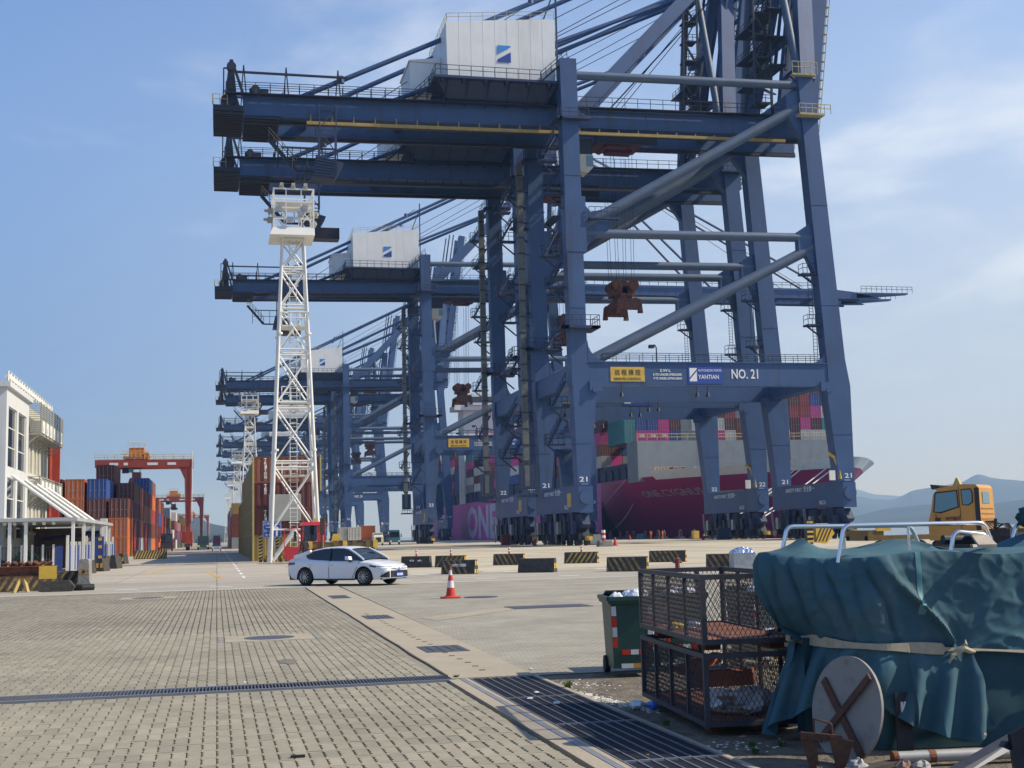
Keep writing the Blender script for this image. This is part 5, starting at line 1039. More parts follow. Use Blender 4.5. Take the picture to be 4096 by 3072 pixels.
# stacks on deck; individual boxes where they show, the hidden rest left out
shipc = []
def scont(c, x, y, z, lab): o = cont(c, 12.19, x, y, z, lab, 'containers stacked on the ship', (1.15, 1.12, 1.17)); return o
spool = ['pink','maroon','blue','brown','white','red','grey','maroon','pink','brown','blue','teal']
W_, H_, L_ = 2.9, 3.06, 14.6
heights0 = [1,4,4,4,5,4,5,5,4,5,5,6,6,6,5,6,5,6,6]
pref = {1: ['pink','blue'], 2: ['pink'], 3: ['pink'], 9: ['white','brown','red'], 10: ['brown','brown'], 11: ['rust','brown'], 12: ['maroon','brown']}
for i in range(19):
    hmax = (5 if i < 6 else 3 if i < 10 else 4 if i < 13 else 5) + (1 if i in (14,15,16) else 0)
    for k in range(hmax):
        c = pref.get(i, [None]*9)[k] if k < len(pref.get(i, [])) else (rnd.choice(('white','white','maroon')) if (k == 0 and i > 12) else rnd.choice(spool))
        scont(c, 97.4+2.93*i, 298, 23.3+H_*k, '%s container, %s tier, %s from the quay, ship\'s foremost stack' % (c, ORD[k], ORDN[i]))
for i in (1, 2, 3): q_ = [o for o in bpy.data.objects if o.get('group') == 'containers stacked on the ship' and abs(o.location.x-(97.4+2.93*i)) < .1 and abs(o.location.z-23.3) < .1][0]; lt = lettering('ONE', (.7,-.05,1.3), .8, TXTW, q_, '-y', 1.2, .01)
for j in range(20):
    y = 318 + 15.6*j + (10 if j > 11 else 0)
    n = [4,5,5,6,5,6,6,5,6,6,6,5,5,6,5,4,5,5,4,4][j]; z0 = 18.4 if j else 18.4
    for k in range(n):
        c = rnd.choice(spool + ['maroon','brown','red'] ) if not (j == 0 and k < 3) else ('white','rust','pink')[k]
        if j < 6: scont(c, 97.3, y, z0+H_*k, '%s container, %s tier, %s from the bow, ship\'s quay side' % (c, ORD[k], ORDN[j]))
        for i in range(1, 3):
            box_far2 = None
MBf = MB(); fm = [CM[k] for k in farcols]
for j in range(20):
    y = 318 + 15.6*j + (10 if j > 11 else 0)
    for k in range([4,5,5,6,5,6,6,5,6,6,6,5,5,6,5,4,5,5,4,4][j]):
        if j >= 6: MBf.m = farcols.index(rnd.choice(spool)); MBf.box(97.3, 100.1, y, y+13.6, 18.4+H_*k, 18.4+H_*(k+1)-.08)
    for i in range(1, 19):
        hh = rnd.choice((5,6,6,7)); MBf.m = farcols.index(rnd.choice(spool))
        for k in range(hh): MBf.m = farcols.index(rnd.choice(spool)); MBf.box(97.3+2.93*i, 100.1+2.93*i, y, y+13.6, 18.4+H_*k, 18.4+H_*(k+1)-.08)
MBf.build('deck_cargo', fm, kind='stuff', label='mass of stacked containers filling the middle of the ship', cat='containers')
b = MB(); b.box(97, 153, 505, 517, 14.4, 52); b.box(93, 157, 503, 514, 52, 54); b.box(100, 150, 502, 514, 54, 58.5); dh = b.build('deckhouse', WHITE, sh); MB().box(100, 150, 501.9, 501.98, 55, 57.3).build('bridge_window', GLASS, dh)
b = MB(); b.tube((125,508,58.5),(125,508,66),.5,8); b.tube((112,506,58.5),(112,506,62),1.6,12); b.box(104,106,504,506,58.5,61); b.build('radar_mast', WHITE, dh)
b = MB()
for k in range(36): b.box(97.02, 97.3, 320+9*k, 321.2+9*k, 13.6, 18.3)
b.box(97.35, 98.4, 318, 640, 13.6, 18.2); b.build('deck_stanchions', BLUE_D, sh)
# weathering with its own shape: rust runs under the hawse holes and scuppers, draught marks
b = MB(); _r = random.Random(3)
for k in range(46):
    y = 262 + _r.random()*350; z1 = 13.0 - _r.random()*1.5; ln_ = _r.uniform(1.2, 5.5); w_ = _r.uniform(.12, .35)
    b.add([(xs_(y, z1)-.02, y-w_/2, z1), (xs_(y+w_, z1)-.02, y+w_/2, z1), (xs_(y, z1-ln_)-.02, y+w_*.15, z1-ln_), (xs_(y, z1-ln_)-.02, y-w_*.15, z1-ln_)], [(0,1,2,3)])
b.build('rust_runs', mat('hull_rust_run', (.14,.035,.05), .8, var=.3), sh, kind='stuff')
b = MB()
for k in range(9): b.box(xs_(300,8-.9*k)-.06, xs_(300,8-.9*k)-.04, 300, 300.8, 7.8-.9*k, 8.2-.9*k)
for z_ in (4.6, 9.2):
    b = MB(); b.grid([[(xs_(y, z)-.015, y, z) for y in [250+10*i for i in range(38)]] for z in (z_, z_+.09)]); b.build('plate_seam', mat('plate_seam_shade', (.22,.02,.08), .6), sh)
# mooring lines
RP = mat('white_mooring_rope', (.66,.64,.60), .8)
def rope(p, q, sag, r, label):
    p, q = Vector(p), Vector(q); pts = [p.lerp(q, i/14) - Vector((0,0,sag*4*(i/14)*(1-i/14))) for i in range(15)]
    MB().path(pts, r, 5).build('mooring_line', RP, label=label, cat='mooring line', group='mooring lines of the ship')
rope((xs_(245,14)-.2,244.6,14.2), (93.3,238,.6), .5, .13, 'pair of pale ropes from the bow, upper left one'); rope((xs_(244,14)-.2,243.6,14.0), (93.3,236.5,.6), .5, .13, 'pale rope from the bow just below the upper one')
rope((xs_(240,13.6)-.2,239.6,13.6), (93.3,226,.6), .6, .13, 'pale rope from the bow tip, right of the upper pair'); rope((xs_(239.3,13.4)-.2,239.0,13.2), (93.3,224,.6), .6, .13, 'lowest pale rope from the bow tip')
rope((96.6,296,14.3), (93.5,345,.8), 1.5, .06, 'thin rope running down the hull left of the ship\'s name'); rope((96.7,291,8.3), (94.2,332,8.0), 6.5, .05, 'thin slack rope hanging in a loop on the hull')
# bollards and fenders on the quay edge
BOL = mat('rust_brown_bollard', (.13,.075,.04), .7, var=.3, scale=3)
bt = thing('quay_bollard', 'brown steel mooring hoop on the quay edge', 'bollard', (92.2, 150, 0), group='mooring hoops along the quay edge')
MB().path([(-.0,-.62,.4),(0,-.62,1.45),(0,-.35,1.75),(0,.35,1.75),(0,.62,1.45),(0,.62,.4)], .13, 8).build('hoop', BOL, bt, smooth=True); MB().box(-.6,.6,-1.15,1.15,0,.55).build('base', BLUE_D, bt)
bt['label'] = 'brown steel mooring hoop on the quay edge, hidden right end of the row'
for i, y in enumerate((307.4, 300.4, 295.9, 288.1, 282.8, 278.2, 270.0, 261.3, 257.8, 248, 240, 230, 222, 214, 176)): copy_tree(bt, (92.2, y, 0), label='brown mooring hoop on a dark base, %s along the quay edge' % ORDN[i])
# ---------------------------------------------------------------- white saloon car
def lerp(a, b, t): return a + (b-a)*t
def interp(tab, x):
    for (x0, v0), (x1, v1) in zip(tab, tab[1:]):
        if x <= x1:
            t = max(0, (x-x0)/(x1-x0)); t = t*t*(3-2*t)*.5 + t*.5
            return [lerp(a, b_, t) for a, b_ in zip(v0, v1)] if isinstance(v0, (list, tuple)) else lerp(v0, v1, t)
    return list(tab[-1][1]) if isinstance(tab[-1][1], (list, tuple)) else tab[-1][1]
CARP = bpy.data.materials.new('pearl_white_car_paint'); CARP.use_nodes = True; _b = CARP.node_tree.nodes['Principled BSDF']; _b.inputs['Base Color'].default_value = (.72,.74,.77,1); _b.inputs['Roughness'].default_value = .35; _b.inputs['Coat Weight'].default_value = .8; _b.inputs['Coat Roughness'].default_value = .05
ALLOY = mat('alloy_rim', (.42,.43,.44), .35, metal=.8, var=.05); CHROME = mat('chrome_trim', (.75,.76,.78), .12, metal=1, var=.02); BLK = mat('black_plastic', (.015,.015,.017), .45, var=.1)
def wheel(name, par, x, y, r=.34, w=.22, side=-1, spokes=10):
    b = MB(); pr = [(-w/2, r*.66), (-w/2+.01, r*.93), (-w/2+.04, r), (w/2-.04, r), (w/2-.01, r*.93), (w/2, r*.66)]; n = 36
    rows = [[(x+rr*math.cos(2*math.pi*k/n), y+o, r+rr*math.sin(2*math.pi*k/n)) for k in range(n+1)] for o, rr in pr]; b.grid(rows); t_ = b.build(name, RUBBER, par, smooth=50)
    yo = y + side*w/2; b = MB(); b.tube((x,yo-side*.10,r),(x,yo-side*.08,r), r*.67, 28); b.build('wheel_disc', BLK, t_)
    b = MB(); rows = [[(x+rr*math.cos(2*math.pi*k/n), yo+o*side, r+rr*math.sin(2*math.pi*k/n)) for k in range(n+1)] for o, rr in ((-.01, r*.70), (.008, r*.68), (-.02, r*.61), (-.06, r*.60))]; b.grid(rows)
    for k in range(spokes):
        a = 2*math.pi*k/spokes; c, s = math.cos(a), math.sin(a); b.bar((x+c*r*.08, yo+side*-.005, r+s*r*.08), (x+c*r*.64, yo+side*-.0, r+s*r*.64), .028+.0*k, .03, up=(0,1,0))
    b.tube((x,yo-side*.03,r),(x,yo+side*.006,r),r*.16,12); b.build('rim', ALLOY, t_)
    return t_
def car(loc, rz):
    t = thing('saloon_car', 'white four-door saloon car with blue number plate crossing the road', 'car', loc, rz)
    # stations from tail (x=-2.44) to nose (x=2.44): half width, sill z, shoulder z, deck z
    L0, L1 = -2.42, 2.42; wheels = (-1.42, 1.405); hw = [(-2.42,.70),(-2.3,.80),(-2.0,.875),(-1.2,.915),(0,.92),(1.2,.915),(1.8,.895),(2.15,.83),(2.33,.72),(2.42,.58)]
    deck = [(-2.42,.93),(-2.38,1.06),(-2.05,1.10),(-1.6,1.10),(-.9,1.02),(.2,.96),(1.0,.985),(1.3,.965),(1.8,.90),(2.15,.80),(2.34,.70),(2.42,.60)]
    shd = [(-2.42,.86),(-2.2,.94),(-1.6,.97),(0,.92),(1.0,.90),(1.6,.86),(2.1,.76),(2.42,.58)]
    sill = [(-2.42,.40),(-2.2,.30),(-1.9,.24),(0,.20),(1.9,.22),(2.2,.22),(2.42,.26)]
    xs = sorted(set([L0 + (L1-L0)*k/60 for k in range(61)] + [wx_ + .42*math.cos(math.pi*q/16) for wx_ in wheels for q in range(17)]))
    rows = []
    for x in xs:
        w, d, s_, z0 = interp(hw, x), interp(deck, x), interp(shd, x), interp(sill, x); zb = z0
        for wx_ in wheels:
            q = abs(x-wx_)
            if q < .42: zb = max(zb, .33 + math.sqrt(max(0, .42**2-q*q)) - .02)
        pts = []; mid = lerp(z0, s_, .5)
        for f, wo_ in ((0, .955), (.12, .975), (.3, .985), (.5, .985), (.62, .992), (.8, 1.0), (.92, .985), (1.0, .95)):
            z = lerp(z0, s_, f); z = max(z, zb); pts.append((w*wo_*(1 if z > zb+.001 or f == 0 else .99), z))
        pts += [(w*.86, lerp(s_, d, .62)), (w*.6, lerp(s_, d, .88)), (w*.3, d*1.0+.005), (0, d+.012)]
        rows.append([(x, -p[0], p[1]) for p in pts] + [(x, p[0], p[1]) for p in pts[-2::-1]])
    b = MB(); b.grid(rows); n = len(rows[0]); b.add(rows[0], [tuple(range(n))]); b.add(rows[-1], [tuple(range(n-1,-1,-1))]); body = b.build('body', CARP, t, smooth=35)
    # wheel wells / underside
    b = MB(); b.box(-2.25, 2.2, -.80, .80, .22, .60); b.build('underbody', BLK, t)
    # greenhouse: glass shell, then roof skin and pillars
    roof = [(-1.95,1.085),(-1.6,1.20),(-1.1,1.36),(-.6,1.435),(0,1.455),(.35,1.44),(.6,1.385),(1.0,1.18),(1.36,.975)]
    def gh(x, f, inset=0.):
        zr = interp(roof, x); zb = interp(shd, x) - .02; w = interp(hw, x)*.93; zz = lerp(zb, zr, f)
        return (x, (w - (zz-zb)*.42 - inset), zz)
    gx = [-1.95+3.31*k/36 for k in range(37)]; rows = []
    for x in gx:
        zr = interp(roof, x); l_ = [gh(x, f, .02) for f in (0, .3, .6, .86, 1.0)]; top = l_[-1]; r_ = [(p[0], -p[1], p[2]) for p in l_] + [(x, -top[1]*.55, zr+.018), (x, 0, zr+.025), (x, top[1]*.55, zr+.018)] + l_[::-1]; rows.append(r_)
    b = MB(); b.grid(rows); b.build('window_glass', GLASS, t, smooth=60)
    rows = []
    for k in range(26):
        x = -1.35 + 2.0*k/25 ; zr = interp(roof, x); p = gh(x, .985); rows.append([(x, -p[1]*f, zr + o) for f, o in ((1.03,-.035),(1.0,.0),(.8,.024),(.45,.040),(0,.047),(-.45,.040),(-.8,.024),(-1.0,.0),(-1.03,-.035))])
    b = MB(); b.grid(rows); b.build('roof', CARP, t, smooth=60)
    for s in (-1, 1):
        for pts, r_ in (([(.55,.99),(.8,.99),(1.05,.98),(1.36,.9)], .040), ([(-1.25,.99),(-1.5,.98),(-1.75,.96),(-2.02,.9)], .075)):
            b = MB(); b.path([(x, s*(gh(x, f)[1]+.004), interp(roof, x)-.0 if f > .95 else interp(roof, x)+.01) for x, f in pts], r_, 8); b.build('pillar', CARP, t, smooth=True)
        b = MB(); p = gh(-.22, 0, -.012); q = gh(-.30, .97, -.012); b.bar((p[0],s*p[1],p[2]), (q[0],s*q[1],q[2]), .055, .02, up=(0,1,0)); b.build('door_pillar', BLK, t)
        b = MB(); b.hexa([(-1.9,s*.80,.93),(-1.3,s*.865,.93),(-1.3,s*.80,1.02),(-1.85,s*.74,1.02)],[(-1.86,s*.74,1.13),(-1.52,s*.73,1.22),(-1.5,s*.66,1.22),(-1.8,s*.62,1.13)]); b.build('quarter_panel', CARP, t)
        b = MB(); b.hexa([(.92,s*.93,.97),(.70,s*.93,.97),(.70,s*1.10,.98),(.90,s*1.10,.98)],[(.88,s*.93,1.10),(.68,s*.93,1.11),(.68,s*1.08,1.12),(.84,s*1.08,1.11)]); mr_ = b.build('mirror', CARP, t); MB().box(.74,.84,min(s*.84,s*.95),max(s*.84,s*.95),.90,.985).build('mirror_foot', BLK, mr_)
        for x in (-.10, -1.12): MB().box(x-.11, x+.11, min(s*.925,s*.95), max(s*.925,s*.95), .775, .80).build('door_handle', CHROME, t)
        b = MB()
        for x in (.86, -.23, -1.16):
            pts = [(x + (.06 if x > 0 else 0)*q, s*(interp(hw, x)*(.958 if q == 0 else .993 if q < 5 else .975)+.006), lerp(.25, .90, q/6)) for q in range(7)]; b.path(pts, .009, 4)
        b.build('door_gap', BLK, t)
        MB().bar((-1.0,s*.905,.235),(1.0,s*.905,.235),.03,.06).build('sill_trim', BLK, t)
        b = MB(); b.path([(-1.78,s*.80,.985),(-1.5,s*.845,.955),(-.3,s*.862,.925),(.95,s*.855,.905)], .011, 5); b.build('window_trim', CHROME, t)
        # lamps: skins that follow the body surface
        def sp(x, z, o=.012):
            w, s_, z0 = interp(hw, x), interp(shd, x), interp(sill, x); d = interp(deck, x)
            pr_ = [(w*q, lerp(z0, s_, f)) for f, q in ((0,.955),(.12,.975),(.3,.985),(.5,.985),(.62,.992),(.8,1.0),(.92,.985),(1.0,.95))] + [(w*.86, lerp(s_, d, .62)), (w*.6, lerp(s_, d, .88)), (w*.3, d+.005)]
            for (wa, za), (wb, zb_) in zip(pr_, pr_[1:]):
                if za <= z <= zb_: return (x, s*(lerp(wa, wb, (z-za)/max(1e-6, zb_-za))+o), z + (o if z > s_ else 0))
            return (x, s*(pr_[0][0]+o), z) if z < z0 else (x, s*(pr_[-1][0]), d+.01+o)
        def skin(name, xa, xb, lo, hi, m, par, n=9, k=4, o=.012):
            b = MB(); b.grid([[sp(xa+(xb-xa)*i/n, lerp(lerp(lo[0],lo[1],i/n), lerp(hi[0],hi[1],i/n), j/k), o) for i in range(n+1)] for j in range(k+1)]); return b.build(name, m, par, smooth=True)
        hl = skin('headlight', 1.70, 2.41, (.715,.60), (.77,.685), BLK, t); skin('lens', 1.98, 2.40, (.665,.615), (.715,.665), mat('headlamp_lens', (.75,.78,.80), .1, spec=.8), hl, o=.02)
        skin('tail_light', -2.40, -1.92, (.78,.82), (.90,.90), mat('tail_lamp_red', (.22,.02,.05), .2, spec=.7), t)
        skin('fog_recess', 2.14, 2.415, (.31,.30), (.36,.54), BLK, t); skin('bumper_chrome', 2.06, 2.415, (.285,.265), (.305,.30), CHROME, t, o=.02)
        for wx_ in wheels: wheel('wheel', t, wx_, s*.80, .335, .22, s)
    b = MB(); b.box(2.421, 2.445, -.53, .53, .30, .55); gr = b.build('grille', BLK, t)
    b = MB(); b.path([(2.42,-.55,.285),(2.45,-.3,.275),(2.46,0,.27),(2.45,.3,.275),(2.42,.55,.285)], .02, 6); b.build('lower_chrome', CHROME, gr); b = MB(); b.path([(2.43,-.5,.63),(2.44,-.2,.615),(2.45,0,.59),(2.44,.2,.615),(2.43,.5,.63)], .012, 6); b.tube((2.42,0,.60),(2.455,0,.60),.055,12); b.build('nose_chrome', CHROME, gr)
    MB().box(2.462, 2.475, -.22, .22, .33, .47).build('number_plate', mat('plate_blue', (.02,.09,.55), .4, var=.02), t); b = MB()
    for k in range(6): b.box(2.476, 2.48, -.19+.06*k+(.02 if k > 1 else 0), -.155+.06*k+(.02 if k > 1 else 0), .36, .44)
    b.build('plate_characters', TXTW, t); MB().box(.55,.60,-.02,.10,1.18,1.26).build('windscreen_sticker', mat('pale_paper', (.6,.75,.75), .6), t)
    return t
car((4.98, 50.4, 0), R(-43))
# ---------------------------------------------------------------- people
def person(label, loc, rz, shirt, legs, h=1.72):
    t = thing('person', label, 'person', loc, rz); s = h/1.72
    J = [(0,0,.92),(0,0,1.15),(0,.01,1.38),(0,.01,1.50),(0,.03,1.62),(.1,0,.88),(.11,.02,.48),(.11,0,.07),(.12,.14,.03),(-.1,0,.88),(-.12,.1,.5),(-.13,-.05,.07),(-.13,.1,.03),(.19,0,1.40),(.25,.02,1.12),(.24,.16,.90),(-.19,0,1.40),(-.26,.05,1.14),(-.20,.2,.95)]
    E_ = [(0,1),(1,2),(2,3),(3,4),(0,5),(5,6),(6,7),(7,8),(0,9),(9,10),(10,11),(11,12),(2,13),(13,14),(14,15),(2,16),(16,17),(17,18)]; Rr = [.15,.14,.16,.06,.095,.1,.07,.05,.045,.1,.07,.05,.045,.07,.05,.035,.07,.05,.035]
    me = bpy.data.meshes.new('body'); me.from_pydata([tuple(c*s for c in p) for p in J], E_, []); o = bpy.data.objects.new('body', me); col.objects.link(o); o.parent = t; me.materials.append(shirt)
    md = o.modifiers.new('skin', 'SKIN'); 
    for i, v in enumerate(me.skin_vertices[0].data): v.radius = (Rr[i]*s*.85, Rr[i]*s*.85); v.use_root = i == 0
    sd_ = o.modifiers.new('sub', 'SUBSURF'); sd_.levels = sd_.render_levels = 1
    b = MB(); b.tube((0,.02,1.60*s),(0,.02,1.735*s),.105*s,10,r2=.07*s); b.build('hat', legs, t)
    return t
DARK = mat('dark_work_clothes', (.02,.022,.03), .85, var=.2)
person('person in dark work clothes by the open red truck door behind the white car', (6.35, 96.6, 0), R(200), DARK, DARK, 1.95)
HIV = mat('orange_work_vest', (.55,.12,.02), .8, var=.1)
for i, (x, y, v) in enumerate(((88.0, 254, HIV), (89.5, 251, REDP0 if False else HIV), (58, 262, HIV), (91, 244, DARK))):
    person(('docker in an orange vest' if v is HIV else 'docker in dark clothes') + ' standing on the quay, %s near the crane wheels' % ORDN[i], (x, y, 0), R(40*i), v, DARK, 1.9)
# ---------------------------------------------------------------- red terminal truck with yellow flatbed
REDP = mat('red_cab_paint', (.48,.02,.03), .4, var=.1, coat=.4)
tk = thing('terminal_truck', 'red terminal truck with open door and long yellow flatbed behind the white car', 'truck', (6.1, 99, 0)); tk.scale = (.80, 1, 1.0)
b = MB(); b.hexa([(0,0,.9),(2.4,0,.9),(2.4,2.3,.9),(0,2.3,.9)],[(.1,0,1.6),(2.5,0,1.6),(2.5,2.3,1.6),(.1,2.3,1.6)]); b.box(.3,.45,.05,.2,1.6,2.9); b.box(2.35,2.5,.05,.2,1.6,2.9); b.box(.3,.45,2.1,2.25,1.6,2.9); b.box(2.35,2.5,2.1,2.25,1.6,2.9); b.box(1.7,2.35,.05,.12,1.6,2.85)
b.hexa([(.2,-.1,2.85),(2.6,-.1,2.85),(2.6,2.4,2.85),(.2,2.4,2.85)],[(.35,0,3.1),(2.5,0,3.1),(2.5,2.3,3.1),(.35,2.3,3.1)]); b.build('cab', REDP, tk)
MB().box(.46,1.69,.08,.1,1.62,2.84).build('window', GLASS, tk); MB().prism([(1.3,3.1),(1.55,3.45),(1.8,3.1)], .1, .3).build('roof_marker', YEL, tk); MB().box(.5,2.3,.6,1.6,1.0,1.6).build('seat', DARK, tk)
b = MB(); b.path([(-1.4,-.2,.9),(-1.4,-.2,2.55),(-.2,-.3,2.65),(0,-.3,1.6)],.05,6); b.hexa([(-1.4,-.25,.3),(-.6,-.25,.1),(-.6,-.15,.1),(-1.4,-.15,.3)],[(-1.45,-.25,1.3),(.0,-.25,1.2),(.0,-.15,1.2),(-1.45,-.15,1.3)]); b.build('open_door', REDP, tk)
MB().box(-.5,-.25,-.1,.1,1.7,2.4).build('mirror', GRIME, tk); MB().box(-.9,.2,.5,1.2,.15,1.0).build('fuel_box', STEEL, tk)
b = MB(); b.box(.2,7.4,-.25,.0,1.12,1.5); b.box(.2,7.4,2.2,2.45,1.12,1.5)
for k in range(10): b.box(.4+.75*k,.6+.75*k,.0,2.2,1.15,1.45)
fl = b.build('flatbed', mat('dirty_yellow_chassis', (.15,.095,.025), .6, var=.25, scale=3, dirt=(.1,.07,.04), damt=.6), tk)
for k, x in enumerate((.8, 2.0, 3.2, 4.1, 5.0, 6.3, 7.0)): MB().box(x,x+.42,-.33,-.26,1.05,1.62).build('side_bracket', YEL if k % 3 == 0 else MATS['dirty_yellow_chassis'], fl)
b = MB(); b.box(2.8,7.2,.2,2.0,.75,1.1); b.build('chassis', GRIME, tk)
for x in (1.2, 5.4, 6.5): MB().tube((x,-.15,.5),(x,.3,.5),.5,18).build('wheel', RUBBER, tk)
b = MB(); b.prism([(3.0,1.5),(3.2,2.15),(3.9,2.15),(3.7,1.5)], -.1, .0); b.build('warning_board', YEL, tk)
MB().box(-.2,7.5,-.28,-.26,1.52,1.56).build('deck_edge', GRIME, tk)
bx = thing('utility_box', 'small grey utility box with white pipe at the foot of the lighting tower', 'box', (7.2, 103, 0)); MB().box(-.7,.3,0,.6,0,1.0).build('housing', CONC_D, bx); MB().box(.31,.45,.1,.3,0,1.15).build('pipe', WHITE, bx)
# ---------------------------------------------------------------- traffic on the far road, far quay vehicles
def truck_front(label, x, y, paint, h=3.4, lamps=True):
    t = thing('truck', label, 'truck', (x, y, 0)); b = MB(); b.hexa([(-1.25,0,.6),(1.25,0,.6),(1.25,2,.6),(-1.25,2,.6)],[(-1.1,.35,h),(1.1,.35,h),(1.1,2,h),(-1.1,2,h)]); b.build('cab', paint, t)
    MB().hexa([(-1.08,.10,h*.52),(1.08,.10,h*.52),(1.08,.14,h*.52),(-1.08,.14,h*.52)],[(-1.0,.24,h*.88),(1.0,.24,h*.88),(1.0,.28,h*.88),(-1.0,.28,h*.88)]).build('windscreen', GLASS, t)
    for s in (-1, 1):
        MB().tube((s*1.05-.15,.8,.5),(s*1.05+.15,.8,.5),.5,16).build('wheel', RUBBER, t)
        if lamps: MB().box(s*.95-.22,s*.95+.22,-.05,.02,.7,1.0).build('headlight', LAMP, t)
        MB().box(s*1.45-.1,s*1.45+.1,.1,.25,h*.5,h*.75).build('mirror', BLK, t)
    MB().box(-1.2,1.2,2.2,11,.7,1.3).build('chassis', GRIME, t)
    return t
truck_front('dark truck with black cab facing the camera beside the gantry leg on the left', -9.9, 268, mat('near_black_paint', (.03,.025,.03), .5), 3.6, False)
truck_front('green truck with white roof facing the camera on the far road', -2.9, 284, mat('dark_green_paint', (.02,.06,.035), .5), 3.0)
truck_front('red truck far down the road behind the silver car', -.1, 420, REDP, 3.6)
truck_front('small dark truck far down the road left of the green truck', -9.3, 440, mat('near_black_paint', (.03,.025,.03)), 3.0, False)
sc_ = thing('far_car', 'small silver car coming down the far road', 'car', (-.1, 245, 0))
b = MB(); b.hexa([(-.85,0,.3),(.85,0,.3),(.85,4.3,.3),(-.85,4.3,.3)],[(-.85,.1,.9),(.85,.1,.9),(.85,4.3,.95),(-.85,4.3,.95)]); b.build('body', STEEL, sc_); MB().hexa([(-.8,1.0,.9),(.8,1.0,.9),(.8,3.8,.9),(-.8,3.8,.9)],[(-.6,1.7,1.45),(.6,1.7,1.45),(.6,3.2,1.45),(-.6,3.2,1.45)]).build('cabin', GLASS, sc_)
for s in (-.62,.62): MB().box(s-.18,s+.18,-.03,.01,.55,.75).build('headlight', LAMP, sc_); MB().tube((s*1.2-.1,.8,.32),(s*1.2+.1,.8,.32),.32,14).build('wheel', RUBBER, sc_)
def at_px(px, Y):
    """X of photo column px at distance Y on the ground (fixed survey values)"""
    for_x = lambda X: _cx + _f*(Vector((_x[0]*X+_y[0]*Y-_z[0]*1.8, 0, _x[2]*X+_y[2]*Y-_z[2]*1.8)).x)/(_x[2]*X+_y[2]*Y-_z[2]*1.8)
    a, c = -400., 600.
    for _ in range(50):
        m_ = (a+c)/2
        if for_x(m_) < px: a = m_
        else: c = m_
    return (a+c)/2
X1 = at_px(1380, 300)
gcx = cont('white', 6.06, at_px(1392, 300), 300, 1.3, 'pale grey container on a trailer chassis between the crane legs, far right of the tower', 'boxes on trucks on the quay', (1.25,1,1.15)); cont('white', 6.06, at_px(1392,300)-1.9, 300.2, 1.3, 'pale container end beside the double-door one on the quay trailer', 'boxes on trucks on the quay', (.7,1,1.15))
ch = thing('trailer', 'low trailer chassis under the pale grey container on the quay', 'trailer', (at_px(1392,300), 300, 0)); MB().box(-1.6,3,0,6,.9,1.28).build('chassis', GRIME, ch)
for s in (-1,0,1,2.4): MB().tube((s,.5,.5),(s+.3,.5,.5),.5,12).build('wheel', RUBBER, ch)
ot = thing('orange_truck', 'white-cabbed truck carrying an orange box, far on the quay left of the crane legs', 'truck', (at_px(1470, 300), 300, 0))
o = MB().box(-1.5,2.1,2,3.4,1.2,4.6).build('orange_box', CM['orange'], ot); b = MB(); b.hexa([(1.2,.0,.6),(3.9,.0,.6),(3.9,2,.6),(1.2,2,.6)],[(1.3,.2,2.9),(3.6,.2,2.9),(3.6,2,2.9),(1.3,2,2.9)]); b.build('cab', WHITE, ot); MB().box(1.5,3.5,.02,.1,1.8,2.7).build('windscreen', GLASS, ot)
for s in (-1,.6,2): MB().tube((s,.8,.5),(s,1.2,.5),.5,14).build('wheel', RUBBER, ot)
MB().box(-1.6,3.5,1,3,.7,1.15).build('chassis', GRIME, ot)
wv = thing('yard_tractor', 'small cream yard tractor in front of the orange box truck', 'tractor', (at_px(1515, 285), 285, 0)); b = MB(); b.box(-1.1,1.1,0,2,.5,1.9); b.hexa([(-1.1,.3,1.9),(1.1,.3,1.9),(1.1,2,1.9),(-1.1,2,1.9)],[(-.9,.6,2.4),(.9,.6,2.4),(.9,2,2.4),(-.9,2,2.4)]); b.build('cab', mat('cream_paint', (.62,.60,.45), .5), wv)
MB().box(-.55,.55,-.05,0,.8,1.8).build('grille', BLK, wv)
for s in (-.9,.9): MB().tube((s-.15,.5,.42),(s+.15,.5,.42),.42,12).build('wheel', RUBBER, wv)
bt_ = truck_front('teal truck facing the camera in the shade under the cranes', at_px(1580, 290), 290, mat('teal_truck_paint', (.02,.10,.14), .5), 3.4)
# ---------------------------------------------------------------- yellow truck cab behind the tarpaulin
YT = mat('ochre_yellow_truck_paint', (.52,.25,.045), .45, var=.08, scale=1.5, dirt=(.28,.17,.06), damt=.4, dscale=1.2)
yt = thing('yellow_truck', 'ochre-yellow truck tractor marked WT857 standing at the quayside on the right', 'truck', (34.25, 56.9, 0), R(-49))
b = MB(); prof = [(-.12,1.0),(-.15,1.9),(.0,2.35),(.18,3.25),(.45,3.55),(1.6,3.70),(2.25,3.66),(2.38,3.5),(2.42,1.5),(2.3,1.35),(1.4,1.35),(1.25,1.0)]
b.prism(prof, 0, 2.35, 'y'); cb = b.build('cab', YT, yt, smooth=25)
MB().prism([(.20,2.42),(.32,3.28),(1.30,3.36),(1.34,2.62),(.5,2.38)], -.03, -.004, 'y').build('side_window', GLASS_L, yt); MB().prism([(1.60,2.72),(1.56,3.40),(1.98,3.42),(2.04,3.28),(2.04,2.84),(1.86,2.70)], -.03, -.004, 'y').build('rear_side_window', GLASS_L, yt)
b = MB(); b.path([(.16,-.02,2.38),(.28,-.02,3.32),(1.34,-.02,3.40),(1.38,-.02,2.60),(.5,-.02,2.34)], .03, 4, closed=True); b.path([(1.47,-.02,1.4),(1.42,-.02,3.6)], .012, 4); b.path([(1.58,-.02,2.70),(1.54,-.02,3.43),(2.0,-.02,3.45),(2.07,-.02,3.28),(2.07,-.02,2.82),(1.86,-.02,2.67)], .022, 4, closed=True); b.build('window_seal', BLK, yt)
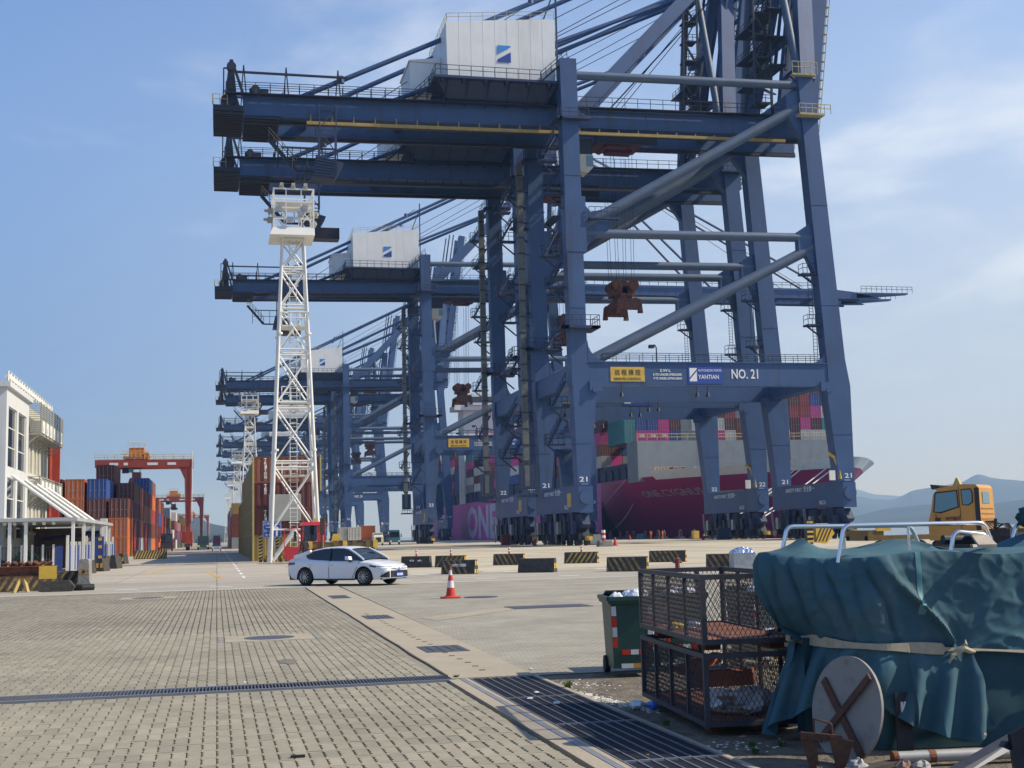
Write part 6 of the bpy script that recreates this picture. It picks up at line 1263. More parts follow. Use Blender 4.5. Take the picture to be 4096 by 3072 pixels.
MB().box(2.18,2.40,-.05,.001,1.4,3.5).build('side_recess', BLK, yt); MB().box(2.404,2.42,.45,1.6,2.75,3.3).build('rear_window', GLASS_L, yt)
b = MB()
for z in (2.5,2.25,2.0): b.box(2.424,2.45,.15,2.2,z,z+.04)
b.build('panel_ribs', YT, yt)
lettering('WT857', (.72,-.03,1.95), .26, mat('dark_red_lettering', (.12,.02,.04), .6), yt, '-y', .72, .006); lettering('CRANES', (1.62,-.03,2.02), .13, MATS['dark_red_lettering'], yt, '-y', .4) if False else None
MB().box(1.2,1.5,-.05,-.004,1.76,1.83).build('door_handle', BLK, yt); b = MB(); b.path([(.25,-.05,2.25),(.4,-.35,2.1),(.42,-.35,2.0)],.02,5); b.box(.34,.56,-.45,-.3,1.85,2.1); b.build('mirror', BLK, yt)
b = MB(); b.hexa([(.02,.3,3.5),(.35,.3,3.55),(.35,2.1,3.55),(.02,2.1,3.5)],[(-.05,.3,3.75),(.42,.3,3.68),(.42,2.1,3.68),(-.05,2.1,3.75)]); b.build('sun_visor', BLK, yt); MB().hexa([(.85,.9,3.6),(1.3,.9,3.6),(1.3,1.4,3.6),(.85,1.4,3.6)],[(1.0,1.05,4.05),(1.08,1.05,4.05),(1.08,1.2,4.05),(1.0,1.2,4.05)]).build('roof_marker', mat('faded_yellow_paint', (.42,.36,.12)), yt)
MB().tube((1.3,.0,.55),(1.3,.4,.55),.55,20).build('wheel', RUBBER, yt); MB().tube((5.0,.0,.55),(5.0,.5,.55),.55,20).build('wheel', RUBBER, yt); MB().box(.2,6.5,.6,1.7,.8,1.15).build('chassis', GRIME, yt)
b = MB()
for k in range(5): b.path([(2.5,.3+.3*k,1.9),(2.9,.3+.3*k,1.4+.08*k),(3.3,.4+.25*k,1.75),(3.6,.5+.2*k,1.3)], .035, 5)
b.box(2.6,3.6,.4,2,1.15,1.5); b.tube((2.9,.5,1.4),(2.95,.5,2.0),.08,6); b.build('hoses', GRIME, yt)
def lowtrailer(label, x, y, w, rz=0.):
    t = thing('flatbed_trailer', label, 'trailer', (x, y, 0), rz); b = MB(); b.box(0,w,0,.3,1.0,1.25); b.box(0,w,2.0,2.3,1.0,1.25); b.build('chassis', MATS['dirty_yellow_chassis'], t); b = MB(); b.box(0,.9,-.1,2.4,1.0,1.55); b.build('headboard', MATS['dirty_yellow_chassis'], t)
    b = MB(); b.prism([(.45,1.5),(.5,1.95),(.65,1.75),(.75,1.95),(.9,1.75),(1.0,1.95),(1.15,1.7),(1.3,1.75),(1.3,1.5)], -.15, -.05); b.build('bracket', YEL, t)
    for s in (.9, w*.6, w*.85): MB().tube((s,.1,.5),(s,.4,.5),.5,16).build('wheel', RUBBER, t)
    return t
lowtrailer('dirty yellow flatbed trailer seen under the stainless rails, left of the yellow truck', at_px(3475, 62), 62, 5.2); lowtrailer('dirty yellow trailer at the right edge of the photo behind the tarpaulin', at_px(4045, 55), 55, 5)
sb_ = thing('striped_board', 'yellow and black striped warning board leaning by the quay behind the stainless rails', 'warning board', (at_px(3235, 70), 70, 0))
MB().prism([(0,.8),(.35,.8),(.35,2.2),(0,2.2)], 0, .4).build('post', BLK, sb_)
for k in range(5): MB().box(-.02,.37,-.03,-.003,.9+.28*k,1.02+.28*k).build('stripe', YEL, sb_)
MB().prism([(.55,2.0),(1.35,2.0),(1.75,1.4),(1.2,.8),(.55,.9)][::-1], 0, .35).build('board', YEL, sb_)
for k in range(5): MB().prism([(.57+.22*k-.1,.95),(.64+.22*k-.1,.95),(.64+.22*k+.42,1.95),(.57+.22*k+.42,1.95)], -.02, -.003).build('stripe', BLK, sb_) if k < 4 else None
# ---------------------------------------------------------------- concrete barriers, cone, small road furniture
BARK = mat('black_tarred_barrier', (.05,.045,.038), .8, var=.4, scale=5, dirt=(.12,.105,.08), damt=.45, dscale=3, bump=.3)
BARY = mat('worn_yellow_stripe', (.55,.36,.06), .75, var=.3, scale=6, dirt=(.08,.07,.05), damt=.75, dscale=3)
BARY_F = mat('faded_brown_stripe', (.28,.19,.065), .8, var=.4, scale=5, dirt=(.04,.035,.03), damt=.7, dscale=3)
def barrier(label, x, y, ln, rz, stripe=None, lean=1, post=False, sc_=1.0, endy=True, text=None):
    t = thing('concrete_barrier', label, 'barrier', (x, y, 0), rz, 'black and yellow concrete barriers on the apron')
    h, w0, w1 = .66*sc_, .30, .17; b = MB()
    prof = [(-w0,0),(w0,0),(w0,.12),(w1+.04,.38*sc_),(w1,h-.03),(w1-.04,h),(-w1+.04,h),(-w1,h-.03),(-w1-.04,.38*sc_),(-w0,.12)]
    b.prism(prof, -ln/2, ln/2, 'x'); o = b.build('block', BARK, t)
    # diagonal stripes follow the sloping face
    def fp(xx, z): 
        q = -w0 if z < .12 else (-w0 + (w0-w1-.04)*(z-.12)/(.38*sc_-.12) if z < .38*sc_ else -w1-.04 + .04*(z-.38*sc_)/(h-.03-.38*sc_)); return (xx, q-.006, z)
    if stripe:
        n = int(ln/.30)
        for k in range(n):
            xa = -ln/2 + .04 + k*.30; b = MB(); zs_ = [.03, .12, .25, .38*sc_, h-.04]; row0, row1 = [], []
            for z in zs_: s = lean*.42*z/h; row0.append(fp(min(ln/2-.02, max(-ln/2+.02, xa+s)), z)); row1.append(fp(min(ln/2-.02, max(-ln/2+.02, xa+.12+s)), z))
            b.grid([row0, row1]); b.build('stripe', stripe, t)
    if endy:
        for (a, c) in ((-.26,-.07), (.07,.26)):
            for z0, z1 in ((.04,.22), (.40,.60)) if endy != 'low' else ((.18,.42),):
                k = 1 - max(0, z1-.15)*.75; b = MB(); b.box(ln/2+.003, ln/2+.009, a*k, c*k, z0*sc_, z1*sc_); b.build('end_marking', YEL, t)
                b = MB(); b.box(-ln/2-.009, -ln/2-.003, a*k, c*k, z0*sc_, z1*sc_); b.build('end_marking', YEL, t)
    if text: lettering(text, (-ln*.2, -w1-.06, .36), .14, TXTW, t, '-y', ln*.45, .003)
    if post:
        b = MB(); b.tube((0,0,h),(0,0,h+.42),.055,8); p = b.build('post', mat('red_post_plastic', (.55,.04,.03), .5), t); b = MB(); b.tube((0,0,h+.14),(0,0,h+.22),.060,8); b.tube((0,0,h+.30),(0,0,h+.38),.060,8); b.build('reflector_band', TXTW, p)
    return t
A_ = R(-31)
barrier('plain black barrier with red and white post, just right of the white car', 11.35, 74.5, 1.75, A_, None, post=True, endy=False, text='0 6')
barrier('striped barrier with red and white post, half hidden behind the one with yellow end', 13.2, 73.4, 1.8, A_, BARY_F, 1, True)
barrier('barrier with bright yellow end and faded stripes, directly behind the traffic cone', 11.15, 59.7, 1.66, A_, BARY_F, -1, text='交通')
barrier('black barrier with red and white post, fourth from the left in the rear row', 16.8, 74.0, 1.85, A_, BARY_F, -1, True)
barrier('plain dirty black barrier with yellow patch on its right end, middle of the front row', 14.6, 58.4, 1.75, A_, None, endy='low')
barrier('barrier with clear yellow diagonal stripes and red post', 21.0, 73.2, 2.0, A_, BARY, 1, True)
barrier('faded striped barrier with yellow right end, front row left of the wire cages', 18.2, 55.9, 1.85, A_, BARY_F, -1)
barrier('dull black barrier behind the wire cages, farthest back on the right', 25.3, 70.2, 2.1, A_, BARY_F, -1)
barrier('striped barrier partly hidden by the foil-wrapped box on the right', 23.2, 56.3, 1.9, A_, BARY_F, -1, endy=False)
rp_ = thing('block_post', 'grey concrete block with a red and white post on the quay behind the barriers', 'bollard', (46.6, 152, 0)); MB().prism([(-.9,0),(.9,0),(.75,.75),(-.75,.75)], -.6, .6).build('block', CONC_D, rp_)
for k in range(4): MB().tube((-.1,0,.75+.32*k),(-.1,0,1.07+.32*k),.24,12).build('band', [MATS['red_post_plastic'], TXTW][k % 2], rp_)
# striped kerb, pole, bollard posts and the road sign at the stack corner
for i, (x, z1, lab) in enumerate(((3.52, 2.3, 'taller yellow and black spiral post at the corner of the roadside stack'), (4.90, 2.0, 'yellow and black post just right of the blue road sign'))):
    t = thing('striped_post', lab, 'post', (x, 108.6, 0)); MB().box(-.13,.13,-.13,.13,0,z1).build('post', BLK, t)
    for k in range(8): MB().hexa([(-.135,-.14,.1+.27*k),(.135,-.14,.2+.27*k),(.135,-.131,.2+.27*k),(-.135,-.131,.1+.27*k)],[(-.135,-.14,.22+.27*k),(.135,-.14,.34+.27*k),(.135,-.131,.34+.27*k),(-.135,-.131,.22+.27*k)]).build('stripe', mat('pale_yellow_band', (.55,.45,.16), .6), t) if .34+.27*k < z1 else None
kb = thing('striped_kerb', 'low kerb block with diagonal yellow and black stripes at the foot of the road sign', 'kerb', (3.75, 108.3, 0)); b = MB(); b.prism([(0,0),(3.0,0),(2.9,.5),(.1,.5)], -.3, .3); b.build('block', BARK, kb)
for k in range(6): MB().hexa([(.15+.46*k,-.31,.03),(.35+.46*k,-.31,.03),(.35+.46*k,-.303,.03),(.15+.46*k,-.303,.03)],[(.0+.46*k+.02,-.31,.47),(.2+.46*k,-.31,.47),(.2+.46*k,-.303,.47),(.0+.46*k+.02,-.303,.47)]).build('stripe', BARY, kb)
sg = thing('road_sign', 'blue road sign with white arrow and Chinese lettering in front of the stack corner', 'sign', (3.62, 106.4, 0))
MB().tube((.95,.12,0),(.95,.12,3.35),.05,8).build('pole', STEEL, sg); MB().box(0,1.5,0,.05,2.0,3.36).build('panel', mat('sign_blue', (.03,.10,.42), .4, var=.03), sg)
b = MB(); b.box(.02,1.48,-.006,-.002,2.02,2.05); b.box(.02,1.48,-.006,-.002,3.31,3.34); b.box(.02,.05,-.006,-.002,2.05,3.31); b.box(1.45,1.48,-.006,-.002,2.05,3.31); b.build('border', TXTW, sg)
b = MB(); b.prism([(1.06,2.12),(1.2,2.12),(1.2,2.62),(1.36,2.54),(1.36,2.66),(1.13,2.9),(.9,2.66),(.9,2.54),(1.06,2.62)], -.008, -.002); b.build('arrow', TXTW, sg)
lettering('三期E区入口', (.08,-.004,3.03), .23, TXTW, sg, '-y', 1.34, .005); lettering('Gate', (.25,-.004,2.84), .13, TXTW, sg, '-y', .38) if False else None
lettering('20—27', (.1,-.004,2.45), .27, TXTW, sg, '-y', .72, .006); lettering('堆 场', (.18,-.004,2.14), .2, TXTW, sg, '-y', .5, .004)
b = MB(); b.box(.25,.7,-.006,-.002,2.80,2.87); b.build('small_line', TXTW, sg)
dp = thing('dark_pole', 'dark weathered pole standing in front of the red truck', 'pole', (7.45, 94, 0)); b = MB(); b.box(-.16,.16,-.1,.1,2.1,3.3); b.tube((-.06,0,0),(-.06,0,2.1),.05,6); b.build('pole', mat('tarred_wood', (.05,.04,.03), .9), dp); b = MB(); b.tube((.06,0,0),(.06,0,2.1),.05,6); b.build('pale_pipe', mat('dull_ochre', (.30,.20,.10), .8), dp)
s2 = thing('far_sign', 'small blue road sign on a pole far down the road beside the third lighting tower', 'sign', (5.0, 250, 0)); MB().box(-1,1.2,0,.1,2.6,4.2).build('panel', MATS['sign_blue'], s2); MB().tube((0,.1,0),(0,.1,2.6),.08,6).build('pole', STEEL, s2)
# traffic cone
cn_ = thing('traffic_cone', 'red and white traffic cone standing alone on the paving', 'cone', (6.63, 37, 0))
CR = mat('cone_red', (.50,.035,.02), .5, var=.12); CW = mat('cone_white', (.66,.62,.60), .5, var=.1)
b = MB(); b.prism([(-.22+.44*(k in (1,2,3,4,5,6))*1,0) for k in range(0)] or [(-.20,-.28),(.20,-.28),(.28,-.20),(.28,.20),(.20,.28),(-.20,.28),(-.28,.20),(-.28,-.20)], 0, .035, 'z'); b.tube((0,0,.035),(0,0,.07),.21,20,r2=.16); b.build('base', CR, cn_)
zz = [.05,.30,.50,.66,.80,.88]; rr = [.145,.108,.080,.057,.038,.026]
for k in range(5): MB().tube((0,0,zz[k]),(0,0,zz[k+1]), rr[k], 20, r2=rr[k+1], cap=(k == 4)).build('cone_band', [CR, CW, CR, CW, CR][k], cn_, smooth=30)
# foil-wrapped box
fb = thing('wrapped_box', 'grey box wrapped in crumpled silver foil at the left end of the tarpaulin', 'wrapped box', (23.25, 54.6, 0), R(-10)); MB().box(-.5,.5,-.5,.5,0,.72).build('box', mat('pale_wrapped_side', (.42,.43,.42), .5, var=.2, scale=6), fb)
r_ = random.Random(5); rows = []
for i in range(15):
    rows.append([(-.54+1.08*j/14, -.54+1.08*i/14, .70+.24*math.sin(math.pi*j/14)**.5*math.sin(math.pi*i/14)**.4 + (r_.uniform(-.05,.06) if 0 < i < 14 and 0 < j < 14 else 0)) for j in range(15)])
b = MB(); b.grid(rows); b.build('foil', mat('crumpled_silver_foil', (.75,.75,.75), .25, metal=1), fb)
# small fire hydrant-like stub behind the cages
hs_ = thing('fire_hydrant', 'dark red fire hydrant stub beyond the wire cages', 'hydrant', (19.6, 53.2, 0)); b = MB(); b.tube((0,0,0),(0,0,.55),.10,10); b.tube((-.2,0,.42),(.2,0,.42),.05,8); b.tube((0,0,.55),(0,0,.62),.13,10,r2=.05); b.build('body', mat('dark_red_hydrant', (.16,.03,.02), .6), hs_)
# ---------------------------------------------------------------- left clutter: barriers along the fence, rusty beam on trestles
for i, (x, y, s) in enumerate(((-6.9,84,1.25),(-6.55,90,1.3),(-6.3,98,1.35),(-7.6,106,1.3),(-7.4,112,1.3),(-7.2,119,1.4))):
    barrier('dirty black barrier, %s along the blue fence' % ORDN[i], x-.9, y, 1.6, R(80), None, sc_=s, endy='low' if i % 2 else False)
barrier('faded striped barrier on the left edge of the far road', -7.3, 150, 3.6, R(0), BARY, 1, sc_=1.5, endy=False)
yb_ = thing('striped_cabinet', 'blue fence pillar with yellow rectangles between fence sections', 'pillar', (-8.75, 98, 0)); MB().box(-.7,.7,-.3,.3,0,2.35).build('pillar', FB, yb_)
for s in (-.55, .35):
    for z in (.75, 1.5, 2.05): MB().box(s,s+.25,-.32,-.303,z,z+.22).build('yellow_plate', YEL, yb_)
bm2 = thing('rusty_beam', 'long rusty steel I-beam resting on trestles at the left edge', 'beam', (-12, 53.2, 0)); b = MB(); b.box(0,5.9,-.17,.17,.98,1.02); b.box(0,5.9,-.17,.17,.60,.64); b.box(0,5.9,-.02,.02,.64,.98); b.build('beam', RUSTY, bm2)
MB().box(5.25,5.9,-.22,-.175,.50,1.0).build('yellow_end', YEL, bm2); b = MB()
for k in range(7): b.tube((3.9+.26*k,0,1.06),(4.15+.26*k,.02,1.16),.075,8)
for k in range(5): b.tube((4.0+.26*k,-.1,1.18),(4.2+.26*k,-.1,1.06),.06,8)
b.build('chain', RUSTY, bm2)
for i, x in enumerate((-9.05, -7.4)):
    t = thing('trestle', 'yellow-painted trestle under the rusty beam, %s one' % ('left' if i == 0 else 'right'), 'trestle', (x, 53.2, 0)); b = MB(); b.bar((-.25,-.2,0),(-.05,-.05,.58),.12); b.bar((.25,-.2,0),(.08,-.05,.58),.12); b.bar((-.3,0,.62-.1),(.75 if i == 0 else .3,0,.52),.14); b.bar((-.22,.25,0),(-.05,.1,.58),.1); b.build('frame', mat('pale_ochre_paint', (.50,.36,.13), .7, var=.2), t)
barrier('long black and yellow barrier lying behind the rusty beam', -8.6, 54.6, 6.4, R(-1), BARY_F, 1, sc_=1.15, endy=False)
be = thing('barrier_end', 'grey barrier end standing on a black rubber foot, right of the rusty beam', 'barrier', (-5.15, 53.6, 0)); b = MB(); b.prism([(-.36,0),(.36,0),(.30,.2),(.22,.35),(.19,1.15),(.14,1.22),(-.14,1.22),(-.19,1.15),(-.22,.35),(-.30,.2)], 0, 1.2); b.build('block', CONC_D, be)
MB().box(-.18,.18,-.01,-.003,.62,.85).build('plate', BARY_F, be); MB().tube((0,-.02,.73),(0,-.012,.73),.06,12).build('hole', BLK, be); b = MB(); b.path([(-.4,-.12,.12),(0,-.3,.12),(.4,-.12,.12)],.13,8); b.build('rubber_foot', RUBBER, be)
tb = thing('black_pad', 'low black rubber pad on the ground beside the barrier end', 'pad', (-6.1, 53.0, 0)); b = MB(); b.prism([(-.6,0),(.6,0),(.7,.18),(.5,.42),(-.5,.4),(-.72,.2)], -.25, .25); b.build('pad', BARK, tb)
lg = thing('concrete_pipe', 'short grey round log or pipe lying at the left edge in front of the beam', 'pipe', (-9.6, 52.6, .24)); b = MB(); b.tube((-2.5,0,0),(.2,0,0),.24,16); b.build('pipe', CONC_D, lg, smooth=30)
# ---------------------------------------------------------------- green wheelie bins
BING = mat('dark_green_bin_plastic', (.018,.06,.048), .45, var=.15, scale=4, dirt=(.05,.06,.05), damt=.4, dscale=4)
REFR = mat('red_reflective_tape', (.50,.03,.02), .4, var=.1); REFW = mat('silver_reflective_tape', (.55,.55,.52), .4, var=.1)
def wbin(label, x, y, rz, full=True):
    t = thing('wheelie_bin', label, 'bin', (x, y, 0), rz, 'green wheelie bins beside the wire cages'); b = MB()
    b.hexa([(-.245,-.305,.10),(.245,-.305,.10),(.245,.30,.10),(-.245,.30,.10)],[(-.27,-.33,.90),(.27,-.33,.90),(.27,.36,.90),(-.27,.36,.90)])
    b.hexa([(-.30,-.36,.90),(.30,-.36,.90),(.30,.40,.90),(-.30,.40,.90)],[(-.31,-.37,.955),(.31,-.37,.955),(.31,.41,.955),(-.31,.41,.955)]); b.build('tub', BING, t)
    b = MB()
    for (a, c) in (((-.30,-.36),(.30,-.36)),((.30,-.36),(.30,.40)),((.30,.40),(-.30,.40)),((-.30,.40),(-.30,-.36))): b.bar((a[0],a[1],.965),(c[0],c[1],.965),.045,.05)
    b.build('rim', BING, t); MB().box(-.27,.27,-.33,.37,.9555,.958).build('opening', BLK, t)
    b = MB(); b.hexa([(-.26,.38,.96),(.26,.38,.96),(.26,.43,.96),(-.26,.43,.96)],[(-.22,.34,1.02),(.22,.34,1.02),(.22,.37,1.04),(-.22,.37,1.04)]); b.bar((-.2,.36,1.02),(.2,.36,1.02),.035); b.build('handle', BLK, t)
    for s in (-.245, .245): MB().tube((s-.035,.26,.11),(s+.035,.26,.11),.11,16).build('wheel', RUBBER, t)
    for s in (-1, 1):
        for k in range(4):
            z0, z1 = .36+.13*k, .48+.13*k; f = lambda z: (.245+.025*(z-.1)/.8, .305+.025*(z-.1)/.8)
            (xa, ya), (xb, yb) = f(z0), f(z1); b = MB(); b.add([(s*(xa-.065),-ya-.003,z0),(s*(xa-.005),-ya-.003,z0),(s*(xb-.005),-yb-.003,z1),(s*(xb-.065),-yb-.003,z1)],[(0,1,2,3)]); b.build('tape', [REFR, REFW][k % 2], t)
    for k in range(3): MB().box(-.14+.11*k,-.04+.11*k,-.322,-.314,.27,.33).build('tape', [REFR, REFW][k % 2], t)
    MB().box(-.15,0,-.314,-.307,.105,.16).build('tape', REFW, t); MB().box(.0,.15,-.314,-.307,.105,.16).build('tape', mat('orange_tape', (.5,.22,.03), .5), t)
    if full:
        r_ = random.Random(int(x*10)); b = MB()
        for (cx_, cy_, rr_) in ((.12,.0,.13),(.2,.12,.12),(-.18,-.24,.10),(.05,.2,.1)):
            rows = []
            for i in range(7):
                a = math.pi/2*i/6; rows.append([(cx_+rr_*math.cos(a)*math.cos(2*math.pi*j/12)*r_.uniform(.8,1.15), cy_+rr_*math.cos(a)*math.sin(2*math.pi*j/12)*r_.uniform(.8,1.15), .955+rr_*.9*math.sin(a)*r_.uniform(.75,1.1)) for j in range(13)])
                rows[-1][-1] = rows[-1][0]
            b.grid(rows)
        b.build('rubbish_bag', mat('white_plastic_bag', (.66,.68,.72), .4, var=.08), t)
    return t
wbin('dark green wheelie bin with red and white tape, left of the wire cages', 5.12, 15.8, R(-8)); wbin('green wheelie bin seen through the wire mesh behind the upper cage', 5.95, 16.2, R(-6)); wbin('green wheelie bin behind the right half of the cages', 7.0, 16.0, R(8)); wbin('green wheelie bin half hidden behind the tarpaulin', 7.9, 17.0, R(-3), False)
# ---------------------------------------------------------------- wire cages
CAGE_M = mat('dark_cage_steel', (.04,.04,.05), .6, var=.3, scale=6, dirt=(.09,.045,.03), damt=.5, dscale=8)
RFLOOR = mat('rust_red_plate', (.22,.085,.045), .85, var=.3, scale=8, dirt=(.08,.04,.03), damt=.5, dscale=6)
CX0, CX1, CY0, CY1 = 4.18, 5.12, 10.78, 13.1
def cage(label, z0, z1, number=None):
    _a = R(-4.8); _pv = Vector((CX0, CY0, 0)); t = thing('wire_cage', label, 'cage', tuple(_pv - Matrix.Rotation(_a, 3, 'Z') @ _pv), _a, 'stacked wire cages'); s = .045
    for x in (CX0, CX1-s):
        for y in (CY0, CY1-s): MB().box(x,x+s,y,y+s,z0+s,z1-s).build('corner_post', CAGE_M, t)
    for z in (z0, z1-s):
        for x in (CX0, CX1-s): MB().box(x,x+s,CY0,CY1,z,z+s).build('rail', CAGE_M, t)
        for y in (CY0, CY1-s): MB().box(CX0+s,CX1-s,y,y+s,z,z+s).build('rail', CAGE_M, t)
    for k in (1, 2, 3): y = CY0 + (CY1-CY0)*k/4; MB().box(CX0+.004,CX0+.038,y,y+.035,z0+s,z1-s).build('upright', CAGE_M, t); MB().box(CX1-.038,CX1-.004,y,y+.035,z0+s,z1-s).build('upright', CAGE_M, t)
    MB().box(CX0+.62,CX0+.66,CY1-s,CY1-.01,z0+s,z1-s).build('upright', CAGE_M, t)
    pl = MB().box(CX1-.16,CX1-.045,CY0-.006,CY0+.006,z0+s,z1-s).build('number_post', mat('dark_navy_plate', (.015,.018,.03), .6), t)
    if number: lettering(number, (CX1-.145,CY0-.012,z1-.36), .19, TXTW, pl, '-y', .085, .006)
    MB().box(CX0+s,CX1-s,CY0+s,CY1-s,z0+.01,z0+.03).build('floor', RFLOOR, t)
    # expanded metal: diamond strands as flat bars
    def mesh_panel(fn, wd, dx, dz):
        b = MB(); h = z1-z0-2*s; n = int(wd/dx)+1
        for d in (1, -1):
            k = -int(h/dz)-1
            for i in range(-int(h/dz*1)-2, n+2):
                x0_ = i*dx; u0, v0 = (x0_, 0) if d > 0 else (x0_ + 0, h); u1 = x0_ + dx*h/dz; v1 = h if d > 0 else 0
                # clip to the panel
                ta, tb_ = 0., 1.
                if u0 < 0: ta = (0-u0)/(u1-u0)
                if u1 > wd: tb_ = (wd-u0)/(u1-u0)
                if tb_ <= ta: continue
                p = fn(u0+(u1-u0)*ta, v0+(v1-v0)*ta); q = fn(u0+(u1-u0)*tb_, v0+(v1-v0)*tb_); b.bar(p, q, .0052, .004)
        return b
    mesh_panel(lambda u, v: (CX0+s+u, CY0+.02, z0+s+v), CX1-CX0-2*s-.12, .047, .085).build('mesh_panel', CAGE_M, t, kind='stuff')
    mesh_panel(lambda u, v: (CX0+.02, CY0+s+u, z0+s+v), CY1-CY0-2*s, .047, .085).build('mesh_panel', CAGE_M, t, kind='stuff')
    mesh_panel(lambda u, v: (CX1-.02, CY0+s+u, z0+s+v), CY1-CY0-2*s, .047, .085).build('mesh_panel', CAGE_M, t, kind='stuff')
    mesh_panel(lambda u, v: (CX0+s+u, CY1-.02, z0+s+v), CX1-CX0-2*s, .047, .085).build('mesh_panel', CAGE_M, t, kind='stuff')
    for k in range(4):
        y = CY0 + .25 + (k % 2)*1.7; x = CX0+.1+(k//2)*.6; MB().box(x,x+.14,y,y+.16,z0-.068,z0-.002).build('foot', RUSTY, t)
    return t
cage('lower dark wire cage marked 4, full of scrap and bags', .075, .71, '4'); cage('upper dark wire cage with a rusty red floor, nearly empty', .785, 1.40)
def blob(name, c, r, m, par=None, seed=0, ii=8, **k):
    r_ = random.Random(seed); rows = []
    for i in range(ii+1):
        a = -math.pi/2 + math.pi*i/ii; rows.append([])
        for j in range(12): q = 2*math.pi*j/12; f = 1 + mn.noise(Vector((math.cos(q)*1.7+seed, math.sin(q)*1.7, a*1.3)))*.55; rows[-1].append((c[0]+r[0]*math.cos(a)*math.cos(q)*f, c[1]+r[1]*math.cos(a)*math.sin(q)*f, max(c[2]-r[2], c[2]+r[2]*math.sin(a)*f)))
        rows[-1].append(rows[-1][0])
    b = MB(); b.grid(rows); return b.build(name, m, par, **k)
BAG = MATS['white_plastic_bag']
blob('plastic_bag', (4.80,11.25,.22), (.20,.25,.12), mat('crumpled_grey_sheet', (.42,.42,.42), .5, var=.2), seed=1, label='crumpled pale plastic sheet in the lower wire cage', cat='plastic sheet')
blob('plastic_bag', (4.62,11.5,.20), (.13,.2,.10), BAG, seed=2, label='small white plastic bag left of the crumpled sheet in the lower cage', cat='bag')
hc = thing('hose_coil', 'coil of brown hose on the floor of the lower wire cage', 'hose', (0,0,0)); b = MB(); b.path([(4.72+(.34-.012*k)*math.cos(k*.42), 11.35+(.42-.012*k)*math.sin(k*.42), .12+.003*k) for k in range(50)], .014, 6); b.build('hose', mat('brown_hose', (.30,.17,.09), .7, var=.2), hc)
rb = thing('rusty_channel', 'rusty orange steel channel lying in the lower wire cage', 'steel channel', (0,0,0)); b = MB(); b.bar((4.45,11.9,.36),(5.0,11.6,.40),.22,.14); b.bar((4.5,12.2,.42),(5.0,12.5,.50),.10,.10); b.build('channel', mat('orange_rust_steel', (.26,.07,.03), .8, var=.3, scale=6), rb)
for i, (x, y, z, a, m_) in enumerate(((4.5,12.3,.84,0,'yellow_rag'),(4.68,12.4,.84,0,'white_lump'))): blob('rag', (x,y,z), (.09,.12,.04), YEL if i == 0 else BAG, seed=9+i, label=('small yellow rag' if i == 0 else 'flat white scrap') + ' on the floor of the upper cage', cat='rag')
ct = thing('coffee_can', 'small round tin with a shiny side on the floor of the upper cage', 'tin', (4.93, 11.15, .82)); MB().tube((0,0,.03),(.10,.03,.035),.035,14).build('tin', STAINLESS, ct)
# ---------------------------------------------------------------- tarpaulin-covered machine
def sstep(a, b_, x): t = min(1, max(0, (x-a)/(b_-a))); return t*t*(3-2*t)
TARP = mat('teal_canvas_tarpaulin', (.048,.118,.150), .8, var=.16, scale=1.6, dirt=(.085,.135,.14), damt=.6, dscale=2.6, bump=.10, bscale=150, spec=.25)
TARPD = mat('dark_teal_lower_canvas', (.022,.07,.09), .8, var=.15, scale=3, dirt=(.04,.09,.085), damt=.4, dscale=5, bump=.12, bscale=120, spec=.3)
tp = thing('covered_machine', 'large machine under a teal tarpaulin tied round with a pale strap, right foreground', 'covered machine')
PA = [Vector((6.3,11.3,0)), Vector((4.52,10.48,0)), Vector((5.27,9.60,0)), Vector((7.9,9.28,0)), Vector((8.1,11.0,0))]
def outline(n=150):
    """rounded plan outline with arc length"""
    pts = []; P = PA
    def corner(a, c, e, r): 
        u, v = (a-c).normalized(), (e-c).normalized(); return [c+u*r*(1-t)**2*1.0 + v*r*t**2 for t in [k/8 for k in range(9)]]
    pts = [P[0]] + corner(P[0],P[1],P[2],.20) + corner(P[1],P[2],P[3],.05) + corner(P[2],P[3],P[4],.15) + [P[4]]
    out = []; d = [0]
    for a, c in zip(pts, pts[1:]): d.append(d[-1]+(c-a).length)
    for k in range(n+1):
        s = d[-1]*k/n
        for i in range(len(pts)-1):
            if s <= d[i+1] + 1e-9: out.append((s, pts[i].lerp(pts[i+1], (s-d[i])/max(1e-9, d[i+1]-d[i])))); break
    return out, d[-1]
NO = 640; OL, TL = outline(NO); cen = Vector((6.2, 10.3, 0))
sA = min(OL, key=lambda q: (q[1]-PA[1]).length)[0]; sB = min(OL, key=lambda q: (q[1]-PA[2]).length)[0]; sC = min(OL, key=lambda q: (q[1]-PA[3]).length)[0]
nrm = []
for i in range(len(OL)):
    a, c = OL[max(0,i-6)][1], OL[min(len(OL)-1,i+6)][1]; d = (c-a).normalized(); n = Vector((d.y, -d.x, 0)); nrm.append(n if n.dot(OL[i][1]-cen) > 0 else -n)
ZT = 1.56
SZ = lambda s: .84 - .07*sstep(sB-.2, sB+.7, s) - .06*sstep(sB+.7, sC, s)          # strap height along the outline
def cusp(d, w): return math.exp(-(math.sqrt(d*d+1e-4)-.01)/w)
def inset(s, v): return .33*(1-sstep(sA+.15, sB-.02, s))*(1-v)**2.4
LF = ((.03,.10,.050,.030),(.16,.22,.030,.018),(.30,.42,.055,.026),(.47,.60,.028,.016),(.60,.78,.045,.022),(.80,.92,.030,.018),(.93,1.10,.045,.020))
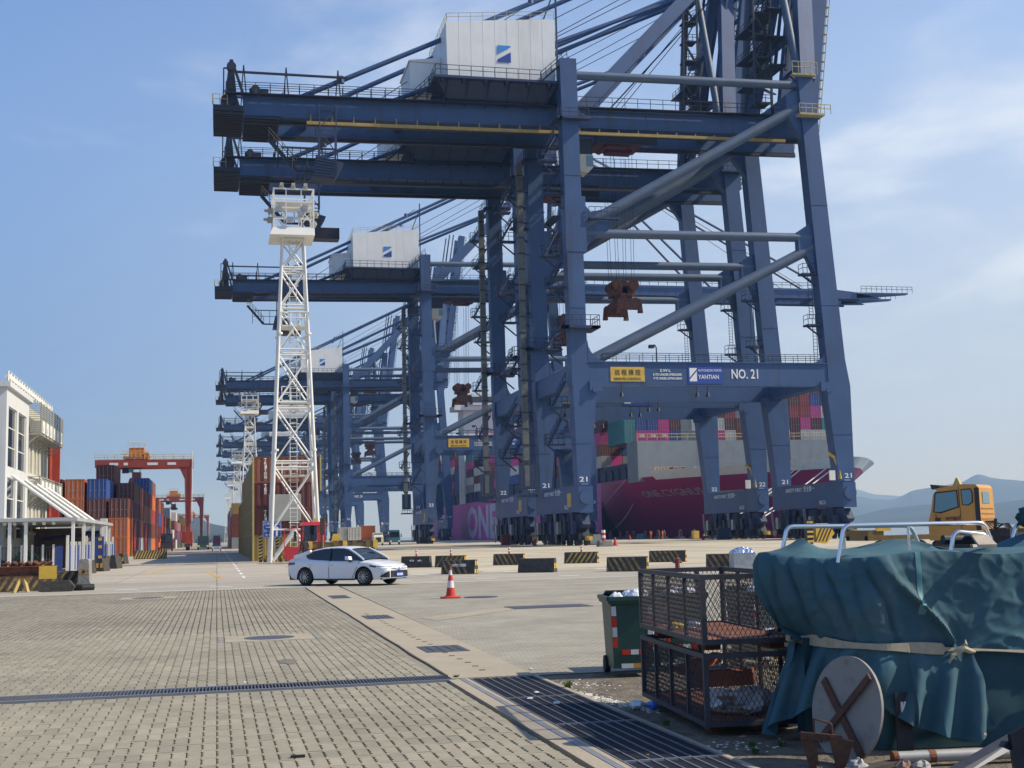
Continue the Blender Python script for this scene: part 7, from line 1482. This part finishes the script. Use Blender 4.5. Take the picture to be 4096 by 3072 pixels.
def upper(i, v):
    """v 0 at the strap .. 1 at the top edge"""
    s, p = OL[i]; n = nrm[i]; left = 1 - sstep(sB-.05, sB+.25, s); zs_ = SZ(s); z = zs_ + (ZT - zs_)*v - (.02*math.sin(s*5) + .03*math.exp(-((s-sA-.45)/.3)**2))*v
    z += .03*math.exp(-((s-sA-.05)/.2)**2)*v
    o = left*.07*math.sin(math.pi*min(1, (v+.1)/1.1))**.8 - inset(s, v)
    for fa, fb, am, wd in LF:                                                   # creases lean towards the knot as they fall
        c_ = sA + (sB-sA)*lerp(fb, fa, sstep(0, 1, v)); dd = s - c_ + .012*math.sin(v*9+fa*20); o -= am*cusp(dd, wd*(1.1-.3*v))*(.35+.65*sstep(0,.25,v))*(1-.72*sstep(.75,1,v)); o += am*.55*cusp(dd-.05, wd*2.2)*(1-.6*v)
    rg = max(0, 1-2.2*abs(mn.noise(Vector((s*2.6+v*1.5, v*2.4-s*.8, 9)))))**3; rg2 = max(0, 1-2.4*abs(mn.noise(Vector((s*5.1-v*1.9, v*4.4+s*1.3, 4)))))**3; o += .013*rg + .007*rg2
    o += .006*mn.noise(Vector((s*11, v*9, 2))) + .012*mn.noise(Vector((s*3.1, v*4, 5)))*left
    # drag folds from the front corner down to the knot, sunlit side
    r = 1-left; kx = sB + .62; 
    for j, (sx_, am, wd) in enumerate(((.02,.055,.045), (.12,.045,.04), (.24,.035,.05), (.40,.020,.05), (.58,.015,.06))):
        line = lerp(kx - .06 + .015*j, sB + sx_*.55, sstep(0, 1, v)**1.0); o += am*1.5*(cusp(s-line, wd*(.6+.4*v))*.5 + .5*math.exp(-((s-line)/(wd*(.5+.6*v)))**2))*sstep(0, .12, v)*(1-.7*v) - am*.6*math.exp(-((s-line-.06*(.6+v))/(wd*.9))**2)*sstep(0, .12, v)*(1-.7*v)
    o += r*(.010*mn.noise(Vector((s*7, v*2.0, 3)))*1.0 + .014*mn.noise(Vector((s*2.4, v*1.1, 7))))*(1-.6*abs(v-.5))
    if v > .93: o -= .012*((v-.93)/.07)**2
    return p + n*o + Vector((0,0,z))
NV = 44; rows = [[upper(i, v/NV) for i in range(len(OL))] for v in range(NV+1)]
top = rows[-1]; RG = 16                                                         # top sheet: sags between the raised rails
bumps = ((4.95,10.3,.09,.10), (5.12,9.86,.06,.10), (5.95,10.45,.10,.30), (7.05,10.1,.14,.28), (4.95,10.55,.08,.2))
for k in range(1, RG+1):
    f = k/RG; r_ = []
    for i, q in enumerate(top):
        c = Vector((cen.x, cen.y, 0)); p = Vector((q.x, q.y, 0)).lerp(c, f); zz_ = q.z + .02*min(1, f*4) - .03*f
        for bx_, by_, h_, w_ in bumps: zz_ += h_*math.exp(-((p.x-bx_)**2+(p.y-by_)**2)/w_**2)*min(1, f*6)
        zz_ += .012*mn.noise(p*4)*min(1, f*5); r_.append(Vector((p.x, p.y, zz_)))
    rows.append(r_)
b = MB(); b.grid(rows); b.build('tarpaulin', TARP, tp, smooth=True)
# skirt below the strap: only over the left face and the corner, hanging in deep flutes with a ragged hem
ia, ib = next(i for i, q in enumerate(OL) if q[0] > sA-.10), next(i for i, q in enumerate(OL) if q[0] > sB+.74); rows = []
for k in range(31):
    v = k/30; r_ = []
    for i in range(ia, ib):
        s, p = OL[i]; n = nrm[i]; u = (s-OL[ia][0])/(OL[ib][0]-OL[ia][0])
        hem = .30 - .14*math.sin(u*9.2+.6) - .22*sstep(.0,.14,.14-u) + .16*math.exp(-((u-.48)/.13)**2) - .16*sstep(.76,.93,u)
        zs_ = SZ(s); z = lerp(zs_+.01, max(.03, hem), v); spread = .02 + .15*v**.8
        ph = s*(1+.06*v) ; _w = math.sin(ph*2*math.pi/.27 + 1.6*math.sin(u*7) + .5*v); rg = max(0, 1-2.2*abs(mn.noise(Vector((s*5, v*2.2+s, 3)))))**3; _w2 = rg + .4*math.sin(ph*2*math.pi/.115 + 2*math.sin(u*11)); o = spread*(.50 + .50*math.copysign(abs(_w)**.75, _w))*(.4+.6*sstep(0,.35,v)) + .014*_w2*(1-v*.4) + .02
        if u > .72: o += .05*v
        o -= inset(s, 0)*(1-.62*v); tdir = Vector((-n.y, n.x, 0)); r_.append(p + n*o + tdir*(.03*math.sin(ph*5+1)*v + .10*sstep(.8,1,u)*v) + Vector((0,0,z)))
    rows.append(r_)
b = MB(); b.grid(rows); b.build('skirt', TARP, tp, smooth=True)
b = MB(); c = rows[-1][-14]; b.tube(c+Vector((.0,-.03,.05)), c+Vector((0,-.042,.05)), .016, 14); b.build('eyelet', STAINLESS, tp)
# lower cover behind it, down to the ground
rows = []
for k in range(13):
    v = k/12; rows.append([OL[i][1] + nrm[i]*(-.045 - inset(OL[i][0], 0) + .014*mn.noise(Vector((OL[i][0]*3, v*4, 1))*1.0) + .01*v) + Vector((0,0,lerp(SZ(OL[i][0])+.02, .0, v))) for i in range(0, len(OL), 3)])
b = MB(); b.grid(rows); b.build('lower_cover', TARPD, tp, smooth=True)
MB().box(5.30,5.44,9.50,9.515,.0,.46).build('painted_panel', mat('dark_navy_plate', (.015,.018,.03)), tp); lettering('K', (5.34,9.49,.28), .16, TXTW, tp, '-y', .05, .003)
# strap with knot
b = MB(); pts_t, pts_b = [], []
for i in range(ia-4, len(OL), 2):
    s, p = OL[i]; n = nrm[i]; w_ = (.034 if s < sB+.5 else .012)*(1+.35*math.sin(s*6)); o = (.082 if s < sB+.2 else .05) - inset(s, 0); z = SZ(s) + .012*math.sin(s*4); pts_t.append(p+n*o+Vector((0,0,z+w_))); pts_b.append(p+n*(o+.006)+Vector((0,0,z-w_)))
b.grid([pts_t, pts_b]); b.grid([[q+Vector((0,0,0))-(cen-q).normalized()*-.006 for q in pts_b], [q-(cen-q).normalized()*-.006 for q in pts_t]]); b.build('strap', mat('pale_webbing_strap', (.40,.34,.24), .85, var=.15, scale=12), tp)
ik = next(i for i, q in enumerate(OL) if q[0] > sB+.62); kp = OL[ik][1] + nrm[ik]*.07 + Vector((0,0,SZ(OL[ik][0]))); b = MB()
b.path([kp+Vector((-.10,0,-.05)), kp+Vector((-.05,-.02,0)), kp+Vector((0,-.03,.025)), kp+Vector((.06,-.02,.0)), kp+Vector((.12,0,-.01))], [.012,.026,.03,.024,.012], 8); b.path([kp+Vector((0,-.02,.02)), kp+Vector((.02,-.04,.06)), kp+Vector((.03,-.02,.09))], [.018,.016,.004], 6); b.path([kp+Vector((-.03,-.02,0)), kp+Vector((-.10,-.03,-.03)), kp+Vector((-.13,-.02,-.09))], [.02,.016,.006], 6); b.build('knot', MATS['pale_webbing_strap'], tp, smooth=True)
MB().box(6.75,7.4,9.20,9.40,.60,.645).build('ledge', STEEL, tp)
# light repair seams on the tarpaulin
for s0, w_ in ((sB+.30, .03),):
    i0 = next(i for i, q in enumerate(OL) if q[0] > s0); b = MB(); b.grid([[upper(i0+d, v/20)+nrm[i0]*.006 for v in range(7, 21)] for d in range(0, 5)]); b.build('patch_strip', mat('faded_teal_strip', (.10,.26,.28), .7, var=.15), tp, smooth=True)
# stainless guard rails standing on the machine
def rounded(pts, r=.06, k=5):
    pts = [Vector(p) for p in pts]; out = [pts[0]]
    for a, c, e in zip(pts, pts[1:], pts[2:]):
        u, v = (a-c).normalized()*r, (e-c).normalized()*r; out += [c + u*(1-t)**2 + v*t**2 for t in [q/k for q in range(k+1)]]
    return out + [pts[-1]]
for pts, lab in (([(5.02,9.80,1.50),(5.09,9.80,1.805),(6.40,9.80,1.80),(6.47,9.80,1.60)], 'near polished stainless guard rail along the top of the covered machine'), ([(4.86,10.55,1.55),(4.93,10.55,1.81),(6.14,10.55,1.79),(6.22,10.55,1.6)], 'stainless guard rail at the left rear of the covered machine'),
                 ([(6.0,9.72,1.5),(6.06,9.72,1.735),(6.36,9.72,1.70),(6.44,9.72,1.6)], 'short low stainless rail beneath the near one, by the wooden plank'), ([(6.85,10.1,1.6),(6.92,10.1,1.79),(8,10.1,1.80),(8.1,10.1,1.6)], 'stainless rail at the right edge of the photo')):
    t = thing('guard_rail', lab, 'rail'); MB().path(rounded(pts), .019, 12).build('tube', STAINLESS, t, smooth=True)
    if 'near polished' in lab or 'left rear' in lab: m_ = (pts[1][0]*.55+pts[2][0]*.45); MB().tube((m_,pts[1][1],1.5),(m_,pts[1][1],1.79),.012,8).build('stanchion', STAINLESS, t)
bp_ = thing('black_pipe', 'rusted dark pipe lying under the near stainless rail on the tarpaulin', 'pipe'); MB().tube((6.06,9.9,1.665),(6.52,9.9,1.655),.04,12).build('pipe', GRIME, bp_)
pk = thing('wooden_plank', 'pale weathered wooden plank laid across the top edge of the tarpaulin', 'plank'); b = MB(); b.hexa([(6.05,9.36,1.60),(6.20,9.33,1.60),(6.42,9.85,1.71),(6.30,9.88,1.71)],[(6.05,9.36,1.625),(6.20,9.33,1.625),(6.42,9.85,1.735),(6.30,9.88,1.735)]); b.build('plank', mat('weathered_wood', (.42,.35,.27), .85, var=.2, scale=9), pk)
hb_ = thing('overhead_beam', 'dark round bundle hanging at the right edge above the rails', 'bundle'); blob('bundle', (6.98,10.0,1.84), (.09,.12,.09), TARPD, hb_, seed=4)
# round disc with crossed bars, rusty bracket
dc = thing('round_disc', 'pale round lid with two crossed rusty bars leaning against the covered machine', 'disc', (4.72, 9.22, .40)); dc.rotation_euler = (R(-9), R(6), R(-79))
MB().tube((0,0,0),(0,.022,0),.405,56).build('lid', mat('dusty_pale_steel', (.25,.235,.21), .65, var=.12, scale=3, dirt=(.14,.12,.10), damt=.6, dscale=3), dc, smooth=30)
RB = mat('rusty_bar', (.09,.035,.022), .75, var=.3, scale=15)
MB().bar((-.29,-.014,.17),(.27,-.014,-.30),.018,.062,up=(.6,0,.75)).build('cross_bar', RB, dc); MB().bar((-.22,-.030,-.29),(.25,-.030,.30),.012,.055,up=(-.78,0,.6)).build('cross_bar', RB, dc)
rk = thing('rusty_bracket', 'rusty brown angle bracket with a bent handle beside the round lid', 'bracket', (4.33, 9.02, 0)); rk.rotation_euler.z = R(-20)
b = MB(); b.hexa([(-.02,-.02,0),(.04,-.02,0),(.04,.03,0),(-.02,.03,0)],[(-.09,-.02,.27),(.03,-.02,.26),(.03,.03,.26),(-.09,.03,.27)]); b.hexa([(.17,-.05,.0),(.22,-.05,.0),(.22,0,.0),(.17,0,.0)],[(.12,-.05,.26),(.30,-.05,.22),(.30,0,.22),(.12,0,.26)]); b.bar((-.08,0,.255),(.22,-.02,.235),.05,.05); b.bar((.0,0,.13),(.18,-.03,.12),.014,.014); b.build('bracket', mat('dark_rust_bracket', (.075,.035,.02), .8, var=.4, scale=20), rk)
MB().path(rounded([(.02,0,.26),(.02,0,.38),(.15,-.01,.34),(.15,-.01,.25)], .02, 3), .009, 6).build('handle', RB, rk)
# pipes and tools on the ground in the corner
pp = thing('grey_pipe', 'pale grey steel pipe with rusty end lying along the bottom right', 'pipe'); b = MB(); b.tube((4.98,8.98,.06),(7.8,8.62,.06),.045,16); b.build('pipe', mat('dull_galvanised_pipe', (.36,.36,.34), .5, metal=.2, var=.15, scale=4, dirt=(.16,.08,.04), damt=.3, dscale=6), pp, smooth=30); b = MB(); b.tube((4.96,8.983,.06),(5.0,8.978,.06),.049,14); b.tube((5.24,8.947,.06),(5.29,8.941,.06),.049,14); b.build('rust_bands', RUSTY, pp)
sv = thing('scoop', 'black bent steel scoop propped in the bottom right corner', 'scoop'); b = MB(); b.hexa([(4.95,8.25,.06),(5.0,8.2,.03),(5.72,8.5,.18),(5.70,8.55,.22)],[(4.95,8.28,.08),(5.0,8.24,.06),(5.72,8.54,.22),(5.70,8.6,.25)]); b.hexa([(5.64,8.45,.02),(5.86,8.38,.0),(5.84,8.45,.0),(5.66,8.52,.02)],[(5.62,8.45,.27),(5.74,8.42,.33),(5.74,8.5,.32),(5.64,8.52,.26)]); b.build('blade', mat('dark_blue_black_steel', (.025,.03,.045), .45, metal=.4, var=.3, scale=5), sv)
for i, (x, y, r_, m_, lab) in enumerate(((4.62,8.86,.055,'a','crumpled grey rag at the foot of the round lid'),(4.90,8.72,.05,'b','pinkish crumpled bag by the end of the grey pipe'),(5.02,8.66,.05,'a','whitish crumpled bag right of the pinkish one'),(5.95,8.45,.06,'b','brown crumpled sack in the bottom right corner'))):
    blob('scrap', (x,y,.035), (r_*1.3,r_*1.2,r_), [mat('pale_rag', (.36,.34,.32), .8), mat('brown_sack', (.24,.15,.11), .8)][i % 2], seed=20+i, label=lab, cat='scrap')
wd_ = thing('timber_strip', 'dark timber board lying on the ground below the round lid', 'board'); b = MB(); b.hexa([(4.35,8.78,.01),(4.5,8.70,.01),(5.3,9.05,.01),(5.15,9.1,.01)],[(4.35,8.78,.04),(4.5,8.70,.04),(5.3,9.05,.04),(5.15,9.1,.04)]); b.build('board', BARK, wd_)
# litter, spilled white granules, weeds
b = MB(); r_ = random.Random(11)
def chip(b, x, y, s, z=0.): 
    a = r_.uniform(0, 3.14); h = s*r_.uniform(.15,.4); u, v = Vector((math.cos(a), math.sin(a), 0))*s, Vector((-math.sin(a), math.cos(a), 0))*s*r_.uniform(.4,.8); p = Vector((x,y,z)); b.hexa([p-u-v,p+u-v,p+u+v,p-u+v],[p-u*.8-v*.7+Vector((0,0,h)),p+u*.8-v*.7+Vector((0,0,h)),p+u*.7+v*.7+Vector((0,0,h)),p-u*.7+v*.7+Vector((0,0,h))])
for k in range(260):
    t_ = r_.random(); x = lerp(4.02, 4.30, t_) + r_.gauss(0,.04); y = lerp(14.3, 12.5, t_) + r_.gauss(0,.12); chip(b, x, y, r_.uniform(.008,.022), -.012)
for k in range(90): chip(b, r_.gauss(4.25,.16), r_.gauss(15.0,.25), r_.uniform(.006,.016), -.012)
for k in range(60): chip(b, r_.gauss(4.35,.18), r_.gauss(10.3,.12), r_.uniform(.005,.016), -.012)
b.build('white_granules', mat('white_granules', (.66,.64,.58), .8, var=.1), kind='stuff', label='spilled white granules on the dirt beside the wire cages', cat='spill')
b = MB()
for k in range(1500): chip(b, r_.uniform(3.98, 6.6), 16 - 8.2*r_.random()**.8, r_.uniform(.004,.014), -.012)
b.build('gravel_and_dirt', mat('dirt_crumbs', (.13,.11,.08), .95, var=.5, scale=30), kind='stuff', label='loose dirt and gravel under the cages and the covered machine', cat='gravel')
for (x, y, lab) in ((3.55,14.4,'white scrap of paper on the trench grating, upper one'),(3.35,13.9,'white scrap of paper on the trench grating, left one'),(3.52,13.4,'white scrap of paper on the trench grating, lower one'),(4.1,16.9,'white crumpled paper on the paving near the grating'),(.35,16.95,'flat white scrap lying just behind the slot drain')):
    bb = MB(); chip(bb, x, y, .035, .006); bb.build('paper_scrap', BAG, label=lab, cat='paper')
bb = blob('blue_litter', (4.30,12.55,.04), (.05,.09,.04), mat('blue_plastic', (.03,.14,.50), .5), seed=31, label='bright blue plastic litter at the corner of the lower cage', cat='litter'); blob('white_litter', (4.2,12.75,.035), (.07,.1,.04), BAG, seed=33, label='white crumpled plastic beside the blue litter', cat='litter')
bb = MB(); bb.box(1.02,1.14,11.0,11.04,.002,.02); bb.build('black_clip', BLK, label='small black strip of plastic lying on the near paving', cat='litter').location = (-.42,.0,0)
def tuft(x, y, h, n, label, m=LEAF, dry=False):
    b = MB()
    for k in range(n):
        a = r_.uniform(0, 6.28); l_ = h*r_.uniform(.5,1.1); d = Vector((math.cos(a), math.sin(a), 0)); p = Vector((x,y,-.01)) + d*r_.uniform(0,.03); q = p + d*l_*r_.uniform(.3,.9) + Vector((0,0,l_)); m_ = p.lerp(q, .5) + Vector((0,0,l_*.15)); w = Vector((-d.y, d.x, 0))*.003; b.add([p-w,p+w,m_+w,m_-w,q],[(0,1,2,3),(3,2,4)])
    b.build('weed_tuft', m, kind='stuff', label=label, cat='weeds')
GRS = mat('yellow_green_grass', (.16,.19,.05), .8, var=.3, scale=20); DRY = mat('dry_grass', (.24,.19,.10), .85, var=.3, scale=20)
tuft(4.02,14.75,.10,120,'yellow-green grass tuft beside the trench grating',GRS); tuft(2.98,16.35,.05,70,'small green weeds at the end of the slot drain',LEAF)
for i, (x, y) in enumerate(((4.35,10.2),(4.6,10.15),(4.25,9.9),(4.45,12.0),(4.1,11.6))): tuft(x, y, .06, 60, 'low green weeds in the shade by the cages, %s patch' % ORDN[i], LEAF)
for i, (x, y) in enumerate(((4.35,8.9),(4.5,8.75),(4.75,8.6))): tuft(x, y, .06, 80, 'dry straw-coloured grass at the bottom of the photo, %s clump' % ORDN[i], DRY)
b = MB()
for k in range(70):
    y = 9.7 + r_.random()**1.6*30; chip(b, r_.uniform(-.38*y, .95*min(y, 20)), y, r_.uniform(.008,.02), .002)
b.build('fallen_leaves', mat('dry_brown_leaves', (.13,.08,.04), .9, var=.5, scale=9), kind='stuff', label='scattered dry leaves and crumbs on the paving', cat='leaves')
# ---------------------------------------------------------------- humid air
hz = bpy.data.materials.new('haze_air'); hz.use_nodes = True; _t = hz.node_tree; _t.nodes.clear(); _v = N(_t, 'ShaderNodeVolumePrincipled'); _v.inputs['Color'].default_value = (.32, .57, 1, 1); _v.inputs['Absorption Color'].default_value = (1, 1, 1, 1); _v.inputs['Density'].default_value = .00016; _v.inputs['Anisotropy'].default_value = .1
_o = N(_t, 'ShaderNodeOutputMaterial'); _t.links.new(_v.outputs[0], _o.inputs['Volume'])
b = MB(); b.box(-9100, 16100, -3100, 14100, -7, 430); b.build('haze', hz, kind='stuff', label='pale humid air over the harbour', cat='haze')
